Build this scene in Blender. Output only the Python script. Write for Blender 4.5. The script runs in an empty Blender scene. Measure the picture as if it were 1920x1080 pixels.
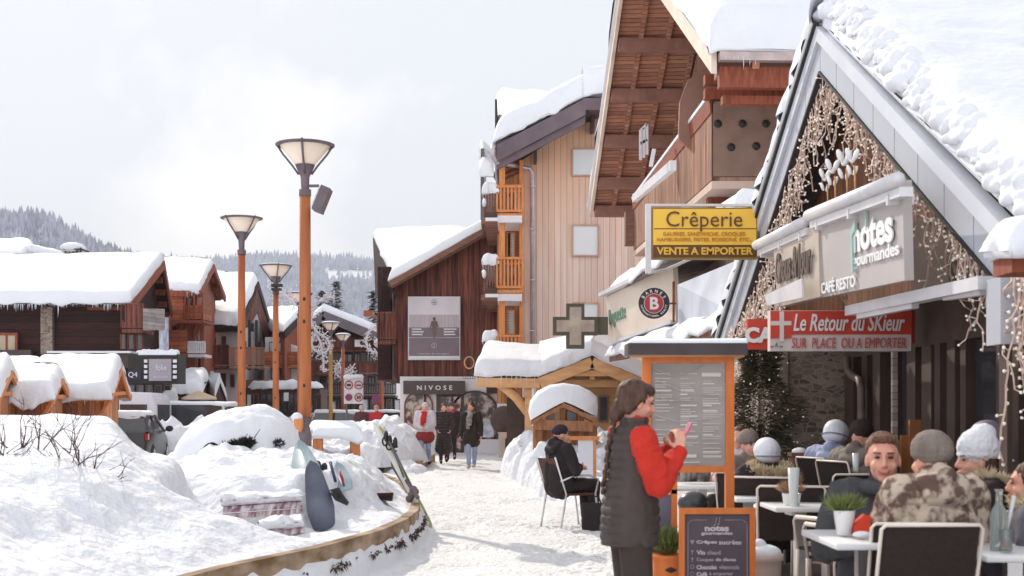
import bpy, bmesh, math, random
from mathutils import Vector, Matrix, noise
V = Vector
sc = bpy.context.scene
# ---------------------------------------------------------------- camera, world, sun, exposure
F, CX, HY, CZ = 2400.0, 960.0, 775.0, 1.47
cd = bpy.data.cameras.new('camera'); cam = bpy.data.objects.new('camera', cd); sc.collection.objects.link(cam)
cam.location = (0, 0, CZ); cam.rotation_euler = (math.pi/2, 0, 0)
cd.sensor_width = 36; cd.lens = 36*F/1920; cd.shift_y = (HY-540)/1920
cd.clip_start = .1; cd.clip_end = 20000
cd.dof.use_dof = True; cd.dof.focus_distance = 24; cd.dof.aperture_fstop = 3.6
sc.camera = cam
EL = math.radians(34); AZ = math.atan2(-.45, .893)
S = V((math.sin(AZ)*math.cos(EL), math.cos(AZ)*math.cos(EL), math.sin(EL)))
w = bpy.data.worlds.new('World'); sc.world = w; w.use_nodes = True
nt = w.node_tree; nt.nodes.clear(); N = nt.nodes.new; L = nt.links.new
out = N('ShaderNodeOutputWorld'); bg = N('ShaderNodeBackground'); sky = N('ShaderNodeTexSky')
sky.sky_type = 'NISHITA'; sky.sun_disc = False; sky.sun_elevation = EL; sky.sun_rotation = AZ
sky.altitude = 1500; sky.dust_density = 2
tc = N('ShaderNodeTexCoord'); nz = N('ShaderNodeTexNoise'); nz.inputs['Scale'].default_value = 7; nz.inputs['Detail'].default_value = 7
nz.inputs['Roughness'].default_value = .55
L(tc.outputs['Generated'], nz.inputs['Vector'])
# cumulus bank low over the valley, in one direction of the sky
cdir = (P0 := V(((440-CX)/F, 1, (HY-380)/F))).normalized()
dp = N('ShaderNodeVectorMath'); dp.operation = 'DISTANCE'; L(tc.outputs['Generated'], dp.inputs[0]); dp.inputs[1].default_value = cdir
m1 = N('ShaderNodeMath'); m1.operation = 'MULTIPLY_ADD'; L(dp.outputs['Value'], m1.inputs[0]); m1.inputs[1].default_value = -3.2; m1.inputs[2].default_value = .30
m2 = N('ShaderNodeMath'); m2.operation = 'MULTIPLY_ADD'; L(nz.outputs['Fac'], m2.inputs[0]); m2.inputs[1].default_value = 1.8; m0 = N('ShaderNodeMath'); m0.operation = 'SUBTRACT'; L(m1.outputs[0], m0.inputs[0]); m0.inputs[1].default_value = .4; L(m0.outputs[0], m2.inputs[2])
rp = N('ShaderNodeMapRange'); rp.inputs[1].default_value = .35; rp.inputs[2].default_value = .85; L(m2.outputs[0], rp.inputs[0])
haz = N('ShaderNodeMixRGB'); haz.inputs[0].default_value = .86; L(sky.outputs[0], haz.inputs[1]); haz.inputs[2].default_value = (7.15, 7.28, 7.55, 1)
cl = N('ShaderNodeMixRGB'); L(rp.outputs[0], cl.inputs[0]); L(haz.outputs[0], cl.inputs[1]); cl.inputs[2].default_value = (9.8, 9.7, 9.7, 1)
# unseen sky behind the viewer, brightened as added fill for the shaded fronts
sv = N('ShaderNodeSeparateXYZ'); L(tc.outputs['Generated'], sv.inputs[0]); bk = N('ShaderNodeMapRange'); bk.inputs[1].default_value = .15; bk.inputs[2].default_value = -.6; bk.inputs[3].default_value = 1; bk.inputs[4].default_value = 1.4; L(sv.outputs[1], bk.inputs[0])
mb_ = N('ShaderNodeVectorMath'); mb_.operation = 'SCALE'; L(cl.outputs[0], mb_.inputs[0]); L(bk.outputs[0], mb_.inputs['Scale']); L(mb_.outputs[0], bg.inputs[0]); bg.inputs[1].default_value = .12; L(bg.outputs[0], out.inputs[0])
sl = bpy.data.lights.new('sun', 'SUN'); so = bpy.data.objects.new('sun', sl); sc.collection.objects.link(so)
sl.energy = 3.3; sl.angle = math.radians(.5); sl.color = (1, .905, .77)
so.rotation_euler = S.to_track_quat('Z', 'Y').to_euler(); so.location = (-20, 25, 30)
sc.view_settings.view_transform = 'Standard'; sc.view_settings.look = 'None'; sc.view_settings.exposure = .22; sc.view_settings.gamma = 1
sc.cycles.max_bounces = 6; sc.cycles.diffuse_bounces = 3; sc.cycles.glossy_bounces = 3; sc.cycles.transmission_bounces = 4; sc.cycles.volume_bounces = 0

# ---------------------------------------------------------------- helpers
R = random.Random(7)
COL = sc.collection
def P(x, y, d): return V(((x-CX)*d/F, d, CZ-(y-HY)*d/F))
def PX(x, d): return (x-CX)*d/F
def PZ(y, d): return CZ-(y-HY)*d/F
def hexc(r, g, b):
    f = lambda c: (c/255/12.92) if c <= 10 else ((c/255+.055)/1.055)**2.4
    return (f(r), f(g), f(b))
MATS = {}
def mat(name, col, rough=.7, col2=None, vs=5, bump=.15, bs=40, metal=0, stretch=(1, 1, 1), planks=None, trans=0, emis=0, spec=.4, pvar=.35, contrast=1, thin=.05, bd=.02):
    if name in MATS: return MATS[name]
    m = bpy.data.materials.new(name); m.use_nodes = True; nt = m.node_tree; N = nt.nodes.new; L = nt.links.new
    b = nt.nodes['Principled BSDF']; b.inputs['Roughness'].default_value = rough; b.inputs['Metallic'].default_value = metal
    b.inputs['Specular IOR Level'].default_value = spec
    if trans: b.inputs['Transmission Weight'].default_value = trans; b.inputs['IOR'].default_value = 1.3
    if col2 is None: col2 = tuple(c*.72 for c in col)
    tc = N('ShaderNodeTexCoord'); mp = N('ShaderNodeMapping'); mp.inputs['Scale'].default_value = stretch; L(tc.outputs['Object'], mp.inputs[0])
    n1 = N('ShaderNodeTexNoise'); n1.inputs['Scale'].default_value = vs; n1.inputs['Detail'].default_value = 5; L(mp.outputs[0], n1.inputs[0])
    mr = N('ShaderNodeMapRange'); mr.inputs[1].default_value = .5-.22/contrast; mr.inputs[2].default_value = .5+.22/contrast; L(n1.outputs[0], mr.inputs[0])
    mx = N('ShaderNodeMixRGB'); mx.inputs[1].default_value = (*col, 1); mx.inputs[2].default_value = (*col2, 1); L(mr.outputs[0], mx.inputs[0])
    cout = mx.outputs[0]; hgt = None
    if planks:
        ax, pw = planks
        sp = N('ShaderNodeSeparateXYZ'); L(tc.outputs['Object'], sp.inputs[0])
        dv = N('ShaderNodeMath'); dv.operation = 'DIVIDE'; L(sp.outputs[ax], dv.inputs[0]); dv.inputs[1].default_value = pw
        fl = N('ShaderNodeMath'); fl.operation = 'FLOOR'; L(dv.outputs[0], fl.inputs[0])
        wn = N('ShaderNodeTexWhiteNoise'); wn.noise_dimensions = '1D'; L(fl.outputs[0], wn.inputs['W'])
        vr = N('ShaderNodeMapRange'); vr.inputs[3].default_value = 1-pvar; vr.inputs[4].default_value = 1+pvar*.4; L(wn.outputs['Value'], vr.inputs[0])
        mu = N('ShaderNodeVectorMath'); mu.operation = 'SCALE'; L(cout, mu.inputs[0]); L(vr.outputs[0], mu.inputs['Scale'])
        fr = N('ShaderNodeMath'); fr.operation = 'FRACT'; L(dv.outputs[0], fr.inputs[0])
        a1 = N('ShaderNodeMath'); a1.operation = 'SUBTRACT'; L(fr.outputs[0], a1.inputs[0]); a1.inputs[1].default_value = .5
        a2 = N('ShaderNodeMath'); a2.operation = 'ABSOLUTE'; L(a1.outputs[0], a2.inputs[0])
        gm = N('ShaderNodeMapRange'); gm.inputs[1].default_value = .5-thin*1.6; gm.inputs[2].default_value = .5-thin*.4; gm.inputs[3].default_value = 1; gm.inputs[4].default_value = .35; L(a2.outputs[0], gm.inputs[0])
        m3 = N('ShaderNodeVectorMath'); m3.operation = 'SCALE'; L(mu.outputs[0], m3.inputs[0]); L(gm.outputs[0], m3.inputs['Scale'])
        cout = m3.outputs[0]; hgt = gm.outputs[0]
    L(cout, b.inputs['Base Color'])
    if emis: L(cout, b.inputs['Emission Color']); b.inputs['Emission Strength'].default_value = emis
    if bump:
        n2 = N('ShaderNodeTexNoise'); n2.inputs['Scale'].default_value = bs; n2.inputs['Detail'].default_value = 4; L(mp.outputs[0], n2.inputs[0])
        bp = N('ShaderNodeBump'); bp.inputs['Strength'].default_value = bump; bp.inputs['Distance'].default_value = bd
        if hgt is not None:
            ad = N('ShaderNodeMath'); ad.operation = 'ADD'; L(n2.outputs[0], ad.inputs[0]); L(hgt, ad.inputs[1]); L(ad.outputs[0], bp.inputs['Height'])
        else: L(n2.outputs[0], bp.inputs['Height'])
        L(bp.outputs[0], b.inputs['Normal'])
    MATS[name] = m
    return m
def stone_mat(name, c1, c2, mortar, sx=3.2, sz=7):
    if name in MATS: return MATS[name]
    m = mat(name, c1, .9, c2, vs=4, bump=.5, bs=25); nt = m.node_tree; N = nt.nodes.new; L = nt.links.new
    tc = N('ShaderNodeTexCoord'); mp = N('ShaderNodeMapping'); mp.inputs['Scale'].default_value = (sx, sx, sz); L(tc.outputs['Object'], mp.inputs[0])
    vo = N('ShaderNodeTexVoronoi'); vo.feature = 'DISTANCE_TO_EDGE'; vo.inputs['Scale'].default_value = 1; L(mp.outputs[0], vo.inputs[0])
    v2 = N('ShaderNodeTexVoronoi'); v2.inputs['Scale'].default_value = 1; L(mp.outputs[0], v2.inputs[0])
    mr = N('ShaderNodeMapRange'); mr.inputs[1].default_value = .02; mr.inputs[2].default_value = .07; L(vo.outputs[0], mr.inputs[0])
    b = nt.nodes['Principled BSDF']; src = b.inputs['Base Color'].links[0].from_socket
    hs = N('ShaderNodeHueSaturation'); L(src, hs.inputs['Color']); sp = N('ShaderNodeSeparateColor'); L(v2.outputs['Color'], sp.inputs[0])
    vr = N('ShaderNodeMapRange'); vr.inputs[3].default_value = .55; vr.inputs[4].default_value = 1.35; L(sp.outputs[0], vr.inputs[0]); L(vr.outputs[0], hs.inputs['Value'])
    mx = N('ShaderNodeMixRGB'); mx.inputs[1].default_value = (*mortar, 1); L(mr.outputs[0], mx.inputs[0]); L(hs.outputs[0], mx.inputs[2]); L(mx.outputs[0], b.inputs['Base Color'])
    return m

class MB:
    def __init__(s): s.v = []; s.f = []; s.sm = []; s.mi = []; s.m = 0
    def add(s, vs, fs, sm=False):
        o = len(s.v); s.v += [V(p) for p in vs]
        for f in fs: s.f.append([i+o for i in f]); s.sm.append(sm); s.mi.append(s.m)
        return s
    def hexa(s, p): return s.add(p, [(3,2,1,0),(4,5,6,7),(0,1,5,4),(1,2,6,5),(2,3,7,6),(3,0,4,7)])
    def box(s, a, b):
        x0,y0,z0 = a; x1,y1,z1 = b
        return s.hexa([(x0,y0,z0),(x1,y0,z0),(x1,y1,z0),(x0,y1,z0),(x0,y0,z1),(x1,y0,z1),(x1,y1,z1),(x0,y1,z1)])
    def pb(s, x0, y0, x1, y1, d, th=.1):   # box whose front face covers the given picture rectangle at distance d
        a = P(x0, y1, d); b = P(x1, y0, d); return s.box((a.x, d, a.z), (b.x, d+th, b.z))
    def quadslab(s, A, B, C, D, off):
        A,B,C,D,off = V(A),V(B),V(C),V(D),V(off); return s.hexa([A,B,C,D,A+off,B+off,C+off,D+off])
    def beam(s, a, b, w, h, up=(0,0,1)):
        a, b = V(a), V(b); t = (b-a).normalized(); sd = t.cross(V(up)); sd = sd.normalized() if sd.length > 1e-4 else V((1,0,0)); u = sd.cross(t)
        sd = sd*w/2; u = u*h/2
        return s.hexa([a-sd-u, a+sd-u, a+sd+u, a-sd+u, b-sd-u, b+sd-u, b+sd+u, b-sd+u])
    def tube(s, pts, r, n=8, sm=True):
        pts = [V(p) for p in pts]; k = len(pts); rs = r if isinstance(r, (list, tuple)) else [r]*k
        vs = []; u = None
        for i, p in enumerate(pts):
            t = (pts[min(i+1,k-1)]-pts[max(i-1,0)]).normalized()
            if u is None:
                u = t.cross(V((0,0,1))); u = u.normalized() if u.length > 1e-3 else V((1,0,0))
            u = (u-t*u.dot(t)).normalized(); w_ = t.cross(u)
            for j in range(n):
                a = 2*math.pi*j/n; vs.append(p+(u*math.cos(a)+w_*math.sin(a))*rs[i])
        fs = [(i*n+j, i*n+(j+1)%n, (i+1)*n+(j+1)%n, (i+1)*n+j) for i in range(k-1) for j in range(n)]
        fs += [tuple(range(n))[::-1], tuple(range((k-1)*n, k*n))]
        return s.add(vs, fs, sm)
    def lathe(s, prof, c=(0,0,0), n=20, sm=True, M=None):
        c = V(c); vs = []
        for r, z in prof:
            for j in range(n):
                a = 2*math.pi*j/n; p = V((r*math.cos(a), r*math.sin(a), z)); vs.append(c+((M @ p) if M else p))
        k = len(prof)
        return s.add(vs, [(i*n+j, i*n+(j+1)%n, (i+1)*n+(j+1)%n, (i+1)*n+j) for i in range(k-1) for j in range(n)]+([tuple(range(n))[::-1]] if prof[0][0] < .005 else [])+([tuple(range((k-1)*n, k*n))] if prof[-1][0] < .005 else []), sm)
    def ell(s, c, r, n=14, M=None, k=8):
        r = r if isinstance(r, (list, tuple)) else (r, r, r); c = V(c); vs = []; fs = []
        for i in range(1, k):
            ph = math.pi*i/k
            for j in range(n):
                a = 2*math.pi*j/n; p = V((r[0]*math.sin(ph)*math.cos(a), r[1]*math.sin(ph)*math.sin(a), r[2]*math.cos(ph))); vs.append(c+((M @ p) if M else p))
        for i in range(k-2):
            for j in range(n): fs.append((i*n+j, (i+1)*n+j, (i+1)*n+(j+1)%n, i*n+(j+1)%n))
        t = len(vs); top = V((0,0,r[2])); bo = V((0,0,-r[2])); vs += [c+((M@top) if M else top), c+((M@bo) if M else bo)]
        for j in range(n): fs.append((t, j, (j+1)%n)); fs.append((t+1, (k-2)*n+(j+1)%n, (k-2)*n+j))
        return s.add(vs, fs, True)
    def cap(s, a, b, ra, rb=None, n=10, fl=None):   # tapered capsule
        a, b = V(a), V(b); rb = ra if rb is None else rb; t = b-a; ln = t.length
        t = t.normalized() if ln > 1e-5 else V((0,0,1))
        pts = []; rs = []
        for q in (-1, -.85, -.5, 0): pts.append(a+t*ra*q); rs.append(max(ra*math.sqrt(max(0, 1-q*q)), .0008))
        for q in (0, .5, .85, 1): pts.append(b+t*rb*q); rs.append(max(rb*math.sqrt(max(0, 1-q*q)), .0008))
        if ln < 1e-4: pts.pop(4); rs.pop(4)
        return s.tube(pts, rs, n)
    def ext(s, pts, off):     # extruded polygon
        pts = [V(p) for p in pts]; n = len(pts); off = V(off)
        return s.add(pts+[p+off for p in pts], [tuple(range(n)), tuple(range(n, 2*n))[::-1]]+[(i, i+n, (i+1)%n+n, (i+1)%n) for i in range(n)])
    def grid(s, vs, nu, nv, sm=True):
        return s.add(vs, [(i*nv+j, (i+1)*nv+j, (i+1)*nv+j+1, i*nv+j+1) for i in range(nu-1) for j in range(nv-1)], sm)
    def build(s, name, m, parent=None, mods=None, fixn=True):
        me = bpy.data.meshes.new(name); off = wloc(parent) if parent else V((0,0,0))
        me.from_pydata([tuple(p-off) for p in s.v], [], s.f)
        for q in (m if isinstance(m, (list, tuple)) else [m]): me.materials.append(q)
        me.polygons.foreach_set('use_smooth', s.sm); me.polygons.foreach_set('material_index', s.mi); me.update()
        if fixn and len(s.f) < 60000:
            bm = bmesh.new(); bm.from_mesh(me); bmesh.ops.recalc_face_normals(bm, faces=bm.faces); bm.to_mesh(me); bm.free()
        o = bpy.data.objects.new(name, me); COL.objects.link(o)
        if parent: o.parent = parent
        return o
def wloc(o):
    v = V((0,0,0))
    while o: v += o.location; o = o.parent
    return v
def bake(o, mods):     # apply modifiers into plain mesh data
    for t, kw in mods:
        md = o.modifiers.new(t, t)
        for a, b in kw.items(): setattr(md, a, b)
    dg = bpy.context.evaluated_depsgraph_get(); dg.update()
    me = bpy.data.meshes.new_from_object(o.evaluated_get(dg)); o.modifiers.clear(); old = o.data; o.data = me; bpy.data.meshes.remove(old)
    me.polygons.foreach_set('use_smooth', [True]*len(me.polygons))
    return o
def fuse(o, vox, sm=3): return bake(o, [('REMESH', dict(mode='VOXEL', voxel_size=vox)), ('SMOOTH', dict(iterations=sm, factor=.5))])
def tag(o, label, cat, group=None, kind=None):
    if label: o['label'] = label
    if cat: o['category'] = cat
    if group: o['group'] = group
    if kind: o['kind'] = kind
    return o
def thing(name, label, cat, loc=(0,0,0), group=None):
    o = bpy.data.objects.new(name, None); COL.objects.link(o); o.location = loc; o.empty_display_size = .2
    return tag(o, label, cat, group)
def struct(o): o['kind'] = 'structure'; return o
def lab(o, l): o['label'] = l; return o
def dup(o, loc, rz=None, label=None, scale=None):
    def cp(q, par):
        c = q.copy(); COL.objects.link(c)
        if par: c.parent = par
        for ch in list(q.children): cp(ch, c)
        return c
    c = cp(o, None); c.location = loc
    if rz is not None: c.rotation_euler = (0, 0, rz)
    if label: c['label'] = label
    if scale: c.scale = (scale,)*3
    return c
def text(s, c, right, up, h, m, parent, name='lettering', wfit=None, bold=0, shear=0, ex=.006, ls=1.0, align='CENTER'):
    cu = bpy.data.curves.new('t', 'FONT'); cu.body = s; cu.size = 1; cu.extrude = .01; cu.offset = bold; cu.shear = shear; cu.space_character = ls
    cu.resolution_u = 3
    o = bpy.data.objects.new('t', cu); COL.objects.link(o)
    dg = bpy.context.evaluated_depsgraph_get(); dg.update()
    me = bpy.data.meshes.new_from_object(o.evaluated_get(dg)); bpy.data.objects.remove(o); bpy.data.curves.remove(cu)
    me.name = name; me.materials.clear(); me.materials.append(m)
    xs = [v.co.x for v in me.vertices]; ys = [v.co.y for v in me.vertices]
    x0, x1, y0, y1 = min(xs), max(xs), min(ys), max(ys)
    r, u = V(right).normalized(), V(up).normalized(); n = r.cross(u).normalized()
    off = wloc(parent); c = V(c); sy = h/(y1-y0); sx = (wfit/(x1-x0)) if wfit else sy
    ax = {'CENTER': (x0+x1)/2, 'LEFT': x0}[align]
    for v in me.vertices:
        v.co = c-off+r*(v.co.x-ax)*sx+u*(v.co.y-(y0+y1)/2)*sy+n*(v.co.z*ex/.01)
    o = bpy.data.objects.new(name, me); COL.objects.link(o); o.parent = parent
    return o
def fbm(x, y, z=0, o=4): return noise.fractal(V((x, y, z)), 1, 2.1, o)
def steps(Ln, r, n):
    a = [0, .02*r, .08*r, .2*r, .4*r, .7*r]
    k = max(2, n); mid = [r+(Ln-2*r)*i/k for i in range(k+1)]
    return a+mid+[Ln-q for q in reversed(a)]
def snow_slab(mb, A, B, C, D, T, r=None, edges=(1,1,1,1), n=16, m=10, amp=.05, ns=1.2, drop=.04, droop=.16):
    # A-B near edge, D-C far edge; edges = (AB, BC, CD, DA) rounded or not
    A,B,C,D = V(A),V(B),V(C),V(D); r = r or T*.8
    lu = ((B-A).length+(C-D).length)/2; lv = ((D-A).length+(C-B).length)/2; r = min(r, lu*.3, lv*.3)
    us = [q/lu for q in steps(lu, r, n)]; vs_ = [q/lv for q in steps(lv, r, m)]
    nu, nv = len(us), len(vs_); top = []; bot = []
    f = lambda e: math.sqrt(max(0, 1-(1-min(e/r, 1))**2))
    sd = R.random()*50
    for u in us:
        for v in vs_:
            b = (A*(1-u)+B*u)*(1-v)+(D*(1-u)+C*u)*v
            h = 1
            if edges[0]: h *= f(v*lv)
            if edges[2]: h *= f((1-v)*lv)
            if edges[3]: h *= f(u*lu)
            if edges[1]: h *= f((1-u)*lu)
            q = fbm(b.x*ns+sd, b.y*ns, b.z*ns)
            p = b+V((0,0,T*h+amp*q*h))
            if h < .99:
                q2 = fbm(b.x*ns*2.3+sd, b.y*ns*2.3, b.z*ns*2.3); ctr = (A+B+C+D)/4; dv = (b-ctr); dv.z = 0
                if dv.length > 0: p += dv.normalized()*(1-h)*amp*1.3*q2
            e_ = v*lv; dz = -droop*max(0, fbm(b.x*1.9+sd, b.z*1.9, b.y*1.9)+.1)*max(0, 1-e_/(r*1.2)) if edges[0] else 0
            p.z += dz; top.append(p); bot.append(b-V((0,0,drop*(h > .05)-dz)))
    k = len(mb.v); mb.grid(top, nu, nv); mb.grid(bot, nu, nv)
def gable_roof(parent, R0, R1, E0, E1, F0, F1, th, wm, snowT, amp=.06, over=.05, sn=(18, 8), roofname='roof', r=None, fascia=None, fm=None):
    R0,R1,E0,E1,F0,F1 = [V(q) for q in (R0,R1,E0,E1,F0,F1)]
    mb = MB(); dn = V((0,0,-th))
    mb.quadslab(R0, R1, E1, E0, dn); mb.quadslab(R0+V((0,0,-.002)), R1+V((0,0,-.002)), F1, F0, dn)
    rf = mb.build(roofname, wm, parent)
    if snowT:
        s = MB(); up = V((0,0,.01))
        ex = lambda a, b: b+(b-a).normalized()*over
        for (e0, e1) in ((E0, E1), (F0, F1)):
            a = ex(R0, e0)+up; b = ex(R1, e1)+up
            a2 = a+(a-b).normalized()*over; b2 = b+(b-a).normalized()*over; r0 = R0+(R0-R1).normalized()*over+up; r1 = R1+(R1-R0).normalized()*over+up
            snow_slab(s, a2, b2, r1, r0, snowT, edges=(1,1,0,1), amp=amp, n=sn[0], m=sn[1], r=r)
        s.build('roof_snow', SNOW, rf)
    return rf
def gable_body(parent, R0, R1, E0, E1, F0, F1, th, wm, u0=.04, u1=.93, vv=.85, z0=0, name='wall', vf=None):
    R0,R1,E0,E1,F0,F1 = [V(q) for q in (R0,R1,E0,E1,F0,F1)]; mb = MB(); rings = []
    vf = vf or vv
    for u in (u0, u1):
        r = R0*(1-u)+R1*u; e = E0*(1-u)+E1*u; f = F0*(1-u)+F1*u; dz = V((0,0,-th-.01))
        e = r+(e-r)*vv; f = r+(f-r)*vf
        rings.append([V((e.x,e.y,z0)), e+dz, r+dz, f+dz, V((f.x,f.y,z0))])
    a, b = rings
    mb.add(a+b, [(0,1,2,3,4), (9,8,7,6,5)]+[(i, (i+1)%5, (i+1)%5+5, i+5) for i in range(5)])
    return mb.build(name, wm, parent), rings
def wrinkle(o, amp, sc_=9, seed=0, st=(1,1,.55)):
    me = o.data; no = [v.normal.copy() for v in me.vertices]
    for v, n in zip(me.vertices, no):
        q = V((v.co.x*st[0]*sc_, v.co.y*st[1]*sc_, v.co.z*sc_*st[2]+seed)); q += V((0,0,1))*noise.noise(q*.6)*1.2
        f = 1-2*abs(noise.noise(q)); f2 = 1-2*abs(noise.noise(q*2.1+V((5,3,1))))
        v.co += n*amp*(f*.75+f2*.35-.45)
    me.update(); return o
def icicles(a, b, n, ln, parent, r=.012):
    a, b = V(a), V(b); mb = MB()
    for i in range(n):
        t = (i+R.random())/n; l_ = ln*R.random()**2*max(.15, .5+.8*fbm(t*9, ln*7, n)); p = a*(1-t)+b*t; rr = r*(.5+.5*l_/ln); mb.tube([p+V((0,0,.03)), p+V((R.gauss(0,.004),0,-l_*.5)), p+V((R.gauss(0,.006),0,-l_))], [rr, rr*.6, .0015], 5)
    o = mb.build('icicles', ICE, parent); o['kind'] = 'stuff'; return o
# ---------------------------------------------------------------- materials
SNOW = mat('snow', (.79,.8,.835), .65, (.75,.76,.80), vs=2, bump=.35, bs=9, spec=.25, bd=.05)
SNOWR = mat('snow_rough', (.79,.795,.83), .7, (.74,.745,.79), vs=3, bump=.7, bs=7, spec=.2, bd=.09)
ICE = mat('ice', (.82,.86,.9), .15, (.75,.8,.86), vs=6, bump=0, spec=.7, trans=.3)
DWOOD = mat('dark_log_wood', hexc(70,32,26), .8, hexc(42,20,18), vs=3, stretch=(.6,.6,9), planks=(2,.26), bump=.4)
DWOODV = mat('dark_vertical_boards', hexc(140,78,62), .75, hexc(76,42,36), vs=2.2, stretch=(6,6,.45), planks=(0,.2), bump=.4, contrast=1.5)
BWOOD = mat('brown_board_wood', hexc(166,120,100), .75, hexc(128,90,74), vs=3, stretch=(1,8,8), planks=(1,.16), bump=.3)
BWOODX = mat('brown_soffit_boards', hexc(206,150,122), .75, hexc(172,116,92), vs=4, stretch=(1,8,1), planks=(1,.12), bump=.3, thin=.08)
OWOOD = mat('orange_wood', hexc(226,152,94), .65, hexc(190,116,66), vs=4, stretch=(6,6,.7), bump=.2)
OWOODP = mat('orange_wood_boards', hexc(222,160,112), .7, hexc(196,118,66), vs=3, stretch=(8,8,.5), planks=(0,.14), bump=.3)
RWOOD = mat('red_brown_wood', hexc(158,84,56), .7, hexc(112,54,38), vs=4, stretch=(5,5,.8), bump=.2)
LARCH = mat('larch_boards', (.84,.68,.60), .75, (.74,.52,.43), vs=1.4, stretch=(7,7,.35), planks=(0,.2), bump=.3, pvar=.13, thin=.03)
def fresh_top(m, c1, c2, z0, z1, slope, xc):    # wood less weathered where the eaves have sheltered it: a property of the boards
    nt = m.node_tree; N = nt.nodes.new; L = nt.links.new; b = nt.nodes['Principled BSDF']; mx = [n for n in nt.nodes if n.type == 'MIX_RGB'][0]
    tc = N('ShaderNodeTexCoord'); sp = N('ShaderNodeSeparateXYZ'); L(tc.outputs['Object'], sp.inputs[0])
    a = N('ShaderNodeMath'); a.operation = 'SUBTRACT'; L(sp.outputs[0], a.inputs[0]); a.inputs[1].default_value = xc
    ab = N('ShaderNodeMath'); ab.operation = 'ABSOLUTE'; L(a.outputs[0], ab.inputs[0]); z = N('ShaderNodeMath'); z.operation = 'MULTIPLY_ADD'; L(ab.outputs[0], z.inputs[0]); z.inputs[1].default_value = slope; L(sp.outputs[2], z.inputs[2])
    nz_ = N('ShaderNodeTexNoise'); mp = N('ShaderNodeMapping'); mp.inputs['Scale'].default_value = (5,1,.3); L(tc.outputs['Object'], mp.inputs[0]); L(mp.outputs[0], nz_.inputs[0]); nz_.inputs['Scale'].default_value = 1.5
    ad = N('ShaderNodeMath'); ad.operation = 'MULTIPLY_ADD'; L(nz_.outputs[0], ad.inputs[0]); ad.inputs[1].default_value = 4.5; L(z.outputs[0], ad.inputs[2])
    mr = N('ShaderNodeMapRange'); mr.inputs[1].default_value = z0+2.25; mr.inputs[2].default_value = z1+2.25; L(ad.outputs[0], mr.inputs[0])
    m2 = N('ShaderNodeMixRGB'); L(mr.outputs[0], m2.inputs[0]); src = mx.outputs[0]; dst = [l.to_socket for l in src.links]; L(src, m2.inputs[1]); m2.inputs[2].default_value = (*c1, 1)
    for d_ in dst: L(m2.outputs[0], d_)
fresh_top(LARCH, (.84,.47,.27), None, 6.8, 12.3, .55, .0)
LARCHO = mat('fresh_larch_boards', hexc(244,190,144), .75, hexc(230,158,108), vs=1.2, stretch=(7,7,.35), planks=(0,.2), bump=.3, pvar=.22, thin=.035)
PINE = mat('pine_beam', hexc(226,178,130), .7, hexc(198,146,98), vs=3, stretch=(.8,3,3), bump=.25)
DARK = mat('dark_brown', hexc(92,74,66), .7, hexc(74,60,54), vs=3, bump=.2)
BLACK = mat('near_black', (.02,.018,.018), .6, (.03,.027,.026), vs=8, bump=.1)
GREYM = mat('grey_metal', hexc(120,110,118), .45, hexc(100,90,98), vs=3, metal=.3, bump=.05)
DMET = mat('dark_metal', hexc(84,72,72), .45, hexc(66,56,58), vs=3, metal=.3, bump=.05)
WMET = mat('white_metal', hexc(226,224,226), .4, hexc(206,204,208), vs=3, metal=.1, bump=.03)
ALU = mat('brushed_aluminium', (.75,.74,.74), .3, (.62,.61,.61), vs=10, metal=.8, bump=.03)
WPAINT = mat('white_paint', (.78,.77,.78), .6, (.7,.69,.7), vs=2, bump=.08)
WALLW = mat('white_render_wall', (.76,.73,.73), .9, (.68,.65,.66), vs=1.5, bump=.2, bs=30)
GLASS = mat('window_glass', (.05,.05,.055), .08, (.035,.035,.04), vs=1, bump=0, spec=.9)
GLASSL = mat('pale_shutter', (.72,.73,.75), .5, (.66,.67,.7), vs=1, stretch=(1,1,12), planks=(2,.09), bump=.1, pvar=.04)
STONE = stone_mat('stone_wall', hexc(150,132,118), hexc(120,104,94), hexc(160,148,136), 9, 17)
TAN = mat('tan_curb_stone', hexc(176,152,120), .85, hexc(122,92,64), vs=5, bump=.5, bs=20)
# ================================================================ ground, banks, hills
def sstep(a, b, x):
    t = max(0, min(1, (x-a)/(b-a))); return t*t*(3-2*t)
mb = MB(); xs = [-6000,-2500,-900,-300,-100,-40,-20,0,20,40,100,300,900,2500,6000]; ys = [-60,0,8,20,40,80,150,300,700,1500,3000,7000]
mb.grid([V((x, y, -.02)) for x in xs for y in ys], len(xs), len(ys), False)
struct(mb.build('ground', SNOW))
# trodden snow of the pedestrian street
mb = MB(); ys = []; y = 5.0
while y < 62: ys.append(y); y += .05+.0045*max(0, y-8)
xs = [-4+ i*.06 for i in range(134)]
def pathz(x, y):
    pk = .25+1.5*sstep(-.25, .35, noise.noise(V((x*.8+3, y*.45, 6)))); a = noise.noise(V((x*3.1, y*3.1, 0)))*.026*pk+noise.noise(V((x*7.5, y*7.5, 3)))*.022*pk+noise.noise(V((x*.7, y*.5, 9)))*.03
    c = noise.cell(V((x*2.6+.3*noise.noise(V((x*4,y*4,1))), y*1.9, 2)))
    return .04+a-.018*(c > .62)
mb.grid([V((x, y, pathz(x, y))) for x in xs for y in ys], len(xs), len(ys))
struct(mb.build('snowy_path', mat('trodden_snow', (.78,.78,.79), .75, (.69,.68,.675), vs=1.5, bump=1.0, bs=16, bd=.05, contrast=.9)))
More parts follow.
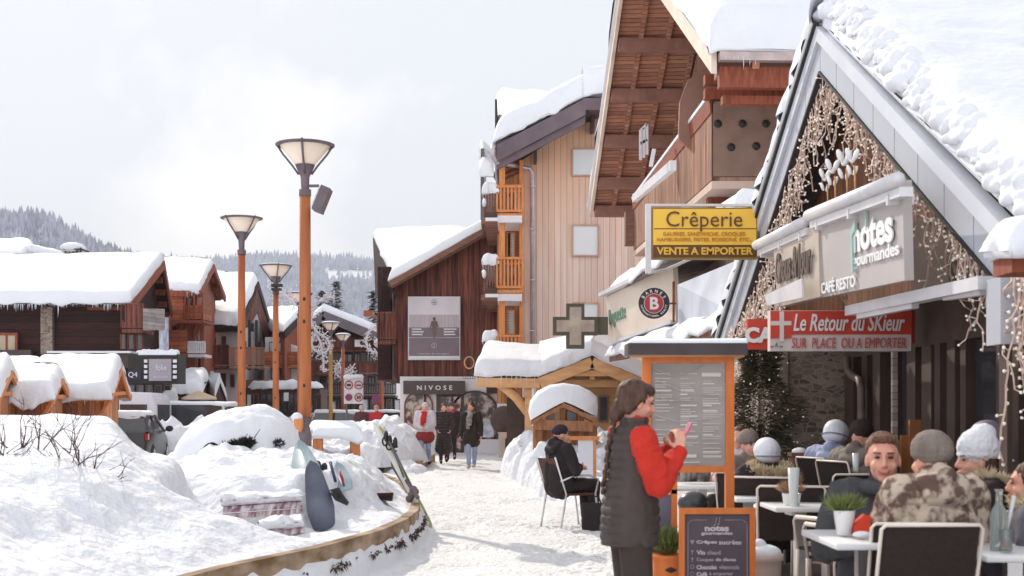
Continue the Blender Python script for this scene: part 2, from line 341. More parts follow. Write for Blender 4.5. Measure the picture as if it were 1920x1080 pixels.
# raised bed on the left: outline of its edge (x at distance d)
EDGE = [(3, -2.6), (6, -2.35), (8, -2.3), (9, -2.06), (10.3, -1.6), (11.7, -1.28), (13.0, -1.14), (14.2, -1.12), (15.6, -1.2), (17.5, -1.4), (20, -1.75), (22.5, -2.3), (24, -2.9), (25, -3.8), (25.6, -5.2)]
def edge(d):
    for (a, xa), (b, xb) in zip(EDGE, EDGE[1:]):
        if a <= d <= b:
            t = (d-a)/(b-a); return xa+(xb-xa)*t
    return EDGE[0][1] if d < 3 else EDGE[-1][1]
def bump(x, y, cx, cy, rx, ry, h, p=2.0):
    q = (abs((x-cx)/rx)**p+abs((y-cy)/ry)**p); return h*max(0, 1-q)**.5 if q < 1 else 0
def bank(x, d):
    u = edge(d)-x        # metres in from the stone edge
    z = .40+.03*math.sin(d*2)
    k = sstep(.45, .9, u)
    z += .46*sstep(12.6-.9*k, 13.9-1.3*k, d+.3*fbm(x*1.4, 3))*sstep(.12, .75, u)          # main heap
    z += .10*sstep(.5, 2.2, u)*sstep(12.5, 14, d)*(1-.6*sstep(15,19,d))-.30*sstep(.235, .275, -x/d)*sstep(13.2, 14.6, d)
    # near mound rising to the left
    m = .20*sstep(.1, .7, u)+.35*sstep(.6, 1.4, u)+.15*sstep(1.3,1.9,u)
    far_ = 10.2+1.4*sstep(1.2, 1.8, u)
    z += m*(1-sstep(far_, far_+.75, d+.15*fbm(x*2, d)))*sstep(.05,.3,u)
    # hedge buried in snow, far left
    hx = sstep(.284, .318, -x/d+.006*fbm(d*1.2, x)) * sstep(9.9, 11.4, d)*(1-sstep(12.9,13.4,d))
    z += hx*(1.43-z+.04*fbm(x*1.3, d*1.3, 5))
    fr = noise.fractal(V((x*2.2, d*2.2, .5)), .8, 2.1, 5)
    rough = .05+.05*sstep(13, 14, d)*(1-hx)
    z += rough*fr*sstep(0, .3, u)*(1-.6*hx)
    z += (.07*(.5-abs(noise.noise(V((x*2.6, d*2.6, 2)))*1.6))+.035*(.5-abs(noise.noise(V((x*6.1, d*6.1, 4)))*1.6)))*sstep(.1, .5, u)*(.35+.65*sstep(12.6, 13.6, d))*(1-.8*hx)
    c = noise.noise(V((x*6, d*6, 7))); z += .035*max(0, c)*sstep(12.8, 14, d)*sstep(0,.3,u)
    z *= 1-.98*sstep(24.3, 25.6, d)
    if u < .12: z = .34+(z-.34)*math.sqrt(max(0, u/.12))
    return z
mb = MB(); ds = []; d = 4.0
while d < 25.6: ds.append(d); d += .055 if d > 8 else .12
us = [0, .01, .03, .06, .1]+[.15+.055*i for i in range(100)]+[5.8+.25*i for i in range(34)]
vs = [V((edge(d)-u-.01, d, bank(edge(d)-u, d))) for d in ds for u in us]
mb.grid(vs, len(ds), len(us)); k = len(vs)
mb.add([V((edge(d)-.01, d, .0)) for d in ds]+[V((edge(d)-.01, d, bank(edge(d), d))) for d in ds], [(i, i+1, i+1+len(ds), i+len(ds)) for i in range(len(ds)-1)], True)
struct(mb.build('snow_bank', SNOWR))
def tufts(mb, c, r, n, ln, w=.01, up=.3, rnd=R):
    for _ in range(n):
        a = V((rnd.gauss(0,1), rnd.gauss(0,1), rnd.gauss(0,1))).normalized(); p = V(c)+V((a.x*r[0], a.y*r[1], a.z*r[2]))*rnd.random()**.4
        dd = (a+V((0,0,up))+V((rnd.uniform(-.4,.4),)*3)).normalized()*ln*rnd.uniform(.5,1.2); s = dd.cross(V((rnd.uniform(-1,1), rnd.uniform(-1,1), rnd.uniform(-1,1)))).normalized()*w
        mb.add([p-s, p+s, p+dd], [(0,1,2)])
# stone kerb of the bed with snow packed against its foot
wt = thing('planter_wall', 'curved tan stone kerb wall of the snow filled bed beside the path', 'stone wall', (-1.3, 12, 0))
mb = MB(); pts = [d for d in ds if d < 25.2][::2]
def strip(mb, o0, o1, z0, z1, ds):
    vs = []
    for d in ds:
        e = edge(d); t = V((edge(d+.1)-edge(d-.1), .2)).normalized(); n = V((t.y, -t.x))
        for (o, z) in ((o0, z0), (o0, z1), (o1, z1), (o1, z0)): vs.append(V((e+n.x*o, d+n.y*o, z)))
    n = len(ds)
    return mb.add(vs, [(i*4+j, i*4+(j+1)%4, (i+1)*4+(j+1)%4, (i+1)*4+j) for i in range(n-1) for j in range(4)]+[(0,1,2,3), tuple(range(n*4-4, n*4))[::-1]])
strip(mb, -.02, .08, .26, .40, pts)
kerb_mat = mat('icy_tan_stone', hexc(112,84,56), .9, hexc(184,162,140), vs=2.2, bump=.5, bs=14, contrast=1.5, stretch=(1,1,2.5))
mb.build('coping', kerb_mat, wt)
mb = MB(); vs = []; prof = [(.0,.29),(.09,.275),(.13,.17),(.15,.08),(.22,.04),(.45,.0)]
for i, d in enumerate(pts):
    e = edge(d); t = V((edge(d+.1)-edge(d-.1), .2)).normalized(); n = V((t.y, -t.x)); q = fbm(d*1.5, 3)*.03; q2 = max(-.08, fbm(d*5, 8)*.07)
    for j, (o, z) in enumerate(prof): vs.append(V((e+n.x*(o+q*(j > 0)), d+n.y*(o+q), z+(q2 if j == 1 else 0))))
mb.grid(vs, len(pts), len(prof)); mb.build('snow', SNOW, wt)
mb = MB()
for i in range(70):      # dark stems of ivy poking out below the coping
    d = 8.3+7.5*(i+R.random())/70; e = edge(d)
    if R.random() < .45: continue
    t = V((edge(d+.1)-edge(d-.1), .2)).normalized(); n = V((t.y, -t.x)); q = R.uniform(.3, 1.5); tufts(mb, (e+n.x*.13, d+n.y*.13, .24-.02*q), (.03*q, .05*q, .025*q), int(26*q), .03*q+.012, .009, -.9)
mb.build('ivy', mat('dark_twig', hexc(84,58,56), .8, vs=20, bump=.1), wt)
# second bed farther along the path
def mound(name, cx, cy, rx, ry, h, label=None, cat=None, z0=0, p=2.2, amp=.1, m=SNOWR, n=46, ns=1.5, group=None, kind=None, parent=None, flat=.5):
    mb = MB(); vs = []; sd = R.random()*60
    for i in range(n):
        for j in range(n):
            u = -1+2*i/(n-1); v = -1+2*j/(n-1); x, y = u*math.sqrt(1-v*v/2), v*math.sqrt(1-u*u/2); r = min(1, math.hypot(x, y))
            hh = (1-r**p)**flat if r < 1 else 0
            f = noise.fractal(V((cx+x*rx*ns+sd, cy+y*ry*ns, 0)), .9, 2.1, 5)
            vs.append(V((cx+x*rx*(1+.06*f), cy+y*ry*(1+.06*f), z0+h*hh*(1+amp*f*1.2)+amp*.5*f*hh)))
    mb.grid(vs, n, n); o = mb.build(name, m, parent)
    if kind: o['kind'] = kind
    elif label: tag(o, label, cat, group)
    return o
b2 = thing('planter_wall', 'low tan stone block wall with snow heap beyond the leaning skis', 'stone wall', (-3, 33, 0))
mb = MB(); mb.box((-3.7, 31.6, 0), (-2.58, 31.9, .28)); mb.box((-2.6, 31.9, .0), (-2.3, 38.3, .26)); mb.build('coping', TAN, b2)
mound('snow', -3.55, 34.5, 1.3, 4.2, 1.0, parent=b2, z0=.18, amp=.22)
mound('snow_bank', -2.6, 31.5, .55, 1.2, .25, kind='structure', amp=.2)
# heaps along the right of the path
for i, (cx, cy, rx, ry, h) in enumerate([(1.15, 23, .75, 2.4, .62), (1.1, 26.2, 1.0, 2.6, .85), (.75, 29.6, 1.0, 2.6, 1.0), (.55, 32.5, .8, 1.8, .75), (1.9, 28, 1.1, 4, .95), (1.55, 20.3, .65, 1.6, .4)]):
    mound('snow_bank', cx, cy, rx, ry, h, kind='structure', amp=.17, p=2.6, ns=1.8, n=60)
# across the road
for (cx, cy, rx, ry, h) in [(-10.2, 38.5, 2.6, 1.2, 1.15), (-6.5, 36, 2.2, 1.0, .8), (-14, 30, 2, 2, 1.2), (-8.3, 45, 2.5, 1, 1.1), (-4.2, 44, 1.6, 1.2, .7), (-12, 52, 3, 1.4, 1.2)]:
    mound('snow_bank', cx, cy, rx, ry, h, kind='structure', amp=.25, p=3)
for (cx, cy, rx, ry, h) in [(-9.6, 57.5, 1.8, .9, 1.2), (-11.6, 58, 1.3, .9, 1.5), (-7.0, 58, 1.2, .8, 1.0), (-12.8,57,1.0,.8,1.0)]:
    mound('snow_bank', cx, cy, rx, ry, h, kind='structure', amp=.3, p=2.5, n=24)
# snow covered shrub behind the main heap (second hump)
sh = thing('buried_shrub', 'dark evergreen shrub under a thick snow hump behind the heap', 'shrub', (-3.75, 17.4, .75))
mb = MB(); vs = []
n = 60
for i in range(n):
    for j in range(n):
        u = -1+2*i/(n-1); v = -1+2*j/(n-1); x, y = u*math.sqrt(1-v*v/2), v*math.sqrt(1-u*u/2); r = min(1, math.hypot(x, y))
        f = noise.fractal(V((x*1.6+9, y*1.6, 4)), .9, 2.1, 5); hh = (1-r**3.0)**.5 if r < 1 else 0
        lift = .02 if hh > 0 else 0
        tilt = .12*x
        under = .30*math.exp(-((x-(-.15))/.28)**2)*sstep(-.5,-.9,y) # the gap where the needles show
        z = .80+(.72+tilt)*hh*(1+.10*f)+under*(1-hh)
        vs.append(V((-3.72+x*.86, 17.4+y*1.0, z)))
mb.grid(vs, n, n); mb.build('snow_cap', SNOW, sh)
NEED = mat('dark_needles', hexc(62,58,46), .8, hexc(38,38,30), vs=10, bump=0)
mb = MB()
for k in range(16): t = k/15; tufts(mb, (-3.98+.62*t, 16.44-.02*t, .90+.20*t+.03*math.sin(k*2.1)), (.06, .05, .05+.03*math.sin(math.pi*t)), 230, .05, .009, .1)
for k in range(5): mb.tube([(-3.95+.16*k, 16.42, .95+.05*k), (-3.93+.18*k+R.uniform(-.05,.05), 16.36, 1.03+.06*k)], [.008,.004], 4)
tufts(mb, (-3.05, 16.75, 1.08), (.07, .04, .04), 160, .05, .008)
mb.build('needles', NEED, sh)
# bare bushes sticking out of the buried hedge
TWIG = mat('bare_twig', hexc(96,70,78), .8, hexc(70,48,56), vs=20, bump=.1)
def bush(x, y, z, n, h, lab_, dark=0):
    n = int(n*1.6); h *= 1.25
    t = thing('bare_bush', lab_, 'bush', (x, y, z), 'bare bushes poking out of the snowy hedge'); mb = MB()
    def br(p, d, ln, r, k):
        q = p; pts = [p]; rr = [r]
        for s in range(3):
            d = (d+V((R.gauss(0,.18), R.gauss(0,.10)-.03, R.gauss(0,.12)+.06))).normalized(); q = q+d*ln/3; pts.append(q); rr.append(r*(1-.25*(s+1)))
        mb.tube(pts, rr, 4)
        if k:
            for _ in range(R.choice((2,2,3))): br(pts[R.choice((1,2,3))], (d+V((R.gauss(0,.5), R.gauss(0,.2), R.gauss(0,.3)))).normalized(), ln*.62, r*.62, k-1)
    for _ in range(n): br(V((x+R.uniform(-.1,.1), y, z+R.uniform(-.05,.05))), V((R.uniform(-.8,.8), -.35, R.uniform(.5,1))).normalized(), h, .0085, 2)
    mb.build('twigs', TWIG, t)
    if dark:
        mb = MB(); tufts(mb, (x+.02, y-.02, z-.02), (.17, .1, .1), 900, .1, .01); mb.build('needles', mat('brown_needles', hexc(70,44,40), .8, vs=10, bump=0), t)
bush(-4.12, 10.05, .93, 6, .34, 'bare bush with a clump of brown needles at the far left of the hedge', 1)
bush(-3.42, 10.1, .83, 7, .36, 'bare twiggy bush with thin forked stems at the right end of the hedge')
bush(-3.9, 10.3, 1.1, 4, .28, 'small sparse bush of thin upright twigs in the middle of the hedge')

# ---- wooded hills
def cap_tree(mb, p, h, r, rnd):
    n = 5; a0 = rnd.random()*6
    for k, (z0, z1, rr) in enumerate(((.08, .62, 1), (.38, 1, .66))):
        ring = []
        for j in range(n):
            a = a0+2*math.pi*j/n+k; ring.append(p+V((math.cos(a)*r*rr*rnd.uniform(.75,1.2), math.sin(a)*r*rr, h*z0*rnd.uniform(.8,1.2))))
        o = len(mb.v); mb.v += ring+[p+V((0,0,h*z1))]
        for j in range(n): mb.f.append([o+j, o+(j+1)%n, o+n]); mb.sm.append(False); mb.mi.append(0)
FOR = mat('frosted_spruce', hexc(186,186,204), .9, hexc(118,120,142), vs=.05, bump=0, contrast=1.4)
FOR2 = mat('far_frosted_spruce', hexc(176,182,200), .9, hexc(122,130,154), vs=.03, bump=0, contrast=1.3)
SNOWH = mat('hill_snow', (.8,.81,.86), .9, (.6,.62,.7), vs=.006, bump=0)
def hill(crest, d0, d1, name, step, th, tr, clear, seed, fm, back=600, foot=-5, n=60, minpx=-60, maxpx=1000):
    rnd = random.Random(seed)
    def cz(px):
        for (a, ya), (b, yb) in zip(crest, crest[1:]):
            if a <= px <= b: return ya+(yb-ya)*(px-a)/(b-a)
        return crest[0][1] if px < crest[0][0] else crest[-1][1]
    def H(px, t):
        d = d0+(d1-d0)*t; zc = PZ(cz(px), d1)-th*.6; s = t if t < 1 else 1
        z = foot+(zc-foot)*(s**.85)+8*fbm(px*.02, t*3, seed)*s*(1-s)*4
        if t > 1: z -= (t-1)*200
        return d, z
    pts = [minpx+(maxpx-minpx)*i/(n-1) for i in range(n)]; ts = [j/19 for j in range(20)]+[1.3]
    mb = MB(); mb.grid([V((PX(px, d0+(d1-d0)*t), *H(px, t))) for px in pts for t in ts], n, len(ts))
    struct(mb.build(name, SNOWH))
    mb = MB(); t = .25
    while t < 1.01:
        px = minpx+rnd.random()*step
        while px < maxpx:
            px2 = px+rnd.gauss(0, step*.4); tt = min(1.0, t+rnd.gauss(0, .012)); d, z = H(px2, tt)
            if clear(px2, HY-(z-CZ)*F/d, rnd): cap_tree(mb, V((PX(px2, d), d, z)), th*rnd.uniform(.6, 1.25), tr*rnd.uniform(.8,1.2), rnd)
            px += step*rnd.uniform(.7,1.3)
        t += .022
    o = mb.build('forest', fm, fixn=False); o['kind'] = 'stuff'
hill([(-60,402),(0,398),(60,394),(100,404),(120,418),(180,452),(230,468),(260,482),(300,486),(345,484),(380,500),(460,560)], 700, 1300, 'hill', 4.6, 13, 3.1, lambda x, y, r: r.random() > (.75 if (40 < x < 110 and 425 < y < 470 and fbm(x*.05, y*.08) > -.05) else .1), 3, FOR, maxpx=470)
hill([(-60,500),(240,500),(300,492),(400,484),(480,474),(560,476),(640,478),(700,486),(800,500),(1000,520)], 1300, 2600, 'hill', 5, 17, 5, lambda x, y, r: r.random() > (.95 if (610 < x < 700 and 508 < y < 530) else .25), 5, FOR2, foot=0)
HZ = 1
mb = MB(); mb.box((-1400, -60, -1.5), (900, 3700, 420)); hz = mb.build('haze', [], None); hz['kind'] = 'stuff'
hm = bpy.data.materials.new('haze'); hm.use_nodes = True; q = hm.node_tree; q.nodes.clear()
o_ = q.nodes.new('ShaderNodeOutputMaterial'); pv = q.nodes.new('ShaderNodeVolumePrincipled'); pv.inputs['Color'].default_value = (.93,.95,1,1); pv.inputs['Density'].default_value = .00026
q.links.new(pv.outputs[0], o_.inputs['Volume']); hz.data.materials.append(hm)
# ================================================================ buildings of the left side and the far end
def win(parent, x0, y0, x1, y1, d, fm=None, gm=None, bars=1, fw=None, sill=False):
    a = P(x0, y1, d); b = P(x1, y0, d); fw = fw or min(.09, (b.x-a.x)*.14); fm = fm or DARK; gm = gm or GLASS
    mb = MB(); t = .06
    mb.box((a.x, d-t, a.z), (a.x+fw, d+.02, b.z)); mb.box((b.x-fw, d-t, a.z), (b.x, d+.02, b.z))
    mb.box((a.x+fw, d-t, a.z), (b.x-fw, d+.02, a.z+fw)); mb.box((a.x+fw, d-t, b.z-fw), (b.x-fw, d+.02, b.z))
    for i in range(bars):
        cx = a.x+(b.x-a.x)*(i+1)/(bars+1); mb.box((cx-fw*.35, d-t+.01, a.z+fw), (cx+fw*.35, d+.02, b.z-fw))
    w_ = mb.build('window', fm, parent)
    mb = MB(); mb.box((a.x+fw, d-.02, a.z+fw), (b.x-fw, d+.01, b.z-fw)); mb.build('pane', gm, w_)
    return w_
def railing(parent, a, b, h, m, n=None, bw=.07, gap=.5, name='balcony', floor=None, posts=True, top=.07, solid=False):
    a, b = V(a), V(b); mb = MB(); L_ = (b-a).length; n = n or max(3, int(L_/(bw/gap))); t = (b-a)/L_
    mb.beam(a+V((0,0,h)), b+V((0,0,h)), .07, top); mb.beam(a+V((0,0,.08)), b+V((0,0,.08)), .05, .08)
    if solid: mb.beam(a+V((0,0,h/2)), b+V((0,0,h/2)), .03, h*.86)
    for i in range(n+1):
        p = a+t*(L_*i/n); mb.beam(p+V((0,0,.06)), p+V((0,0,h)), bw if not solid else bw*.3, .05 if solid else .025, up=t.cross(V((0,0,1))))
    if floor: mb.quadslab(a, b, b+V(floor), a+V(floor), (0,0,-.12))
    return mb.build(name, m, parent)
# ---- long log chalet, far left
A = thing('chalet', 'long dark log chalet with thick snow roof and stone chimney pillar at the far left', 'chalet', (-16, 46, 0))
ra = (P(-140,494,50), P(306,490,48.8), P(-140,566,44.3), P(246,566,44.3), P(-140,575,54), P(321,583,53.2))
gable_roof(A, *ra, .18, DWOOD, .34, amp=.05, r=.22)
_, rg = gable_body(A, *ra, .18, DWOOD, u1=.955, vv=.86)
icicles(V(ra[2])+V((0,-.02,-.1)), V(ra[3])+V((0,-.02,-.1)), 110, .5, A, .03)
mb = MB()
for (e0, e1, s) in ((ra[3], ra[1], 1), (ra[5], ra[1], 1)):
    mb.beam(V(e0)+V((.03,0,-.12)), V(e1)+V((.03,0,-.12)), .08, .3)
for v_ in (.2,.45,.7,.92):
    for e in (ra[3], ra[5]):
        p = V(ra[1])*(1-v_)+V(e)*v_; mb.beam(p+V((-1.6,0,-.3)), p+V((-.1,0,-.3)), .2, .22)
mb.build('barge_board', RWOOD, A)
mb = MB(); mb.pb(76,568,98,664,44.8,.4); mb.build('stone_pillar', STONE, A)
win(A, -8, 624, 34, 662, 44.85, RWOOD, mat('warm_pane', hexc(206,190,160), .3, hexc(150,130,110), vs=1.5, bump=0), 1)
mb = MB(); mb.pb(-200,656,58,680,44.5,.5); mb.build('awning', DMET, A); 
mb = MB(); mb.pb(50,657,58,672,44,.1)
mb = MB(); x0, x1 = PX(228,44.6), PX(270,44.6)
railing(A, (PX(228,44),44.0,PZ(617,44)), (PX(268,43.6),43.6,PZ(617,43.6)), .85, DWOODV, n=16, floor=(0,1.4,0))
mb = MB(); a = P(268,619,43.4); b = P(306,619,44.6); mb.quadslab(a, b, b+V((0,0,.74)), a+V((0,0,.74)), (.03,.1,0))
g_ = mb.build('balcony_panel', mat('grey_boards', hexc(196,184,182), .8, hexc(160,148,150), vs=3, planks=(2,.14), bump=.3), A)
mb = MB()
for x in (228, 262): mb.pb(x,572,x+5,600,43.9,.1)
for x in (232,245,258): mb.pb(x, 600, x+1.5, 604, 43.8, .05)
mb.build('balcony_post', DWOOD, A)
for (x0,x1) in ((226,236),(240,252),(256,268)): win(A, x0, 627, x1, 655, 44.7, RWOOD, GLASS, 0)
mb = MB(); mb.pb(88,658,245,662,43.2,1.2); 
mb.build('shop_canopy', SNOW, A)
mb = MB(); mb.pb(86,662.3,247,690,43.3,1.1); mb.build('shop_fascia', DARK, A)
mb = MB(); mb.pb(175,718,320,765,44.6,.2); A_g = mb.build('shopfront', DARK, A)
for x in range(240, 318, 17): win(A, x, 722, x+13, 760, 44.4, GREYM, GLASS, 0)
# the sign box over the shop at its corner
B0 = thing('shop_sign', 'dark sign box with pale grey panel above the corner shop, snow lumps on top', 'sign', P(290,720,42.5))
mb = MB(); mb.pb(240,664,334,719,42.5,1.0); mb.build('box', BLACK, B0)
mb = MB(); mb.pb(279,673,321,714,42.44,.05); mb.build('panel', mat('lilac_grey_panel', hexc(176,166,178), .6, vs=1, bump=0), B0)
mb = MB(); mb.pb(240,694,265,713,42.46,.03); mb.build('panel', mat('navy_panel', hexc(52,44,66), .6, vs=1, bump=0), B0)
text('folie', P(302,689,42.42), (1,0,0), (0,0,1), .2, WPAINT, B0, wfit=.36); text('DOUCE', P(301,707,42.42), (1,0,0), (0,0,1), .05, WPAINT, B0, wfit=.45)
text('Q4', P(249,703,42.44), (1,0,0), (0,0,1), .2, WPAINT, B0)
mb = MB(); 
for (x0,x1) in ((269,277),(323,332)):
    for k in range(4): mb.pb(x0+1, 674+k*10, x1-1, 680+k*10, 42.45,.04)
mb.build('shelf_items', WPAINT, B0)
mb = MB()
for i in range(9): c = P(262+i*8.6, 661-(i==3)*2, 42.8); mb.ell(c, (R.uniform(.08,.13), .2, R.uniform(.07,.13)), 9, k=6)
c0 = P(262,665,42.7); c1 = P(335,665,42.7); mb.beam(c0, c1, .5, .05)
fuse(mb.build('snow', SNOW, B0), .03, 2)
# houses behind it
H1 = thing('house', 'snow roofed house with round chimney hood behind the log chalet', 'house', (-26, 66, 0))
r_ = (P(-60,470,72), P(62,466,72), P(-80,497,64), P(40,492,64), P(-60,500,80), P(66,500,80)); gable_roof(H1, *r_, .3, DWOOD, .6); gable_body(H1, *r_, .3, DWOOD)
r_ = (P(60,474,68), P(62,473,76), P(-10,496,68), P(-6,496,76), P(142,494,68), P(146,494,76)); gable_roof(H1, *r_, .2, DWOOD, .45, sn=(8,12)); gable_body(H1, *r_, .2, DWOOD, u0=.1)
mb = MB(); mb.pb(58,482,78,491,67.6,.5); mb.build('dormer', RWOOD, H1)
mb = MB(); mb.pb(121,473,152,491,67,1.0); ch = mb.build('chimney', STONE, H1)
mb = MB()
for x in (122,129,136,143,150): mb.pb(x, 464, x+2, 474, 67, .06)
mb.pb(119,466,154,468,66.9,1.2); mb.build('hood', BLACK, ch)
mb = MB(); mb.ell(P(137,466,67.5), (.68,.7,.32), 16); mb.build('snow', SNOW, ch)
mb = MB(); mb.tube([P(234,492,52), P(234,480,52)], .09, 8); mb.ell(P(234,479,52), .14); tag(mb.build('chimney_pot', BLACK), 'small black stove pipe sticking out of the snowy log chalet roof', 'chimney')
# ---- orange chalet
B = thing('chalet', 'red brown wooden chalet with boxed balcony and pointed gable beside the log chalet', 'chalet', (-12.5, 55, 0))
rb = (P(296,492,58.5), P(399,496,56.5), P(318,541,54), P(374,546,53), P(330,552,63), P(421,556,61))
icicles(V(rb[2])+V((0,-.02,-.1)), V(rb[3])+V((0,-.02,-.1)), 14, .5, B, .03); gable_roof(B, *rb, .16, RWOOD, .28, amp=.06, r=.2); gable_body(B, *rb, .2, RWOOD, u1=.86, vv=.82)
mb = MB()
for e in (rb[3], rb[5]): mb.beam(V(e)+V((.03,-.02,-.12)), V(rb[1])+V((.03,-.02,-.12)), .1, .28)
for v_ in (.25,.55,.85):
    for e in (rb[3], rb[5]): p = V(rb[1])*(1-v_)+V(e)*v_; mb.beam(p+V((-1.5,0,-.3)), p+V((-.1,0,-.3)), .2, .2)
mb.build('barge_board', RWOOD, B)
OR = mat('rust_wood', hexc(196,112,74), .7, hexc(150,78,52), vs=3, planks=(2,.17), bump=.3)
mb = MB(); mb.pb(320,545,344,600,53.6,3); mb.pb(346,572,380,598,52.6,1.6); mb.build('balcony_box', OR, B)
mb = MB()
for x in (345,352,362,378): mb.pb(x, 548, x+2.5, 603, 52.5, .1)
for x in (330,345,362,378): mb.pb(x, 604, x+4, 700, 53.2, .16)
for (xa,xb) in ((332,345),(346,358),(364,378)): mb.beam(P(xa,628,53.1), P(xb,606,53.1), .14, .16)
mb.pb(318,600,382,605,52.45,1.8)
mb.build('timber_frame', RWOOD, B)
mb = MB(); mb.pb(320,605,384,760,54.4,.1); mb.build('lower_wall', mat('ochre_wall', hexc(150,90,66), .8, vs=3, bump=.2), B)
for (x0,x1,y0,y1) in ((350,361,552,570),(322,332,610,626),(350,362,612,640),(366,378,612,640),(322,334,645,668),(350,362,650,700),(366,378,650,690)): win(B, x0, y0, x1, y1, 54.2 if y0 > 600 else 53.9, RWOOD, GLASS if y0 != 612 else GLASSL, 0)
railing(B, (PX(318,52.6),52.6,PZ(662,52.6)), (PX(350,52.6),52.6,PZ(662,52.6)), .9, OR, n=10, floor=(0,1.2,0))
railing(B, (PX(352,52.6),52.6,PZ(664,52.6)), (PX(384,52.6),52.6,PZ(664,52.6)), .5, WMET, n=8, floor=(0,1.2,0))
# lower roof behind at the right of it
rl = (P(384,585,57), P(386,560,62), P(384,562,57), P(390,560,62), P(403,608,57), P(405,606,62))
# ---- white chalet with steep snow roof
C_ = thing('chalet', 'white walled chalet with tall dark posts and dark pointed gable left of the tall lamps', 'chalet', (-13, 64, 0))
rc = (P(380,524,68), P(482,527,65), P(396,607,60), P(447,607,60), P(410,612,74), P(511,622,72))
gable_roof(C_, *rc, .25, DWOOD, .45, amp=.06, r=.3); gable_body(C_, *rc, .3, WALLW, u1=.9, vv=.86)
mb = MB()
for e in (rc[3], rc[5]): mb.beam(V(e)+V((.03,-.02,-.2)), V(rc[1])+V((.03,-.02,-.2)), .12, .4)
mb.build('barge_board', DWOOD, C_)
mb = MB(); mb.add([P(449,614,61), P(482,540,64.2), P(509,622,70), P(509,640,70), P(500,618,69), P(470,600,64), P(452,620,61)], [tuple(range(7))])
mb = MB(); mb.ext([P(449,618,61), P(481,545,64), P(507,628,68), P(497,660,68), P(489,610,66), P(481,585,64), P(465,612,62)], (0,.3,0)); mb.build('gable_boards', DWOODV, C_)
mb = MB()
for x in (465,478): mb.pb(x, 600, x+4.5, 694, 60.5, .2)
mb.pb(396,607,450,622,60.3,.4)
mb.build('post', BLACK, C_)
railing(C_, (PX(380,59.6),59.6,PZ(686,59.6)), (PX(428,59.6),59.6,PZ(686,59.6)), .95, DWOODV, n=20, floor=(0,1.5,0))
railing(C_, (PX(430,59.4),59.4,PZ(686,59.4)), (PX(495,60.4),60.4,PZ(686,60.4)), .85, BWOOD, n=26, floor=(0,1.5,0))
for (x0,y0,x1,y1) in ((399,633,405,656),(416,630,424,648),(470,606,476,622),(399,700,405,715),(414,700,424,726),(432,702,440,726),(452,640,462,668),(482,640,492,668)): win(C_, x0, y0, x1, y1, 60.6, DARK, GLASS, 0)
# ---- brown white house behind the middle lamp
D_ = thing('house', 'house with board balcony and snowy gable roof between the two nearest lamp posts', 'house', (-11, 68, 0))
rd = (P(500,586,76), P(568,584,66), P(500,616,70), P(531,621,62.5), P(540,620,80), P(590,628,72))
gable_roof(D_, *rd, .25, DWOOD, .34, r=.25); gable_body(D_, *rd, .3, RWOOD, u1=.93, vv=.85)
mb = MB()
for e in (rd[3], rd[5]): mb.beam(V(e)+V((0,-.05,-.2)), V(rd[1])+V((0,-.05,-.2)), .2, .34)
mb.build('barge_board', DWOOD, D_)
mb = MB(); mb.ext([P(497,632,65.4), P(545,632,65.4), P(545,725,65.4), P(497,725,65.4)], (0,2,0)); mb.ext([P(545,645,65.35), P(562,656,65.35), P(562,735,65.35), P(545,735,65.35)], (0,2,0)); mb.build('render_wall', WALLW, D_)
railing(D_, (PX(496,64.5),64.5,PZ(686,64.5)), (PX(562,64.5),64.5,PZ(686,64.5)), .68, OR, n=22, solid=True, floor=(0,1,0))
for (x0,y0,x1,y1) in ((505,641,513,660),(520,641,530,660),(508,695,518,712),(536,700,545,722)): win(D_, x0, y0, x1, y1, 65.2, RWOOD, GLASSL, 0)
mb = MB(); mb.pb(458,712,565,728,63.5,.6); mb.pb(468,722,506,745,63.2,.3); mb.build('ground_floor', BWOOD, D_)
# ---- wide chalet hotel in the centre
E = thing('chalet', 'wide white chalet hotel with dark balconies under a broad low gable roof, centre background', 'chalet', (-8.5, 73, 0))
re_ = (P(606,583,70), P(660,622,88), P(561,622,70), P(640,653,88), P(748,640,70), P(790,667,88))
gable_roof(E, *re_, .35, DWOOD, .42, amp=.05, sn=(8,16), r=.3); 
_, rr = gable_body(E, *re_, .35, WALLW, u0=.12, u1=.95, vv=.9)
mb = MB()
for e in (re_[2], re_[4]): mb.beam(V(e)+V((0,-.05,-.25)), V(re_[0])+V((0,-.05,-.25)), .2, .5)
mb.build('barge_board', GREYM, E)
mb = MB(); mb.ext([P(580,632,72), P(607,594,72), P(700,628,72), P(742,648,72), P(742,655,72), P(580,655,72)], (0,.35,0)); mb.build('gable_boards', DWOODV, E)
for (y, x0, x1) in ((655,575,742),(700,548,732),(741,585,742)):
    railing(E, (PX(x0,70.6),70.6,PZ(y,70.6)), (PX(x1,70.6),70.6,PZ(y,70.6)), .62, DWOODV if y < 741 else DMET, n=int((x1-x0)/3.2), solid=(y < 741), floor=(0,1.4,0))
for (x0,y0,x1,y1,g) in ((617,616,627,632,0),(600,662,612,682,1),(640,662,662,682,0),(664,662,676,682,1),(686,663,700,682,1),(705,664,716,682,0),(600,706,612,726,0),(636,706,650,724,0),(690,706,704,724,1),(714,706,724,724,0)): win(E, x0, y0, x1, y1, 71.8, DARK, GLASSL if g else GLASS, 1)
mb = MB(); mb.pb(665,637,682,650,70.3,.05); o = mb.build('house_sign', WPAINT, E); 
mb = MB(); mb.lathe([(.001,0),(.12,0),(.12,.02),(.001,.02)], P(679,643,70.28), 14, M=Matrix.Rotation(math.pi/2, 3, 'X')); mb.build('emblem', DMET, o)
mb = MB(); mb.pb(600,745,745,775,71,.2); g = mb.build('ground_floor', BLACK, E)
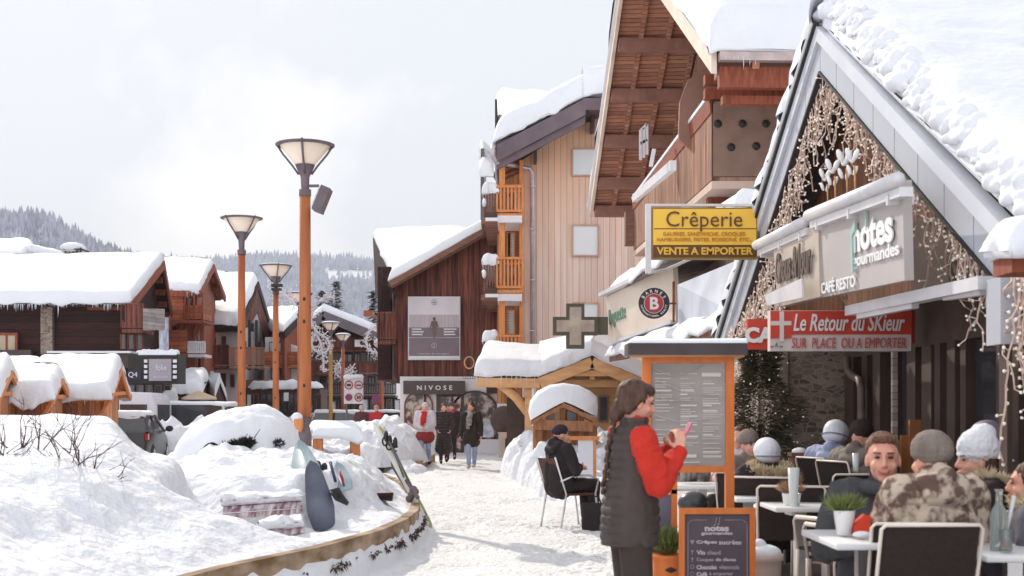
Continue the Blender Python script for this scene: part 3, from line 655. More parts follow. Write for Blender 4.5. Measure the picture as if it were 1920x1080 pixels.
for i, x in enumerate(range(604, 740, 15)): win(E, x, 748, x+12, 772, 70.8, (DARK, BWOOD, GREYM)[i%3], (GLASS, GLASSL, GLASS, GLASS)[i%4], 0)
mb = MB(); mb.pb(618,747,642,752,70.6,.06); mb.build('shop_panel', BLACK, E)
mb = MB(); mb.pb(682,582,698,592,86,1.2); mb.build('chimney', RWOOD, E)
# row of shopfronts at street level behind the lamps
G_ = thing('shop_row', 'low dark row of shopfronts with small signs and snow along its awning under the lamps', 'shops', (-9.5, 62, 0))
mb = MB(); mb.pb(432,728,600,790,61.5,2.5); mb.build('wall', DARK, G_)
mb = MB(); snow_slab(mb, P(470,727,61.3), P(600,727,61.3), P(600,727,64), P(470,727,64), .3, amp=.2, n=16); mb.build('snow', SNOW, G_)
for i, x in enumerate(range(436, 596, 13)): win(G_, x, 738, x+11, 772, 61.3, (RWOOD, BLACK, DMET)[i%3], (GLASS, GLASS, GLASSL, GLASS)[i%4], 0)
for (x,y,w_,h_,m_) in ((560,745,12,6,WPAINT),(576,760,10,10,GREYM),(532,736,9,16,WPAINT),(586,742,12,4,BLACK)): mb = MB(); mb.pb(x,y,x+w_,y+h_,61.1,.05); mb.build('sign_panel', m_, G_)
# cafe terrace roof, parasol
CT = thing('cafe_shelter', 'low snow covered shelter roof beside the beige parasol across the road', 'shelter', (-12, 48, 0))
r_ = (P(330,712,50), P(389,709,50), P(302,738,45), P(378,734,45), P(340,735,55), P(400,742,55)); gable_roof(CT, *r_, .12, DWOOD, .4, amp=.12); gable_body(CT, *r_, .1, RWOOD)
mb = MB(); snow_slab(mb, P(302,756,44), P(334,756,44), P(334,742,46), P(302,742,46), .4, n=8, m=6); mb.build('drift', SNOW, CT)
CT2 = thing('cafe_shelter', 'small steep snowy shelter roof just right of the parasol', 'shelter', (-11, 50, 0))
r_ = (P(393,708,54), P(413,716,50), P(388,740,52), P(403,744,48), P(400,740,56), P(426,752,53)); gable_roof(CT2, *r_, .1, DWOOD, .3, sn=(8,8)); gable_body(CT2, *r_, .1, DWOOD)
PS = thing('parasol', 'beige parasol standing open in front of the snowy cafe shelter', 'parasol', P(373,800,43.5))
c = P(373,734,43.5); mb = MB(); mb.lathe([(.02,.02),(.1,0),(.55,-.19),(.6,-.2),(.6,-.28),(.58,-.28)], c, 8, False); mb.build('canopy', mat('beige_canvas', hexc(206,184,160), .9, hexc(186,164,142), vs=3, bump=.1), PS)
mb = MB(); mb.tube([c, V((c.x, c.y, 0))], .025, 8); mb.build('pole', DMET, PS)
# ---- NIVOSE building
Nb = thing('shop_building', 'dark red board building with framed poster and white arched shopfront ending the path', 'building', (-3, 50, 0))
d = 47.0
z0 = 0; zl = PZ(527,d); 
FR = [P(735,535,d), P(905,436,d), P(1100,330,d), P(1100,712,d), P(735,712,d)]
mb = MB(); mb.ext(FR, (0,9,0)); mb.build('upper_wall', DWOODV, Nb)
mb = MB(); mb.pb(708,500,733,712,d+1.0,6); mb.build('side_gallery', DWOOD, Nb)
railing(Nb, (PX(708,46.4),46.4,PZ(638,46.4)), (PX(742,46.4),46.4,PZ(638,46.4)), 1.0, DWOODV, n=12, floor=(0,.7,0))
mb = MB(); mb.pb(708,500,716,640,46.9,.2); mb.beam(P(731,530,46.5), P(745,556,46.5), .16, .16); mb.build('gallery_post', DWOOD, Nb)
mb = MB(); mb.quadslab(P(728,527,46.3), P(910,425,46.3), P(910,425,46.3)+V((0,7,0)), P(728,527,46.3)+V((0,7,0)), (0,0,-.22)); rf = mb.build('roof', DARK, Nb)
mb = MB(); mb.beam(P(731,533,46.25), P(908,433,46.25), .1, .2); mb.beam(P(733,538,46.35), P(908,440,46.35), .1, .14); mb.build('barge_board', BWOOD, Nb)
mb = MB(); a = P(727,526,46.2); b = P(910,424,46.2); snow_slab(mb, a, b, b+V((0,6.5,0)), a+V((0,6.5,0)), .36, edges=(1,0,1,1), amp=.03, droop=.05, r=.22); mb.build('roof_snow', SNOW, rf)
mb = MB(); snow_slab(mb, P(735,522,47.5), P(900,470,47.5), P(880,436,54), P(699,440,54), .3, edges=(1,1,1,1), amp=.12, ns=.5, droop=0); mb.build('roof_snow', SNOW, rf)
mb = MB(); mb.add([P(735,524,47.4), P(900,480,47.4), P(880,448,54), P(699,446,54), P(735,560,47.4), P(900,560,47.4), P(880,560,54), P(704,560,54)], [(0,1,2,3),(4,5,6,7),(0,1,5,4),(1,2,6,5),(2,3,7,6),(3,0,4,7)]); mb.build('back_roof', DWOOD, Nb)
mb = MB(); mb.tube([P(742,545,46.8), P(738,540,46.7), P(738,700,46.8), P(748,715,46.9)], .05, 6); mb.build('downpipe', DMET, Nb)
GWn = mat('rendered_grey_wall', hexc(246,238,236), .9, hexc(228,218,218), vs=1.2, bump=.2)
mb = MB(); mb.pb(750,706,945,880,d-.25,8); mb.build('ground_floor_wall', GWn, Nb)
def arch(x0, x1, ytop, ybot, d, name, fm, gm, split=()):
    a = P(x0, ybot, d); b = P(x1, ytop, d); r = (b.x-a.x)/2; cx = (a.x+b.x)/2; zc = b.z-r*.9
    def ol(s): return [(cx-r*s, a.z)]+[(cx-r*s*math.cos(t), zc+r*.9*s*math.sin(t)) for t in [math.pi*k/16 for k in range(17)]]+[(cx+r*s, a.z)]
    o, i = ol(1), ol(.9); mb = MB(); n = len(o); y0, y1 = d-.08, d+.06
    vs = [V((x, y0, z)) for x, z in o]+[V((x, y0, z)) for x, z in i]+[V((x, y1, z)) for x, z in o]+[V((x, y1, z)) for x, z in i]
    mb.add(vs, [(k, k+1, n+k+1, n+k) for k in range(n-1)]+[(k, k+1, 2*n+k+1, 2*n+k) for k in range(n-1)]+[(n+k, n+k+1, 3*n+k+1, 3*n+k) for k in range(n-1)])
    for s in split: x = PX(s, d); mb.box((x-.04, d-.07, a.z), (x+.04, d+.03, zc+r*.75))
    w_ = mb.build(name, fm, Nb); mb = MB(); mb.ext([V((x, d-.03, z)) for x, z in i], (0,.08,0)); mb.build('pane', gm, w_)
    return w_
SHOPG = mat('shop_glass', hexc(196,172,160), .2, hexc(62,48,46), vs=4, bump=0, spec=.6, contrast=3)  # pale noise patches paint warm shop lights into the dark glass colour
arch(758, 812, 735, 806, d-.29, 'arched_window', BWOOD, SHOPG, (797,))
arch(846, 934, 732, 824, d-.29, 'arched_window', DARK, SHOPG, (868, 893))
mb = MB(); mb.pb(818,736,870,850,d-.34,.1); dr = mb.build('shop_door', DARK, Nb)
mb = MB(); mb.pb(826,744,846,846,d-.37,.02); mb.pb(850,744,864,846,d-.37,.02); mb.build('pane', SHOPG, dr)
mb = MB(); mb.pb(905,786,926,820,d-.42,.03); mb.build('window_print', mat('ice_print', hexc(214,218,224), .6, hexc(130,134,144), vs=3, bump=0, contrast=2), Nb)
mb = MB(); mb.pb(897,824,940,853,d-.7,.4); mb.build('plinth', WALLW, Nb)
mb = MB(); mb.pb(912,723,938,738,d-.34,.06); mb.build('name_plate', DARK, Nb)
for i in range(26):
    pass
mb = MB()
for (x0,x1,y0,y1) in ((764,772,772,795),(776,792,760,790),(828,840,760,775),(852,862,756,780),(876,884,750,770),(890,900,776,790)):
    mb.pb(x0,y0,x1,y1,d-.44,.02)
mb.build('window_goods', mat('mixed_goods', hexc(214,180,160), .7, hexc(110,60,56), vs=5, bump=0, contrast=3), Nb)
NS = thing('shop_sign', 'dark brown sign board reading NIVOSE over the arched shopfront', 'sign', P(813,740,d-.5))
mb = MB(); mb.pb(756,714,872,739,d-.5,.12); mb.build('board', mat('sign_brown', hexc(88,74,72), .6, vs=1, bump=.05), NS)
text('NIVOSE', P(815,727,d-.51), (1,0,0), (0,0,1), .17, WPAINT, NS, wfit=1.28, bold=.018, ls=1.7)
PO = thing('poster', 'tall pale framed poster with a walking figure on the dark red board wall', 'poster', P(814,676,d-.1))
mb = MB(); mb.pb(765,556,863,675,d-.12,.08); mb.build('frame', WMET, PO)
mb = MB(); mb.pb(767,558,861,612,d-.14,.01); mb.build('print', mat('poster_pale', hexc(226,220,222), .6, hexc(206,198,202), vs=1, bump=0), PO)
mb = MB(); mb.pb(767,590,861,614,d-.145,.005); mb.build('print', mat('poster_mid', hexc(200,188,190), .6, hexc(170,156,160), vs=2, stretch=(8,1,.3), bump=0), PO)
mb = MB(); mb.pb(767,614,861,632,d-.15,.01); mb.pb(767,633.5,861,667,d-.15,.01); mb.build('print', mat('poster_grey', hexc(134,118,124), .6, hexc(116,102,108), vs=1, bump=0), PO)
mb = MB(); mb.pb(767,667.5,861,672.5,d-.15,.01); 
for (x,y,w_) in ((772,616,18),(772,621,22),(772,626,20),(832,616,24),(832,621,20),(832,626,22)): mb.pb(x,y,x+w_,y+2.2,d-.16,.005)
mb.build('text_block', WPAINT, PO)
text('Z', P(814,648,d-.155), (1,0,0), (0,0,1), .07, WPAINT, PO)
mb = MB(); mb.lathe([(.085,0),(.095,0),(.095,.008),(.085,.008)], P(814,648,d-.155), 20, M=Matrix.Rotation(math.pi/2, 3, 'X')); mb.build('ring', WPAINT, PO)
mb = MB(); mb.lathe([(.09,0),(.1,0),(.1,.008),(.09,.008)], P(814,567,d-.155), 20, M=Matrix.Rotation(math.pi/2, 3, 'X'))
mb.beam(P(814,564,d-.15), P(814,570,d-.15), .01, .02); mb.beam(P(811,567,d-.15), P(817,567,d-.15), .01, .02); mb.build('emblem', GREYM, PO)
text('thermes & montagne', P(814,663.5,d-.155), (1,0,0), (0,0,1), .05, WPAINT, PO, wfit=1.1)
mb = MB(); mb.ell(P(814,598,d-.16), (.055,.01,.07), 10); mb.ext([P(809,602,d-.17), P(819,602,d-.17), P(823,618,d-.17), P(818,610,d-.17), P(817,624,d-.17), P(815,634,d-.17), P(813,634,d-.17), P(811,624,d-.17), P(810,610,d-.17), P(805,618,d-.17)], (0,.01,0)); mb.build('figure', mat('poster_figure', hexc(120,98,98), .6, vs=3, bump=0), PO)
# hanging round sign beside it
RS = thing('hanging_sign', 'square iron lattice sign with pale ring hanging at the right edge of the poster building', 'sign', P(878,700,45))
mb = MB(); a = P(868,710,45); b = P(891,658,45)
for k in range(6): x = a.x+(b.x-a.x)*k/5; mb.beam((x,45,a.z), (x,45,b.z), .015, .015); z = a.z+(b.z-a.z)*k/5; mb.beam((a.x,45,z), (b.x,45,z), .015, .015)
mb.build('lattice', DMET, RS)
mb = MB(); mb.tube([P(880+9*math.cos(t), 680+11*math.sin(t), 44.95) for t in [i*math.pi/10 for i in range(21)]], .03, 6); mb.build('ring', PINE, RS)
# cabinet, sculpture, at the shop
CB = thing('beige_cabinet', 'beige cabinet with black handle rail standing right of the arched shop window', 'cabinet', P(953,858,38.5))
mb = MB(); mb.pb(935,811,972,858,38.5,.6); mb.build('body', mat('beige_panel', hexc(206,186,168), .7, vs=2, bump=.05), CB)
mb = MB(); mb.tube([P(949,845,38.4), P(949,824,38.4), P(951,821,38.4), P(968,821,38.4), P(970,824,38.4), P(970,845,38.4)], .03, 6); mb.beam(P(950,832,38.4), P(970,832,38.4), .04, .05); mb.build('handle', BLACK, CB)
BR = thing('wall_disc', 'round dark ribbed disc in front of a pale panel beside the arched window', 'ornament', P(946,812,39.5))
mb = MB(); mb.lathe([(.001,.0),(.1,.06),(.16,.02),(.30,.05),(.34,.02),(.43,.0),(.43,-.05),(.001,-.05)], P(945,787,39.4), 20, M=Matrix.Rotation(math.pi/2, 3, 'X')); mb.build('disc', DARK, BR)
mb = MB(); mb.pb(932,757,956,812,39.6,.04); mb.build('panel', WPAINT, BR)
# ================================================================ right side of the street
# ---- tall larch chalet
T = thing('chalet', 'tall pale larch clad chalet with stacked orange corner balconies and deep grey roof edge', 'chalet', (3, 46, 0))
d = 42.0
mb = MB(); mb.ext([P(980,300,d), P(1132,198,d), P(1290,300,d), P(1290,760,d), P(980,760,d)], (0,9,0)); mb.build('wall', LARCH, T)
apx = P(1140,180,40.3)
e0 = P(929,268,40.3); e1 = P(1350,268,40.3)
mb = MB()
for (a, b) in ((e0, V((apx.x,40.3,PZ(184,40.3)))), (V((apx.x,40.3,PZ(184,40.3))), e1)):
    mb.quadslab(a, b, b+V((0,9,0)), a+V((0,9,0)), (0,0,-.16))
rf = mb.build('roof', DMET, T)
FM = mat('grey_violet_fascia', hexc(116,98,104), .5, hexc(96,80,88), vs=2, bump=.05)
mb = MB(); A_ = P(931,272,40.2); B_ = P(1098,184,40.2); Cc = P(1135,184,40.2)
mb.quadslab(A_, B_, B_+V((0,.12,0)), A_+V((0,.12,0)), (0,0,-.52)); mb.quadslab(B_, Cc+V((1.2,0,0)), Cc+V((1.2,.12,0)), B_+V((0,.12,0)), (0,0,-.36))
mb.quadslab(A_+V((0,.14,-.53)), B_+V((0,.14,-.53)), B_+V((0,.3,-.53)), A_+V((0,.3,-.53)), (0,0,-.22))
mb.build('fascia', FM, T)
mb = MB()
for x, y in ((1004,264),(1112,206)): mb.pb(x-3,y,x+3,y+36,41.2,.8)
mb.build('bracket', DMET, T)
mb = MB(); a = P(924,264,40.2); b = P(1100,176,40.2); snow_slab(mb, a, b, b+V((0,9,0)), a+V((0,9,0)), .78, edges=(1,0,1,1), amp=.1, r=.5)
b2_ = P(1180,165,40.2); snow_slab(mb, b-V((.1,0,0)), b2_, b2_+V((0,9,0)), b+V((-.1,9,0)), .95, edges=(1,0,1,0), amp=.1, r=.5); mb.build('roof_snow', SNOW, rf)
mb = MB(); snow_slab(mb, P(931,252,50.5), P(1060,252,50.5), P(1060,190,58), P(931,182,58), .5, edges=(1,1,1,1), amp=.1, r=.4); mb.build('roof_snow', SNOW, rf)
mb = MB(); mb.pb(928,186,932,262,50.6,3); mb.build('back_fascia', BLACK, T)
for (x0,y0,x1,y1) in ((1073,279,1122,330),(1073,422,1122,480),(1074,568,1122,602)):
    w_ = win(T, x0-1, y0-1, x1+1, y1+1, d-.02, mat('pinkish_frame', hexc(206,168,150), .7, vs=3, bump=.1), mat('smooth_shutter', (.78,.79,.8), .5, (.74,.75,.77), vs=2, bump=.03), 0, fw=.05)
mb = MB(); mb.tube([P(925,272,40.1), P(923,292,40.1), P(930,305,40.3), P(975,312,41.6), P(993,316,41.85), P(999,326,41.85), P(999,665,41.85)], .075, 8)
for y in (350,430,525,620): mb.box((PX(994.5,41.8), 41.7, PZ(y+1,41.8)), (PX(1003.5,41.8), 42, PZ(y-1,41.8)))
mb.build('downpipe', mat('zinc', hexc(206,194,198), .35, hexc(180,170,176), metal=.5, bump=.02), T)
# balconies on the corner: loggia behind columns, box balconies further along the street side
mb = MB(); mb.ext([P(932,345,43.6), P(980,322,43.6), P(980,760,43.6), P(932,760,43.6)], (0,7,0)); mb.build('loggia_wall', OWOODP, T)
mb = MB()
for x in (936,): mb.pb(x,300,x+11,700,40.9,.2)
mb.pb(974,300,981,700,41.2,.3)
mb.beam(P(940,300,41), P(978,282,41), .16, .16)
for y in (346, 356, 492): mb.pb(936,y,980,y+4,41.05,.12)
mb.build('column', OWOOD, T)
for (yt, yb, ys_) in ((350,400,404),(484,543,551),(630,676,680)):
    railing(T, (PX(932,40.8),40.8,PZ(yb,40.8)), (PX(980,40.8),40.8,PZ(yb,40.8)), (yb-yt)*40.8/F, OWOOD, n=7, floor=(0,2.0,0), bw=.06)
    mb = MB(); mb.pb(933,ys_,979,ys_+13,40.75,1.9); o = mb.build('balcony_slab', WALLW, T)
    a = P(906,yt+4,43.5); b = P(932,yt+2,41)
    for (dd, xx0, xx1) in ((40.9,908,934),):
        railing(T, (PX(xx0,dd),dd,PZ(yb+8,dd)), (PX(xx1,dd),dd,PZ(yb+8,dd)), (yb-yt)*dd/F, BWOOD, n=5, floor=(0,6.0,0), bw=.05)
        railing(T, (PX(xx0,dd),dd,PZ(yb+8,dd)), (PX(xx0,dd),dd+6,PZ(yb+8,dd)), (yb-yt)*dd/F, BWOOD, n=26, bw=.06)
        mb = MB()
        c = P(xx0+2,yt+8,dd); snow_slab(mb, c+V((-.12,-.1,0)), c+V((.45,-.1,0)), c+V((.45,6,0)), c+V((-.12,6,0)), .3, amp=.15, ns=2); mb.ell(P(908,yt+30,40.8), (.07,.2,.14), 8)
        mb.pb(910,yb+8,934,yb+14,40.7,.1)
        mb.build('rail_snow', SNOW, o)
        mb = MB(); mb.pb(902,yb+10,930,yb+20,43.5,4); mb.pb(909,yb-2,932,yb+12,40.72,.06); mb.build('planter_box', BWOOD, o)
for (x0,y0,x1,y1,g) in ((948,362,958,398,0),(963,358,972,398,1),(948,496,956,540,0),(950,435,966,484,1),(960,500,970,540,0),(950,580,966,628,1),(952,430,957,484,0)): win(T, x0, y0, x1, y1, 43.5, OWOOD, GLASSL if g else GLASS, 0)
mb = MB()
for y in (380,392): mb.beam(P(948,330-(y-380),41.5), P(980,318-(y-380),41.5), .1, .08)
mb.build('brace', RWOOD, T)
mb = MB(); mb.pb(901,278,908,470,52,4); mb.build('back_wing', GREYM, T)
mb = MB(); snow_slab(mb, P(899,330,51), P(925,330,51), P(925,300,55), P(899,276,55), .5, amp=.15, n=6); mb.build('back_snow', SNOW, T)
# ---- pharmacy porch with snow roof
PH = thing('porch', 'pale timber gabled porch with deep snow roof in front of the larch chalet', 'porch', P(1060,820,30))
def pl(x, y, d): return P(x, y, d)
d0 = 30.0
mb = MB()
le = [P(893,704,d0), P(1012,706,d0), P(1110,667,d0), P(1212,712,d0)]
bk = V((0,5.5,0)); 
for a, b in zip(le, le[1:]):
    a2 = a+bk+V((0,0,.75)); b2_ = b+bk+V((0,0,.75))
    mb.quadslab(a, b, b2_, a2, (0,0,-.1))
rf = mb.build('roof', DARK, PH)
mb = MB(); U = V((0,0,.01))
snow_slab(mb, P(888,701,d0-.1), P(1016,701,d0-.1), P(1070,668,d0+5.4)+V((0,0,0)), P(905,660,d0+5.4), .34, edges=(1,0,1,1), amp=.05, r=.22, droop=.06)
snow_slab(mb, P(1008,704,d0-.12), P(1110,662,d0-.12), P(1120,640,d0+5), P(1012,662,d0+5.4), .34, edges=(1,0,1,0), amp=.05, r=.22, droop=.06)
snow_slab(mb, P(1108,662,d0-.12), P(1222,714,d0-.12), P(1222,680,d0+5), P(1118,640,d0+5), .34, edges=(1,1,1,0), amp=.05, r=.22, droop=.06)
mb.build('roof_snow', SNOW, rf)
mb = MB()
for (a, b) in ((le[1], le[2]), (le[2], le[3])): mb.beam(a+V((0,-.03,-.16)), b+V((0,-.03,-.16)), .12, .26)
mb.beam(le[0]+V((0,0,-.16)), le[1]+V((0,0,-.16)), .12, .22)
mb.beam(P(1046,700,d0+.05), P(1172,700,d0+.05), .14, .14); mb.pb(1106,670,1115,712,d0+.1,.14)
mb.beam(P(1048,697,d0+.2), P(1108,679,d0+.2), .1, .1); mb.beam(P(1172,697,d0+.2), P(1112,679,d0+.2), .1, .1)
mb.pb(1012,712,1222,726,d0+.4,.2); mb.pb(900,712,1012,724,d0+.5,.2)
mb.build('truss', PINE, PH)
mb = MB(); mb.pb(984,715,1000,822,d0+.1,.22); mb.build('post', PINE, PH)
icicles(le[0]+V((0,-.06,-.02)), le[1]+V((0,-.06,-.02)), 30, .35, PH, .015)
mb = MB(); mb.tube([P(930,716,d0+.2), P(952,730,d0+.2), P(968,744,d0+.2), P(990,775,d0+.2)], [.1,.12,.12,.1], 8); mb.tube([P(905,718,d0+.25), P(950,726,d0+.25), P(976,748,d0+.25)], .06, 6); mb.build('brace', PINE, PH)
mb = MB(); mb.ext([P(1010,722,d0+1.2), P(1110,678,d0+1.2), P(1222,722,d0+1.2), P(1222,850,d0+1.2), P(1010,850,d0+1.2)], (0,3,0)); mb.build('wall', PINE, PH)
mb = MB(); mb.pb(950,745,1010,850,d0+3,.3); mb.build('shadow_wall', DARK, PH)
mb = MB(); mb.pb(997,714,1001,800,d0-.02,.08); mb.build('downpipe', WMET, PH)
mb = MB(); mb.pb(1104,716,1114,723,d0+.8,.12); mb.build('lantern', BLACK, PH)
win(PH, 1122, 742, 1140, 790, d0+1.15, GREYM, GLASS, 0)
# ---- green cross
CR = thing('pharmacy_cross', 'grey green pharmacy cross sign with frame hanging before the larch chalet', 'sign', P(1080,653,28))
def crs(s, cx, cy, a, b, d, r=3):
    pts = [(-b,-a),(b,-a),(b,-b),(a,-b),(a,b),(b,b),(b,a),(-b,a),(-b,b),(-a,b),(-a,-b),(-b,-b)]
    return [P(cx+x*s, cy+y*s, d) for x, y in pts]
GC = mat('cross_frame_green', hexc(88,80,64), .5, hexc(70,64,50), vs=2, bump=.03)
mb = MB(); mb.ext(crs(1,1079,611,42,17,28), (0,.25,0)); mb.build('frame', GC, CR)
mb = MB(); mb.ext(crs(1,1079,611,35.5,11,27.99), (0,.02,0)); mb.build('lamp_panel', mat('cross_panel', hexc(176,158,142), .12, hexc(140,122,110), vs=2.5, bump=.05, spec=.7, contrast=1.6), CR)
mb = MB(); mb.pb(1118,594,1140,627,28.05,.2); mb.build('side_box', GC, CR)
KW = mat('kiosk_wood', hexc(176,122,86), .7, hexc(134,88,60), vs=4, stretch=(4,4,.8), bump=.2)
# ---- round roofed kiosk under its snow cap
K = thing('kiosk', 'small brown timber kiosk under a huge rounded snow cap before the porch', 'kiosk', P(1056,840,26))
d1 = 26.0; mb = MB(); prof = [(995,787),(992,770),(996,750),(1008,733),(1030,722),(1056,718),(1084,724),(1104,734),(1117,746),(1118,762),(1114,780),(1056,754)]
k = 14; vs = []
top = [P(x,y,0) for x,y in prof]
up = [(995,787),(991,772),(994,752),(1008,733),(1030,722),(1056,718.5),(1084,723),(1106,734),(1118,745),(1119,764),(1116,782)]
lo = [(995,787),(1005,781),(1015,775),(1025,769),(1038,762),(1048,757),(1056,754),(1072,760),(1088,768),(1102,775),(1116,782)]
for i in range(k+1):
    t = i/k; s = math.sqrt(max(0, 1-(2*t-1)**6)); dd = d1-.75+t*1.6
    for (ux,uy),(lx,ly) in zip(up, lo):
        vs.append(P(lx+(ux-lx)*s, ly+(uy-ly)*s, d1)+V((0, dd-d1, 0)))
    for (ux,uy),(lx,ly) in list(zip(up, lo))[::-1]: vs.append(P(lx, ly+.2, d1)+V((0, dd-d1, 0)))
m_ = MB(); n2 = 22; m_.add(vs, [(i*n2+j, i*n2+(j+1)%n2, (i+1)*n2+(j+1)%n2, (i+1)*n2+j) for i in range(k) for j in range(n2)], True)
m_.build('roof_snow', SNOW, K)
mb = MB(); mb.quadslab(P(996,789,25.3), P(1056,756,25.3), P(1056,756,25.3)+V((0,1.4,0)), P(996,789,25.3)+V((0,1.4,0)), (0,0,-.08)); mb.quadslab(P(1056,756,25.3), P(1115,784,25.3), P(1115,784,25.3)+V((0,1.4,0)), P(1056,756,25.3)+V((0,1.4,0)), (0,0,-.08)); mb.build('roof', KW, K)
mb = MB(); 
for x in (1008,1050,1086): mb.pb(x,768 if x != 1050 else 760,x+9,840,25.5,.12)
mb.beam(P(1000,796,25.4), P(1112,800,25.4), .1, .2); mb.build('frame', KW, K)
mb = MB(); mb.pb(1024,775,1046,800,25.6,.05); mb.build('panel', LARCH, K)
win(K, 1060, 768, 1084, 797, 25.7, KW, GLASS, 0)
mb = MB(); mb.pb(1000,800,1120,850,25.6,.9); mb.build('counter', KW, K)
# ================================================================ chalet with the big carved balcony
def SXf(d): return 3.16-.04*(d-13)
U_ = thing('chalet', 'brown chalet with wide overhanging eaves and long board balcony above the shop signs', 'chalet', (4, 26, 0))
az_ = 11.9; R0 = V((13, 28.4, az_)); R1 = V((2.6, 28, az_)); E0 = V((13, 18.9, 6.66)); E1 = V((2.98, 18.5, 6.66)); F0 = V((13, 36.6, 7.3)); F1 = V((2.30, 36.3, 7.3))
mb = MB(); dn = V((0,0,-.1)); mb.quadslab(R0, R1, E1, E0, dn); mb.quadslab(R0+V((0,0,-.002)), R1+V((0,0,-.002)), F1, F0, dn); rf = mb.build('roof', BWOODX, U_)
mb = MB()
for e, e_, ww in ((E1, E0, .06), (F1, F0, .06)):
    mb.quadslab(R1+V((-.02,0,.06)), e+V((-.02,0,.06)), e+V((-.10,0,.06)), R1+V((-.10,0,.06)), (0,0,-.34))
mb.build('barge_board', mat('cream_painted_board', hexc(236,220,204), .6, hexc(214,192,172), vs=2, bump=.1), U_)
mb = MB()      # purlins and rafters under the eaves
for f in (.12,.30,.48,.66,.84,.97):
    for (r, e, s) in ((R1, F1, 1), (R1, E1, -1)):
        p = r+(e-r)*f; mb = MB(); mb.beam(p+V((.02,0,-.28)), p+V((2.4,.05,-.28)), .24, .3); mb.build('purlin', mat('purlin_wood', hexc(168,124,108), .8, hexc(142,102,88), vs=4, bump=.15), U_)
mb = MB()
for x in (.55, 1.2, 1.85):
    mb.beam(R1+V((x,0,-.15)), F1+V((x,0,-.15)), .1, .12); mb.beam(R1+V((x,0,-.15)), E1+V((x,0,-.15)), .1, .12)
mb.build('rafter', BWOODX, U_)
s = MB(); up = V((0,0,.02))
snow_slab(s, E1+V((-.16,-.12,.05)), E0+V((0,-.12,.05)), R0+up, R1+V((-.12,0,.05)), .62, edges=(1,0,0,1), r=.35, amp=.08)
snow_slab(s, F1+V((-.16,.12,.05)), F0+V((0,.12,.05)), R0+up, R1+V((-.16,0,.05)), .35, edges=(1,0,0,1), r=.15, amp=.1, ns=3); s.build('roof_snow', SNOW, rf)
icicles(E1+V((0,-.16,-.1)), E0+V((-5,-.16,-.1)), 60, .28, U_, .012)
gut = MB(); gut.beam(E1+V((0,-.08,-.06)), E0+V((0,-.08,-.06)), .14, .12); gut.build('gutter', mat('zinc2', hexc(196,178,176), .4, hexc(170,152,150), metal=.3, bump=.02), U_)
mb = MB(); mb.beam(E1+V((.02,.1,-.32)), E0+V((0,.1,-.32)), .16, .30); mb.beam(E1+V((.1,.3,-.6)), E0+V((0,.3,-.6)), .16, .12); mb.build('eave_beam', RWOOD, U_)
mb = MB()
WX = 4.6
mb.ext([V((WX+.1,19.6,0)), V((WX+.1,19.6,6.6)), V((WX-.15,28,11.2)), V((WX-.4,35.4,7.2)), V((WX-.4,35.4,0))], (6,0,0)); mb.build('wall', BWOOD, U_)
mb = MB(); mb.tube([V((4.55,24+.0,9.0))+V((0,1.5*math.cos(t),1.3*math.sin(t)-.6)) for t in [math.pi*k/10 for k in range(11)]], .2, 8)
# curved wind screen between eaves and balcony
pts = [P(1273,240,22), P(1275,190,22), P(1290,150,22), P(1320,128,22), P(1360,122,22), P(1470,122,22), P(1470,320,22), P(1340,320,22), P(1273,260,22)]
mb = MB(); mb.ext(pts, (0,.12,0)); mb.build('side_screen', mat('plain_brown_panel', hexc(164,124,108), .8, hexc(146,108,94), vs=2, bump=.1), U_)
mb = MB(); mb.pb(1380,118,1400,135,21.9,.05); mb.pb(1420,118,1438,135,21.9,.05); mb.build('panel_window', WPAINT, U_)
mb = MB(); mb.ext([P(1455,118,21.5), P(1495,118,21.5), P(1495,240,21.5), P(1480,165,21.5)], (0,.1,0)); mb.build('light_board', PINE, U_)
# balcony
bx = lambda y: 3.12-.02*(y-20)
y0, y1 = 20.0, 30.6; zb, zt = 5.12, 6.42
vsn = V((bx(y0), y0, 0)); vf_ = V((bx(y1), y1, 0))
mb = MB(); mb.quadslab((bx(y0),y0,zb),(bx(y1),y1,zb+.25),(bx(y1),y1,zt+.16),(bx(y0),y0,zt),(.05,0,0)); BL = mb.build('balcony', mat('carved_balcony_board', hexc(192,144,118), .8, hexc(140,98,78), vs=3, stretch=(8,8,.6), planks=(1,.15), bump=.5, thin=.09), U_)
mb = MB(); mb.quadslab((bx(y0)-.05,y0-.1,zt),(bx(y1)-.05,y1,zt+.16),(bx(y1)+.12,y1,zt+.16),(bx(y0)+.12,y0-.1,zt),(0,0,.06)); mb.build('rail_snow', SNOW, BL)
mb = MB(); mb.quadslab((bx(y0)-.02,y0,zt-.25),(bx(y1)-.02,y1,zt-.09),(bx(y1)-.04,y1,zt+.14),(bx(y0)-.04,y0,zt-.02),(.05,0,0)); mb.build('handrail', RWOOD, BL)
mb = MB(); mb.box((bx(y0)+.02,y0-.02,zb+.05),(WX+.1,y0+.06,zt-.1)); mb.build('end_panel', mat('grey_brown_panel', hexc(146,118,104), .8, hexc(124,98,86), vs=3, bump=.2), BL)
mb = MB()
for i in range(2): mb.box((bx(y0)-.12,y0-.12,zt-.05+i*.22),(WX+.1,y0+.08,zt+.1+i*.22))
mb.build('top_beam', RWOOD, BL)
mb = MB()
for (x, y) in ((1371,190),(1420,190),(1346,232),(1392,232),(1436,232),(1371,276),(1418,274)):
    c = P(x,y,y0-.03); mb.lathe([(.001,0),(.062,0),(.062,.01),(.001,.01)], c, 14, M=Matrix.Rotation(math.pi/2, 3, 'X'))
mb.build('cut_hole', BLACK, BL)
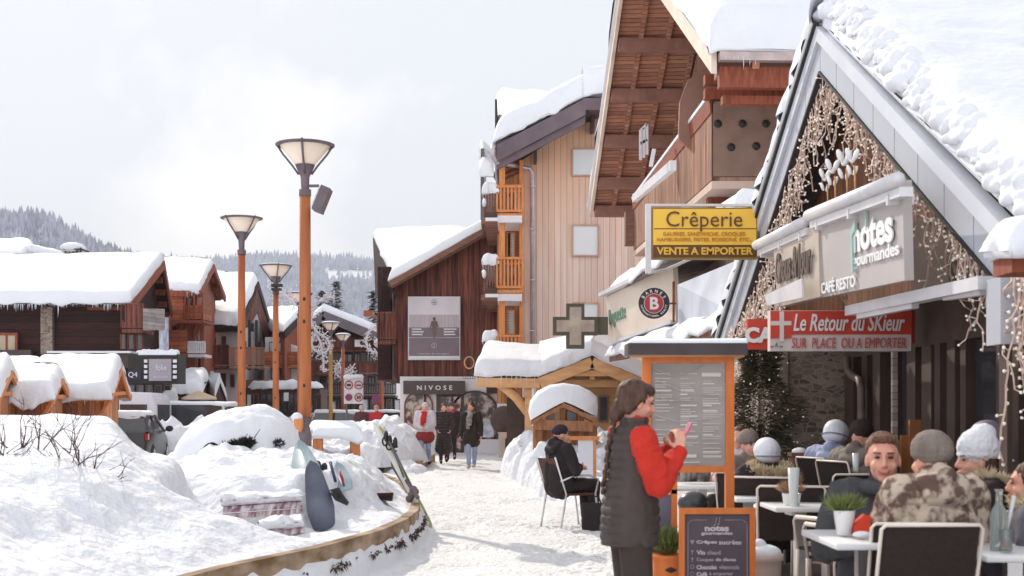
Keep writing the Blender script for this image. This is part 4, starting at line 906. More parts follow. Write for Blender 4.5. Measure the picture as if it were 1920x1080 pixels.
mb = MB(); mb.quadslab((bx(y0)+.0,y0,zb-.02),(bx(y1)+.0,y1,zb+.22),(WX,y1,zb+.22),(WX,y0,zb-.02),(0,0,-.12)); mb.build('floor', mat('pale_soffit', hexc(214,190,174), .8, hexc(196,168,152), vs=2, bump=.1), BL)
mb = MB()
for y in (21,24,27,30): mb = MB(); mb.beam((bx(y)+.1,y,zb-.25),(WX,y,zb-.25),.2,.26); mb.build('joist', RWOOD, BL)
# white awning cassette and folded chair on the balcony
mb = MB(); mb.beam(P(1190,372,27), P(1262,310,20.5), .1, .16); mb.build('awning_cassette', WMET, BL)
mb = MB(); mb.beam(P(1232,280,21.2)+V((-.05,0,0)), P(1226,312,21.2)+V((-.05,0,0)), .08, .06); mb.build('rail_strap', WMET, BL)
mb = MB()
for (a,b) in (((1201,245),(1201,300)),((1213,233),(1213,290)),((1201,245),(1213,233)),((1201,270),(1213,262)),((1207,240),(1207,296))): mb.beam(P(*a,24.5), P(*b,24.5), .05, .05)
tag(mb.build('folding_rack', WMET), 'white metal rack standing behind the long balcony rail', 'rack')
mb = MB(); mb.pb(1173,395,1205,458,30.5,.4); mb.build('end_panel_far', BWOOD, BL)
# lower storey
mb = MB(); mb.box((WX-.6,19.4,0),(WX+3,35.6,5)); mb.build('lower_wall', mat('pinkish_wall', hexc(212,190,178), .85, hexc(188,160,148), vs=2, bump=.2), U_)
# canopy over the ground floor with melting snow
mb = MB(); cA, cB, cC, cD = P(1150,668,29), P(1395,545,18.6), V((4.4,18.6,2.9)), V((4.4,29,2.9))
mb.quadslab((2.2,29,2.75),(3.1,18.6,2.75),(4.4,18.6,3.1),(4.2,29,3.1),(0,0,-.12)); mb.build('canopy', BWOOD, U_)
mb = MB(); snow_slab(mb, V((2.1,29,2.78)), V((3.02,18.5,2.78)), V((4.4,18.5,3.12)), V((4.2,29,3.12)), .22, amp=.12, ns=2); mb.build('canopy_snow', SNOW, U_)
mb = MB(); snow_slab(mb, V((2.15,29,4.2)), V((3.1,17.9,4.35)), V((4.5,17.9,4.75)), V((4.2,29,4.6)), .25, amp=.1, ns=2); mb.build('canopy_snow', SNOW, U_)
mb = MB(); mb.quadslab((2.2,29,4.16),(3.15,18,4.3),(4.5,18,4.7),(4.2,29,4.56),(0,0,-.08)); mb.build('awning', mat('grey_slate_awning', hexc(150,134,132), .7, hexc(120,104,104), planks=(1,.3), bump=.3), U_)
# Barnes signboard (oblique), round sign, blue white banner
def qsign(name, label, tl, tr, br, bl, dl, dr, m, th=.1, cat='sign'):
    a, b, c, e = P(*bl, dl), P(*br, dr), P(*tr, dr), P(*tl, dl)
    ctr = (a+b+c+e)/4; o = thing(name, label, cat, ctr); n = (b-a).cross(e-a).normalized()
    if n.dot(V((0,0,CZ))-a) < 0: n = -n
    mb = MB(); mb.quadslab(a, b, c, e, -n*th); mb.build('board', m, o)
    return o, ctr, (b-a).normalized(), ((e-a)+(c-b)).normalized(), n
CRM = mat('cream_sign', hexc(228,214,198), .6, hexc(216,200,184), vs=1, bump=.03)
q, c, r_, u_, n_ = qsign('shop_sign', 'long cream shop signboard with faded green script left of the round red sign', (1136,557), (1261,497), (1267,600), (1144,644), 28.4, 24, CRM)
text('Baguette', c-r_*1.5+n_*.02, r_, u_, .42, mat('faded_green', hexc(120,160,136), .6, vs=3, bump=0), q, wfit=1.3, shear=.2)
mb = MB(); a = P(1134,553,28.5); b = P(1262,493,24); mb.beam(a, b, .3, .08); mb.beam(P(1144,646,28.4), P(1267,603,24), .2, .06); mb.build('trim', WMET, q)
RB = thing('round_sign', 'round black and red hanging sign with large B and the word BARNES', 'sign', P(1227,568,22.8))
M90 = Matrix.Rotation(math.pi/2, 3, 'X'); dd = 22.8
mb = MB(); mb.lathe([(.001,0),(.275,0),(.275,.06),(.001,.06)], P(1226,569,dd), 32, False, M=M90); mb.build('disc', mat('sign_black', hexc(58,44,48), .5, vs=1, bump=0), RB)
mb = MB(); mb.lathe([(.170,0),(.178,0),(.178,.012),(.170,.012)], P(1226,569,dd-.062), 32, M=M90); mb.build('ring', WPAINT, RB)
mb = MB(); mb.lathe([(.001,0),(.165,0),(.165,.012),(.001,.012)], P(1226,569,dd-.062), 32, False, M=M90); mb.build('red_disc', mat('sign_red', hexc(196,62,62), .5, vs=1, bump=0), RB)
text('B', P(1227,568.5,dd-.08), (1,0,0), (0,0,1), .22, WPAINT, RB, bold=.03)
cc = P(1226,569,dd-.07)
for i, ch_ in enumerate('BARNES'):
    t = math.radians(90+58-i*23.2); text(ch_, cc+V((math.cos(t), 0, math.sin(t)))*.222, (math.sin(t),0,-math.cos(t)), (math.cos(t),0,math.sin(t)), .055, WPAINT, RB, bold=.02)
for i, ch_ in enumerate('INTERNATIONAL REALTY'):
    if ch_ == ' ': continue
    t = math.radians(270-82+i*8.6); text(ch_, cc+V((math.cos(t), 0, math.sin(t)))*.222, (-math.sin(t),0,math.cos(t)), (-math.cos(t),0,-math.sin(t)), .034, WPAINT, RB, bold=.02)
mb = MB(); mb.beam(P(1263,528,dd), P(1263,604,dd), .04, .04); mb.beam(P(1256,569,dd), P(1268,569,dd), .03, .03); mb.build('bracket', RWOOD, RB)
q, c, r_, u_, n_ = qsign('shop_banner', 'pale blue white shop banner in the shade between the round sign and the icicle lights', (1270,534), (1392,484), (1366,580), (1272,612), 22.6, 18.6, mat('blue_white_banner', hexc(206,212,222), .6, hexc(170,172,186), vs=1.2, bump=.03))
text('m', c-r_*.25+n_*.02+u_*.1, r_, u_, .32, WPAINT, q, wfit=.5, bold=.03)
mb = MB(); mb.beam(P(1270,616,22.4), P(1368,584,18.4), .08, .06)
for k in range(5):
    t = k/5+.03; a = P(1274,610,22.3)*(1-t)+P(1366,578,18.4)*t; b = P(1274,610,22.3)*(1-t-.06)+P(1366,578,18.4)*(t+.06)
mb.build('trim', WMET, q)
# ---- creperie sign
CP = thing('hanging_sign', 'yellow hanging sign reading Creperie and VENTE A EMPORTER above the street', 'sign', P(1321,485,15.6))
dd = 15.6
mb = MB(); mb.pb(1222,389,1421,485,dd,.14); mb.build('frame', mat('sign_frame_tan', hexc(160,128,60), .5, vs=2, bump=.02), CP)
mb = MB(); mb.pb(1225,392,1418,459,dd-.012,.02); mb.build('panel', mat('sign_yellow', hexc(255,206,84), .45, hexc(252,198,72), vs=1.2, bump=.01), CP)
SB = mat('sign_brown2', hexc(112,74,44), .5, vs=1, bump=0)
mb = MB(); mb.pb(1225,459.5,1418,482,dd-.012,.02); mb.pb(1226,428,1418,429.6,dd-.016,.01); mb.build('band', SB, CP)
text('Crêperie', P(1320.5,415,dd-.02), (1,0,0), (0,0,1), .245, SB, CP, wfit=.925, bold=-.004)
text('VENTE A EMPORTER', P(1321.5,470.5,dd-.02), (1,0,0), (0,0,1), .092, mat('sign_yellow_text', hexc(252,196,70), .5, vs=1, bump=0), CP, wfit=1.17, bold=.03)
YT = mat('sign_faint_text', hexc(214,150,44), .5, vs=1, bump=0)
text('GAUFRES, SANDWICHS, CROQUES', P(1320,439,dd-.02), (1,0,0), (0,0,1), .055, YT, CP, wfit=1.0)
text('HAMBURGERS, FRITES, BOISSONS, ETC...', P(1321,449.5,dd-.02), (1,0,0), (0,0,1), .05, YT, CP, wfit=1.16)
mb = MB(); mb.pb(1211,384,1221,512,dd,.08); mb.pb(1211,382,1422,386.5,dd+.02,.05)
for x in (1277,1357): mb.pb(x,385,x+3,391,dd+.03,.03)
mb.tube([P(1216,512,dd+.02), P(1250,505,dd+.3), P(1330,470,17)], .02, 6); mb.beam(P(1421,428,dd+.05), P(1452,426,dd-.3), .03, .03); mb.build('bracket', WMET, CP)
# ================================================================ near restaurant under the big gable
Q_ = thing('restaurant', 'near restaurant building with grey white gable edge, deep snow roof and dark glazed front', 'restaurant', (3.9, 13, 0))
za = 5.37; R1 = V((3.16,13,za)); R0 = V((14,13.43,za)); E1 = V((3.36,8,2.37)); E0 = V((14,8.43,2.37)); F1 = V((2.96,18,2.37)); F0 = V((14,18.43,2.37))
mb = MB(); dn = V((0,0,-.12)); mb.quadslab(R0, R1, E1, E0, dn); mb.quadslab(R0+V((0,0,-.002)), R1+V((0,0,-.002)), F1, F0, dn); rf = mb.build('roof', DARK, Q_)
FG = mat('pale_grey_fascia', hexc(184,186,194), .45, hexc(172,174,184), vs=.8, bump=.03)
def vb(a, b, z0, z1, x0, x1):   # board following a roof slope, vertical faces
    mb_ = []; return [a+V((x0,0,z0)), b+V((x0,0,z0)), b+V((x1,0,z0)), a+V((x1,0,z0)), a+V((x0,0,z1)), b+V((x0,0,z1)), b+V((x1,0,z1)), a+V((x1,0,z1))]
fsn = E1+(E1-R1)*.02
mb = MB()
k = 9
for (r, e) in ((R1, E1), (R1, F1)):
    for i in range(k):
        a = r+(e-r)*(i/k+.0015); b = r+(e-r)*((i+1)/k-.0015); mb.hexa(vb(a, b, -.42, -.13, -.03, .05))
mb.build('fascia', FG, Q_)
mb = MB()
for (r, e) in ((R1, E1), (R1, F1)): mb.hexa(vb(r, e, -.12, .03, -.07, .05)); 
mb.build('edge_trim', mat('trim_white', hexc(214,216,224), .35, hexc(200,202,210), vs=2, bump=.02), Q_)
mb = MB(); mb.hexa(vb(R1, F1, .03, .07, -.10, -.04)); mb.hexa(vb(R1+V((0,0,0)), F1, -.46, -.425, -.05, .3)); mb.hexa(vb(R1, E1, -.45,-.425, -.05, .1)); mb.build('edge_seam', BLACK, Q_)
# snow: two slopes, ragged at the verge
s = MB()
snow_slab(s, E1+V((-.0,-.15,.07)), E0+V((0,-.15,.05)), R0+V((0,0,.05)), R1+V((-.02,0,.07)), .38, edges=(1,0,0,1), r=.32, amp=.035, n=60, m=50, ns=2.2)
snow_slab(s, F1+V((-.12,.12,.1)), F0+V((0,.1,.05)), R0+V((0,0,.05)), R1+V((-.12,0,.1)), .40, edges=(1,0,0,1), r=.2, amp=.10, n=50, m=60, ns=3)
s.build('roof_snow', SNOW, rf)
s = MB()
for e, n_ in ((E1, 900), (F1, 500)):
    for i in range(n_):
        t = R.random(); q_ = abs(R.gauss(0, .13)); p = R1+(e-R1)*t+V((q_-.03, 0, 0)); cl = .5+.5*math.sin(t*31+3*fbm(t*6, 1)); rr = .014+.05*R.random()**2.2*(.4+cl)
        prof_ = .38*math.sqrt(max(0, 1-(1-min((q_+.03)/.32, 1))**2)); s.ell(p+V((0,0,.05+prof_*R.uniform(.75,1.02))), (rr*R.uniform(.8,1.5), rr*R.uniform(.8,1.8), rr), 8, k=6)
fuse(s.build('verge_snow', SNOW, rf), .02, 2)['kind'] = 'stuff'
# gable infill and recessed wall
GI = mat('gable_brown_boards', hexc(150,98,66), .75, hexc(116,72,48), vs=3, stretch=(1,6,1), planks=(1,.17), bump=.35, thin=.05)
def on(y, dx, z): return V((SXf(y)+dx, y, z))
mb = MB(); mb.ext([on(8.75,.45,2.5), on(13,.45,za-.25), on(17.25,.45,2.5)], (.12,0,0)); mb.build('gable_wall', GI, Q_)
mb = MB(); mb.quadslab(on(8.0,.46,2.55), on(15.2,.46,2.55), V((4.2,15.2,2.62)), V((4.2,8.0,2.62)), (0,0,.06)); mb.build('soffit', mat('soffit_brown', hexc(112,92,78), .8, hexc(92,76,64), vs=2, planks=(0,.12), bump=.2), Q_)
mb = MB(); mb.quadslab(on(8.2,.40,2.5), on(11.6,.40,2.5), on(11.6,.40,3.2), on(8.2,.40,3.0), (.03,0,0)); mb.build('dark_fascia', DARK, Q_)
# stone return wall facing the viewer
mb = MB(); mb.box((3.28,15.2,0), (3.95,15.7,2.6)); mb.build('stone_wall', STONE, Q_)
mb = MB(); mb.box((3.10,15.16,0),(3.27,15.4,2.6)); mb.box((2.98,15.5,0),(3.06,15.7,2.6)); mb.build('light_boards', mat('weathered_boards', hexc(176,160,150), .85, hexc(140,122,114), vs=3, stretch=(6,6,.6), bump=.4), Q_)
FX = 3.95
def yf(px): return FX*F/(px-CX)
mb = MB(); mb.box((FX+.25,5,0),(FX+.4,15.2,2.7)); mb.build('inner_wall', mat('inner_dark', hexc(62,46,40), .8, hexc(48,36,32), vs=2, bump=.1), Q_)
mb = MB(); mb.box((FX+.02,5,2.12),(FX+.24,15.2,2.6)); mb.build('lintel', mat('warm_dark_board', hexc(92,74,64), .75, hexc(76,60,52), vs=3, bump=.2), Q_)
mb = MB()
for (xa, xb, dx) in ((1578,1600,.0),(1612,1622,.02),(1636,1650,0),(1664,1672,.04),(1700,1716,0),(1722,1740,.03),(1752,1762,0),(1775,1790,0),(1796,1806,.02),(1868,1882,0),(1893,1905,.02)):
    mb.box((FX+dx, yf(xb), 0), (FX+.22, yf(xa), 2.12))
mb.build('mullion', mat('dark_frame_wood', hexc(84,64,54), .65, hexc(66,50,44), vs=4, stretch=(5,5,.5), bump=.15), Q_)
for i, (xa, xb) in enumerate(((1600,1612),(1622,1636),(1650,1664),(1672,1700),(1740,1752),(1762,1775),(1806,1868),(1905,1990))):
    mb = MB(); mb.box((FX+.10, yf(xb)+.01, .05), (FX+.13, yf(xa)-.01, 2.11)); mb.build('window', GLASS, Q_)
mb = MB(); mb.box((FX+.04, yf(1893)+.01, .02), (FX+.1, yf(1882)-.01, 2.1)); dr = mb.build('door', BLACK, Q_)
mb = MB(); c = V((FX-.04, yf(1900), 1.1)); mb.tube([c+V((0,0,-.16)), c+V((0,0,.16))], .014, 6); mb.tube([c, c+V((0,-.12,0))], .012, 6); mb.build('handle', ALU, dr)
mb = MB(); c = lambda px, z, o=.1: V((FX-o, yf(px), z)); mb.tube([c(1604,2.12), c(1606,1.96), c(1614,1.9), c(1628,1.84), c(1632,1.74), c(1632,0)], .045, 8); mb.build('downpipe', mat('brown_pipe', hexc(122,104,96), .5, hexc(104,88,80), metal=.2, bump=.02), Q_)
mb = MB()
LS_ = mat('pale_strip', hexc(206,190,180), .6, vs=3, bump=.05, planks=(2,.07))
for a_ in ((c(1686,0,.05), c(1686,2.1,.05)), (c(1770,.2,.05), c(1770,1.2,.05))): mb = MB(); mb.beam(*a_, .05, .06); mb.build('light_strip', LS_, Q_)
# corner post with white casing, small snow capped roof at the right edge
mb = MB(); x0 = PX(1876,8.3); mb.box((x0, 8.3, 1.92), (PX(1910,8.3), 8.55, 2.36)); mb.build('corner_post', FG, Q_)
mb = MB(); mb.box((PX(1893,8.3),8.34,0),(PX(1903,8.3),8.48,1.92)); mb.build('mullion', MATS['dark_frame_wood'], Q_)
SR = thing('small_roof', 'small wooden lean-to roof with a rounded snow cap at the right edge of the picture', 'roof', P(1900,475,7))
mb = MB(); mb.box((PX(1898,7),7,PZ(510,7)),(3.6,7.28,PZ(478,7))); mb.build('beam', RWOOD, SR)
mb = MB(); mb.box((PX(1892,7),6.96,PZ(478,7)),(3.7,7.3,PZ(472,7))); mb.build('edge', WMET, SR)
mb = MB(); snow_slab(mb, V((PX(1886,7),6.92,PZ(474,7))), V((3.8,6.92,PZ(474,7))), V((3.8,7.34,PZ(474,7)+.05)), V((PX(1886,7),7.34,PZ(474,7)+.05)), .22, r=.17, amp=.04, ns=3); mb.build('snow', SNOW, SR)
# ---- long grey fascia sign with white lettering
SG = mat('grey_sign', hexc(186,178,176), .55, hexc(176,168,166), vs=.8, bump=.02)
q, c, r_, u_, n_ = qsign('fascia_sign', 'long grey fascia sign with raised white lettering and green leaf mark under the gable', (1455,436), (1692,338), (1696,526), (1462,574), 14.0, 9.5, SG, .07)
A0 = P(1462,574,14.0); B0_ = P(1696,526,9.5); D0 = P(1455,436,14.0); C0 = P(1692,338,9.5)
def sp(u, v): return (A0*(1-u)+B0_*u)*(1-v)+(D0*(1-u)+C0*u)*v+n_*.02
LW = mat('sign_letter_white', (.86,.86,.86), .5, (.82,.82,.83), vs=1, bump=0)
LD = mat('sign_letter_grey', hexc(120,106,102), .6, vs=1, bump=0)
q2, c2, r2, u2, n2_ = qsign('fascia_sign', 'beige square sign with dark brown script at the far end of the grey fascia sign', (1450,462), (1534,420), (1537,556), (1458,576), 14.0, 12.0, mat('beige_sign', hexc(196,184,172), .6, hexc(180,166,154), vs=2, bump=.03), .12)
LB = mat('sign_letter_brown', hexc(104,88,80), .6, vs=1, bump=0)
text('Crous & Jour', c2+n2_*.03+u2*.02, r2, u2, .42, LB, q2, wfit=1.7, bold=.025, shear=.3); mb = MB(); a = P(1460,572,13.9)+n2_*.12; b = P(1532,556,12.0)+n2_*.12; mb.quadslab(a, b, b+u2*.18, a+u2*.12, n2_*.02); mb.build('lower_strip', WMET, q2)
text('CAFÉ RESTO', sp(.58,.12), r_, u_, .13, LW, q, wfit=1.2, bold=.02)
text('notes', sp(.83,.57), r_, u_, .24, LW, q, wfit=1.15, bold=.035)
text('gourmandes', sp(.845,.31), r_, u_, .14, LW, q, wfit=1.3, bold=.02)
mb = MB(); p = [sp(.70,.2), sp(.70,.66), sp(.735,.76), sp(.735,.66), sp(.712,.6), sp(.712,.2)]; mb.ext(p, n_*.02); p = [sp(.80,.62), sp(.80,.82)]; mb.beam(p[0], p[1], .02, .02); mb.build('leaf_mark', mat('mint', hexc(176,206,196), .5, vs=1, bump=0), q)
# awning cassettes on top
for (a, b, lab_) in (((1516,404,12.2),(1684,336,9.3),'white awning cassette along the near top edge of the grey fascia sign'),((1418,460,14.8),(1508,416,12.4),'white awning cassette along the far top edge of the fascia sign')):
    o = thing('awning_cassette', lab_, 'awning', P(*a)); A1, B1 = P(*a), P(*b); mb = MB(); mb.tube([A1, B1], .055, 10); mb.beam(A1+V((.06,0,-.09)), B1+V((.06,0,-.09)), .1, .07); mb.build('case', WMET, o)
    mb = MB()
    for t in (.1,.5,.9): p = A1*(1-t)+B1*t; mb.beam(p+V((0,0,-.12)), p+V((.2,0,-.12)), .05, .08)
    mb.build('bracket', WMET, o)
o = thing('awning_cassette', 'long white rolled awning case below the fascia sign, crossing in front of the red sign', 'awning', P(1720,555,10.5)); A1, B1 = P(1596,583,11.9), P(1850,530,8.6); mb = MB(); mb.beam(A1, B1, .12, .09); mb.beam(P(1612,592,11.6), P(1716,571,10.1), .06, .06); mb.beam(P(1775,556,9.5), P(1845,545,8.7), .06, .06); mb.build('case', WMET, o)
mb = MB()
for t in (.15,.5,.85): p = A1*(1-t)+B1*t; mb.beam(p, p+V((.5,0,.08)), .03, .05)
mb.build('arm', WMET, o)
# ---- Le Retour du Skieur sign
RED = mat('sign_red2', hexc(200,66,46), .5, hexc(188,58,42), vs=1, bump=0); PAL = mat('sign_pale', hexc(214,200,196), .6, hexc(204,190,186), vs=1, bump=0)
dd = 12.2
LR = thing('shop_sign', 'red and white sign with white cross reading Le Retour du SKieur over SUR PLACE', 'sign', P(1579,658,dd))
mb = MB(); mb.pb(1444,582,1708,658,dd,.12); mb.build('board', PAL, LR)
mb = MB(); mb.pb(1445,583,1708,627,dd-.012,.02); mb.pb(1709,583,1716,644,dd+.1,.05); mb.build('red_panel', RED, LR)
mb = MB(); mb.pb(1462,584,1470,640,dd-.024,.01); mb.pb(1446,602,1484,610,dd-.0242,.01); mb.build('cross', PAL, LR)
mb = MB(); mb.pb(1445,610.5,1461,634,dd-.018,.01); mb.pb(1471,610.5,1484,634,dd-.018,.01); mb.build('red_panel', RED, LR)
text('Le Retour du SKieur', P(1592,604.5,dd-.02), (1,0,0), (0,0,1), .165, WPAINT, LR, wfit=1.06, shear=.28, bold=.012)
text('SUR  PLACE  OU A EMPORTER', P(1592,643,dd-.02), (1,0,0), (0,0,1), .10, mat('sign_red_text', hexc(196,96,96), .6, vs=1, bump=0), LR, wfit=1.09, shear=.08)
text('~ ^ ~', P(1456,647,dd-.02), (1,0,0), (0,0,1), .05, GREYM, LR, wfit=.12, bold=.02)
LR2 = thing('shop_sign', 'small red sign panel with white letters CA partly behind the red and white sign', 'sign', P(1422,655,13))
mb = MB(); mb.pb(1402,598,1452,655,13,.08); mb.build('board', RED, LR2); text('CA', P(1424,628,12.98), (1,0,0), (0,0,1), .16, WPAINT, LR2, bold=.05)
# ---- bow ornaments
for i, (x, y, s, st) in enumerate(((1547,335,1.0,395),(1561,320,1.15,385),(1583,305,1.25,378),(1598,300,1.1,370))):
    y_ = 12.0-i*.32; o = thing('bow_ornament', ('leftmost small','second, drooping','third, largest','rightmost narrow')[i]+' white fabric bow on a thin stick above the fascia sign', 'ornament', P(x, st, y_), 'white bows above the fascia sign'); mb = MB()
    for sx in (-1, 1):
        for (w_, h_, ox, oz) in ((.055,.12,.035,.045),(.04,.1,.03,-.08)): mb.ell(P(x,y,y_)+V((sx*ox*s, sx*.02, oz*s)), (w_*s*.42, .022, h_*s*.42), 8, M=Matrix.Rotation(sx*.35, 3, 'Y'), k=6)
    mb.ell(P(x,y,y_), .025*s, 8, k=6); mb.build('bow', LW, o)
    mb = MB(); mb.tube([P(x+4,y+10,y_), P(x+6,st,y_)], .008, 5); mb.build('stick', PINE, o)
# ---- icicle lights along the gable
TW = mat('light_string', hexc(232,208,196), .6, hexc(206,174,158), vs=20, bump=0); BU = mat('bulb_clear', (.9,.84,.76), .2, (.8,.72,.62), vs=5, bump=0, emis=.25)
def lights(a, b, n, ln, lab_, dx=.12, zoff=-.46, sz=1):
    o = thing('icicle_lights', lab_, 'string lights', (a+b)/2); mb = MB(); bu = MB()
    for i in range(n):
        t = (i+R.random())/n; p = a*(1-t)+b*t+V((R.uniform(-.02,dx), 0, zoff)); L_ = ln*R.uniform(.25,1)*(1+.5*math.sin(i*.35)); q = p; k = max(2, int(L_/.075)); pts = [q]
        for j in range(k):
            q = q+V((R.gauss(0,.018), R.gauss(0,.03), -.07+R.gauss(0,.015))); pts.append(q)
            if R.random() < .8:
                e = q+V((R.gauss(0,.03), R.choice((-1,1))*R.uniform(.03,.08), R.uniform(-.05,.03))); mb.tube([q, e], .0045*sz, 3, False); bu.ell(e, .0105*sz, 5, k=3)
        mb.tube(pts, .006*sz, 3, False)
    mb.build('string', TW, o)['kind'] = 'stuff'; bu.build('bulbs', BU, o)['kind'] = 'stuff'
lights(R1, R1+(E1-R1)*1.02, 230, .50, 'dense icicle string lights along the near slope of the big gable')
lights(R1, R1+(F1-R1)*1.0, 230, .52, 'dense icicle string lights along the far slope of the big gable', sz=1.25)
lights(V((3.05,14.8,3.3)), V((2.92,17.2,2.9)), 60, 1.1, 'tangled string lights hanging at the far foot of the gable', zoff=-.3, sz=1.3)
lights(V((3.22,8.3,3.0)), V((3.3,7.6,2.6)), 26, 1.0, 'string lights dangling from the near end of the gable by the white post', zoff=-.5, sz=1.2)
# ================================================================ street lamps
BOWL = mat('lamp_bowl', hexc(238,222,204), .35, hexc(226,208,190), vs=3, bump=0, emis=.12); LM = mat('lamp_frame', hexc(122,108,112), .5, hexc(98,86,94), vs=4, metal=.2, bump=.03)
LP = mat('lamp_post_orange', hexc(192,116,68), .6, hexc(150,82,48), vs=3, stretch=(3,3,.35), bump=.05)
LP2 = mat('lamp_post_ochre', hexc(196,148,84), .5, hexc(176,128,70), vs=1.6, stretch=(2,2,.4), bump=.05); LP3 = mat('lamp_post_rust', hexc(172,98,66), .5, hexc(150,80,54), vs=1.6, stretch=(2,2,.4), bump=.05)
def lamp(px, ytop, d, bw, label, pm=LP, snow=.02, z0=0, floodl=0, cuff=0, frn=4, rot=.35):
    x = PX(px, d); zt = PZ(ytop, d); w = bw*d/F/2; s = w/.45
    o = thing('street_lamp', label, 'street lamp', (x, d, z0), 'bowl lamps on wooden posts')
    c = V((x, d, zt))
    mb = MB(); mb.lathe([(.001,-.31*s),(.15*s,-.31*s),(.17*s,-.285*s),(.40*s,-.01*s),(.39*s,0),(.001,.0)], c, 24); mb.build('bowl', BOWL, o)
    mb = MB()
    mb.lathe([(.06*s,-.75*s),(.07*s,-.50*s),(.155*s,-.315*s),(.14*s,-.31*s),(.001,-.32*s)], c, 16)
    mb.lathe([(.40*s,-.03*s),(.46*s,-.012*s),(.46*s,.006*s),(.40*s,.004*s)], c, 28)
    for k in range(frn):
        a = rot+2*math.pi*k/frn; e = V((math.cos(a), math.sin(a), 0)); mb.tube([c+e*.10*s+V((0,0,-.46*s)), c+e*.2*s+V((0,0,-.32*s)), c+e*.34*s+V((0,0,-.15*s)), c+e*.45*s+V((0,0,.02*s))], .018*s, 6)
    mb.lathe([(.095*s,-.80*s),(.095*s,-.7*s),(.06*s,-.68*s)], c, 12); mb.build('frame', LM, o)
    mb = MB(); r0 = .075 if d < 25 else .07; mb.tube([V((x,d,z0)), V((x,d,zt-.77*s))], [r0*1.35, r0*1.15], 10); ps = mb.build('post', pm, o)
    if d < 40:
        mb = MB()
        for z_ in (2.9, 3.25, 1.9): mb.ell((x, d-r0*1.22, z_), (.022,.02,.03), 8, k=5)
        mb.build('bolt_hole', BLACK, ps)
    if cuff:
        mb = MB(); mb.tube([V((x,d,z0)), V((x,d,cuff))], .105, 12); mb.build('sleeve', LM, o)
    if snow > .03:
        mb = MB(); mb.ell(c+V((0,0,.01)), (.44*s,.44*s,snow), 16); mb.build('snow_cap', SNOW, o)
    if floodl:
        mb = MB(); M_ = Matrix.Rotation(math.radians(-22), 3, 'Y'); b0 = c+V((.22*s,-.02,-.84*s))
        def tb(m, lo, hi):
            vs = [b0+M_@V((a, b, e)) for e in (lo[2],hi[2]) for (a,b) in ((lo[0],lo[1]),(hi[0],lo[1]),(hi[0],hi[1]),(lo[0],hi[1]))]; m.hexa(vs)
        M_ = Matrix.Rotation(math.radians(22), 3, 'Y'); tb(mb, (-.02,-.16,-.2), (.13,.16,.2)); mb.beam(c+V((.03,0,-.64*s)), b0+V((.0,0,.2)), .04, .04); fl_ = mb.build('floodlight', LM, o)
        mb = MB(); tb(mb, (-.045,-.13,-.17), (-.022,.13,.17)); mb.build('lens', GLASSL, fl_)
    return o
lamp(572,272,20,108,'nearest and tallest orange lamp post with a small floodlight under its bowl', floodl=1, z0=.8, cuff=1.4, rot=math.pi/2+.05)
lamp(453,409,28,77,'second nearest orange lamp post, left of the nearest lamp', rot=.9)
lamp(517,498,36,60,'third orange lamp post with black bracket under its bowl, between the two nearest', snow=.05)
lamp(562,550,45,48,'bowl lamp mostly hidden behind the nearest orange lamp post', LP3, snow=.05)
lamp(430,634,62,28,'small thin lamp with a rounded snow cap left of the second lamp post', LP2, snow=.45)
lamp(392,673,60,24,'short dark brown lamp post beside the parasol', LP3, snow=.08)
lamp(620,606,57,37,'ochre lamp post rising behind the white swirl decoration', LP2, snow=.09)
lamp(643,628,60,30,'rust lamp post just left of the speed limit board', LP3, snow=.09)
lamp(606,656,75,22,'small lamp left of the ochre lamp post under the dark balcony', LP3, snow=.1)
lamp(635,700,80,16,'smallest distant lamp just left of the traffic board', LP2, snow=.1)
lamp(716,644,64,32,'snow capped lamp with rust post next to the poster building', LP3, snow=.28)
# white swirl light decorations on lamps
WW = mat('white_wire', hexc(232,228,232), .6, hexc(214,208,214), vs=5, bump=0)
def swirl(pts, d, lab_, r=.05):
    o = thing('swirl_decoration', lab_, 'light decoration', P(*pts[len(pts)//2], d)); mb = MB()
    P3 = [P(x, y, d) for x, y in pts]; sm = []
    for i in range(len(P3)-1):
        p0, p1, p2, p3 = P3[max(i-1,0)], P3[i], P3[i+1], P3[min(i+2,len(P3)-1)]
        for k in range(6):
            t = k/6; sm.append(.5*((2*p1)+(-p0+p2)*t+(2*p0-5*p1+4*p2-p3)*t*t+(-p0+3*p1-3*p2+p3)*t**3))
    mb.tube(sm, r, 6)
    for p in sm[::2]:
        for _ in range(5):
            a = R.uniform(0,6.3); rr = R.uniform(.1,.3); q = p+V((rr*math.cos(a), R.uniform(-.1,.1), rr*math.sin(a))); mb.tube([p, (p+q)/2+V((R.gauss(0,.04),0,R.gauss(0,.04))), q], .018, 3)
            mb.ell(q, .035, 5, k=3)
    mb.build('wire', WW, o)
swirl([(628,560),(612,558),(594,570),(584,592),(586,610),(598,625),(612,634),(618,650),(606,662),(590,656),(584,640),(592,628),(600,640),(606,672),(606,700)], 56, 'tall white swirl of wire and snow hanging right of the nearest lamp post')
swirl([(722,608),(708,612),(694,620),(686,640),(692,656),(706,662),(712,672)], 63, 'white wire swirl curling left of the lamp beside the poster building')
swirl([(716,626),(712,640),(722,632),(730,642)], 62, 'small white wire curl above the lamp beside the poster building', .03)
swirl([(662,688),(646,700),(640,694),(634,682),(628,696),(640,710),(650,704),(664,696)], 66, 'low white wire bow shape over the traffic board')
swirl([(512,530),(516,545),(520,560),(530,552),(545,560),(556,575)], 44, 'thin white wire garland right of the third lamp post', .03)
mb = MB(); mb.pb(508,532,528,537,35.7,.2); mb.pb(508,540,526,544,35.7,.2); o = mb.build('lamp_bracket', BLACK); tag(o, 'pair of black clamps on the third orange lamp post', 'bracket')
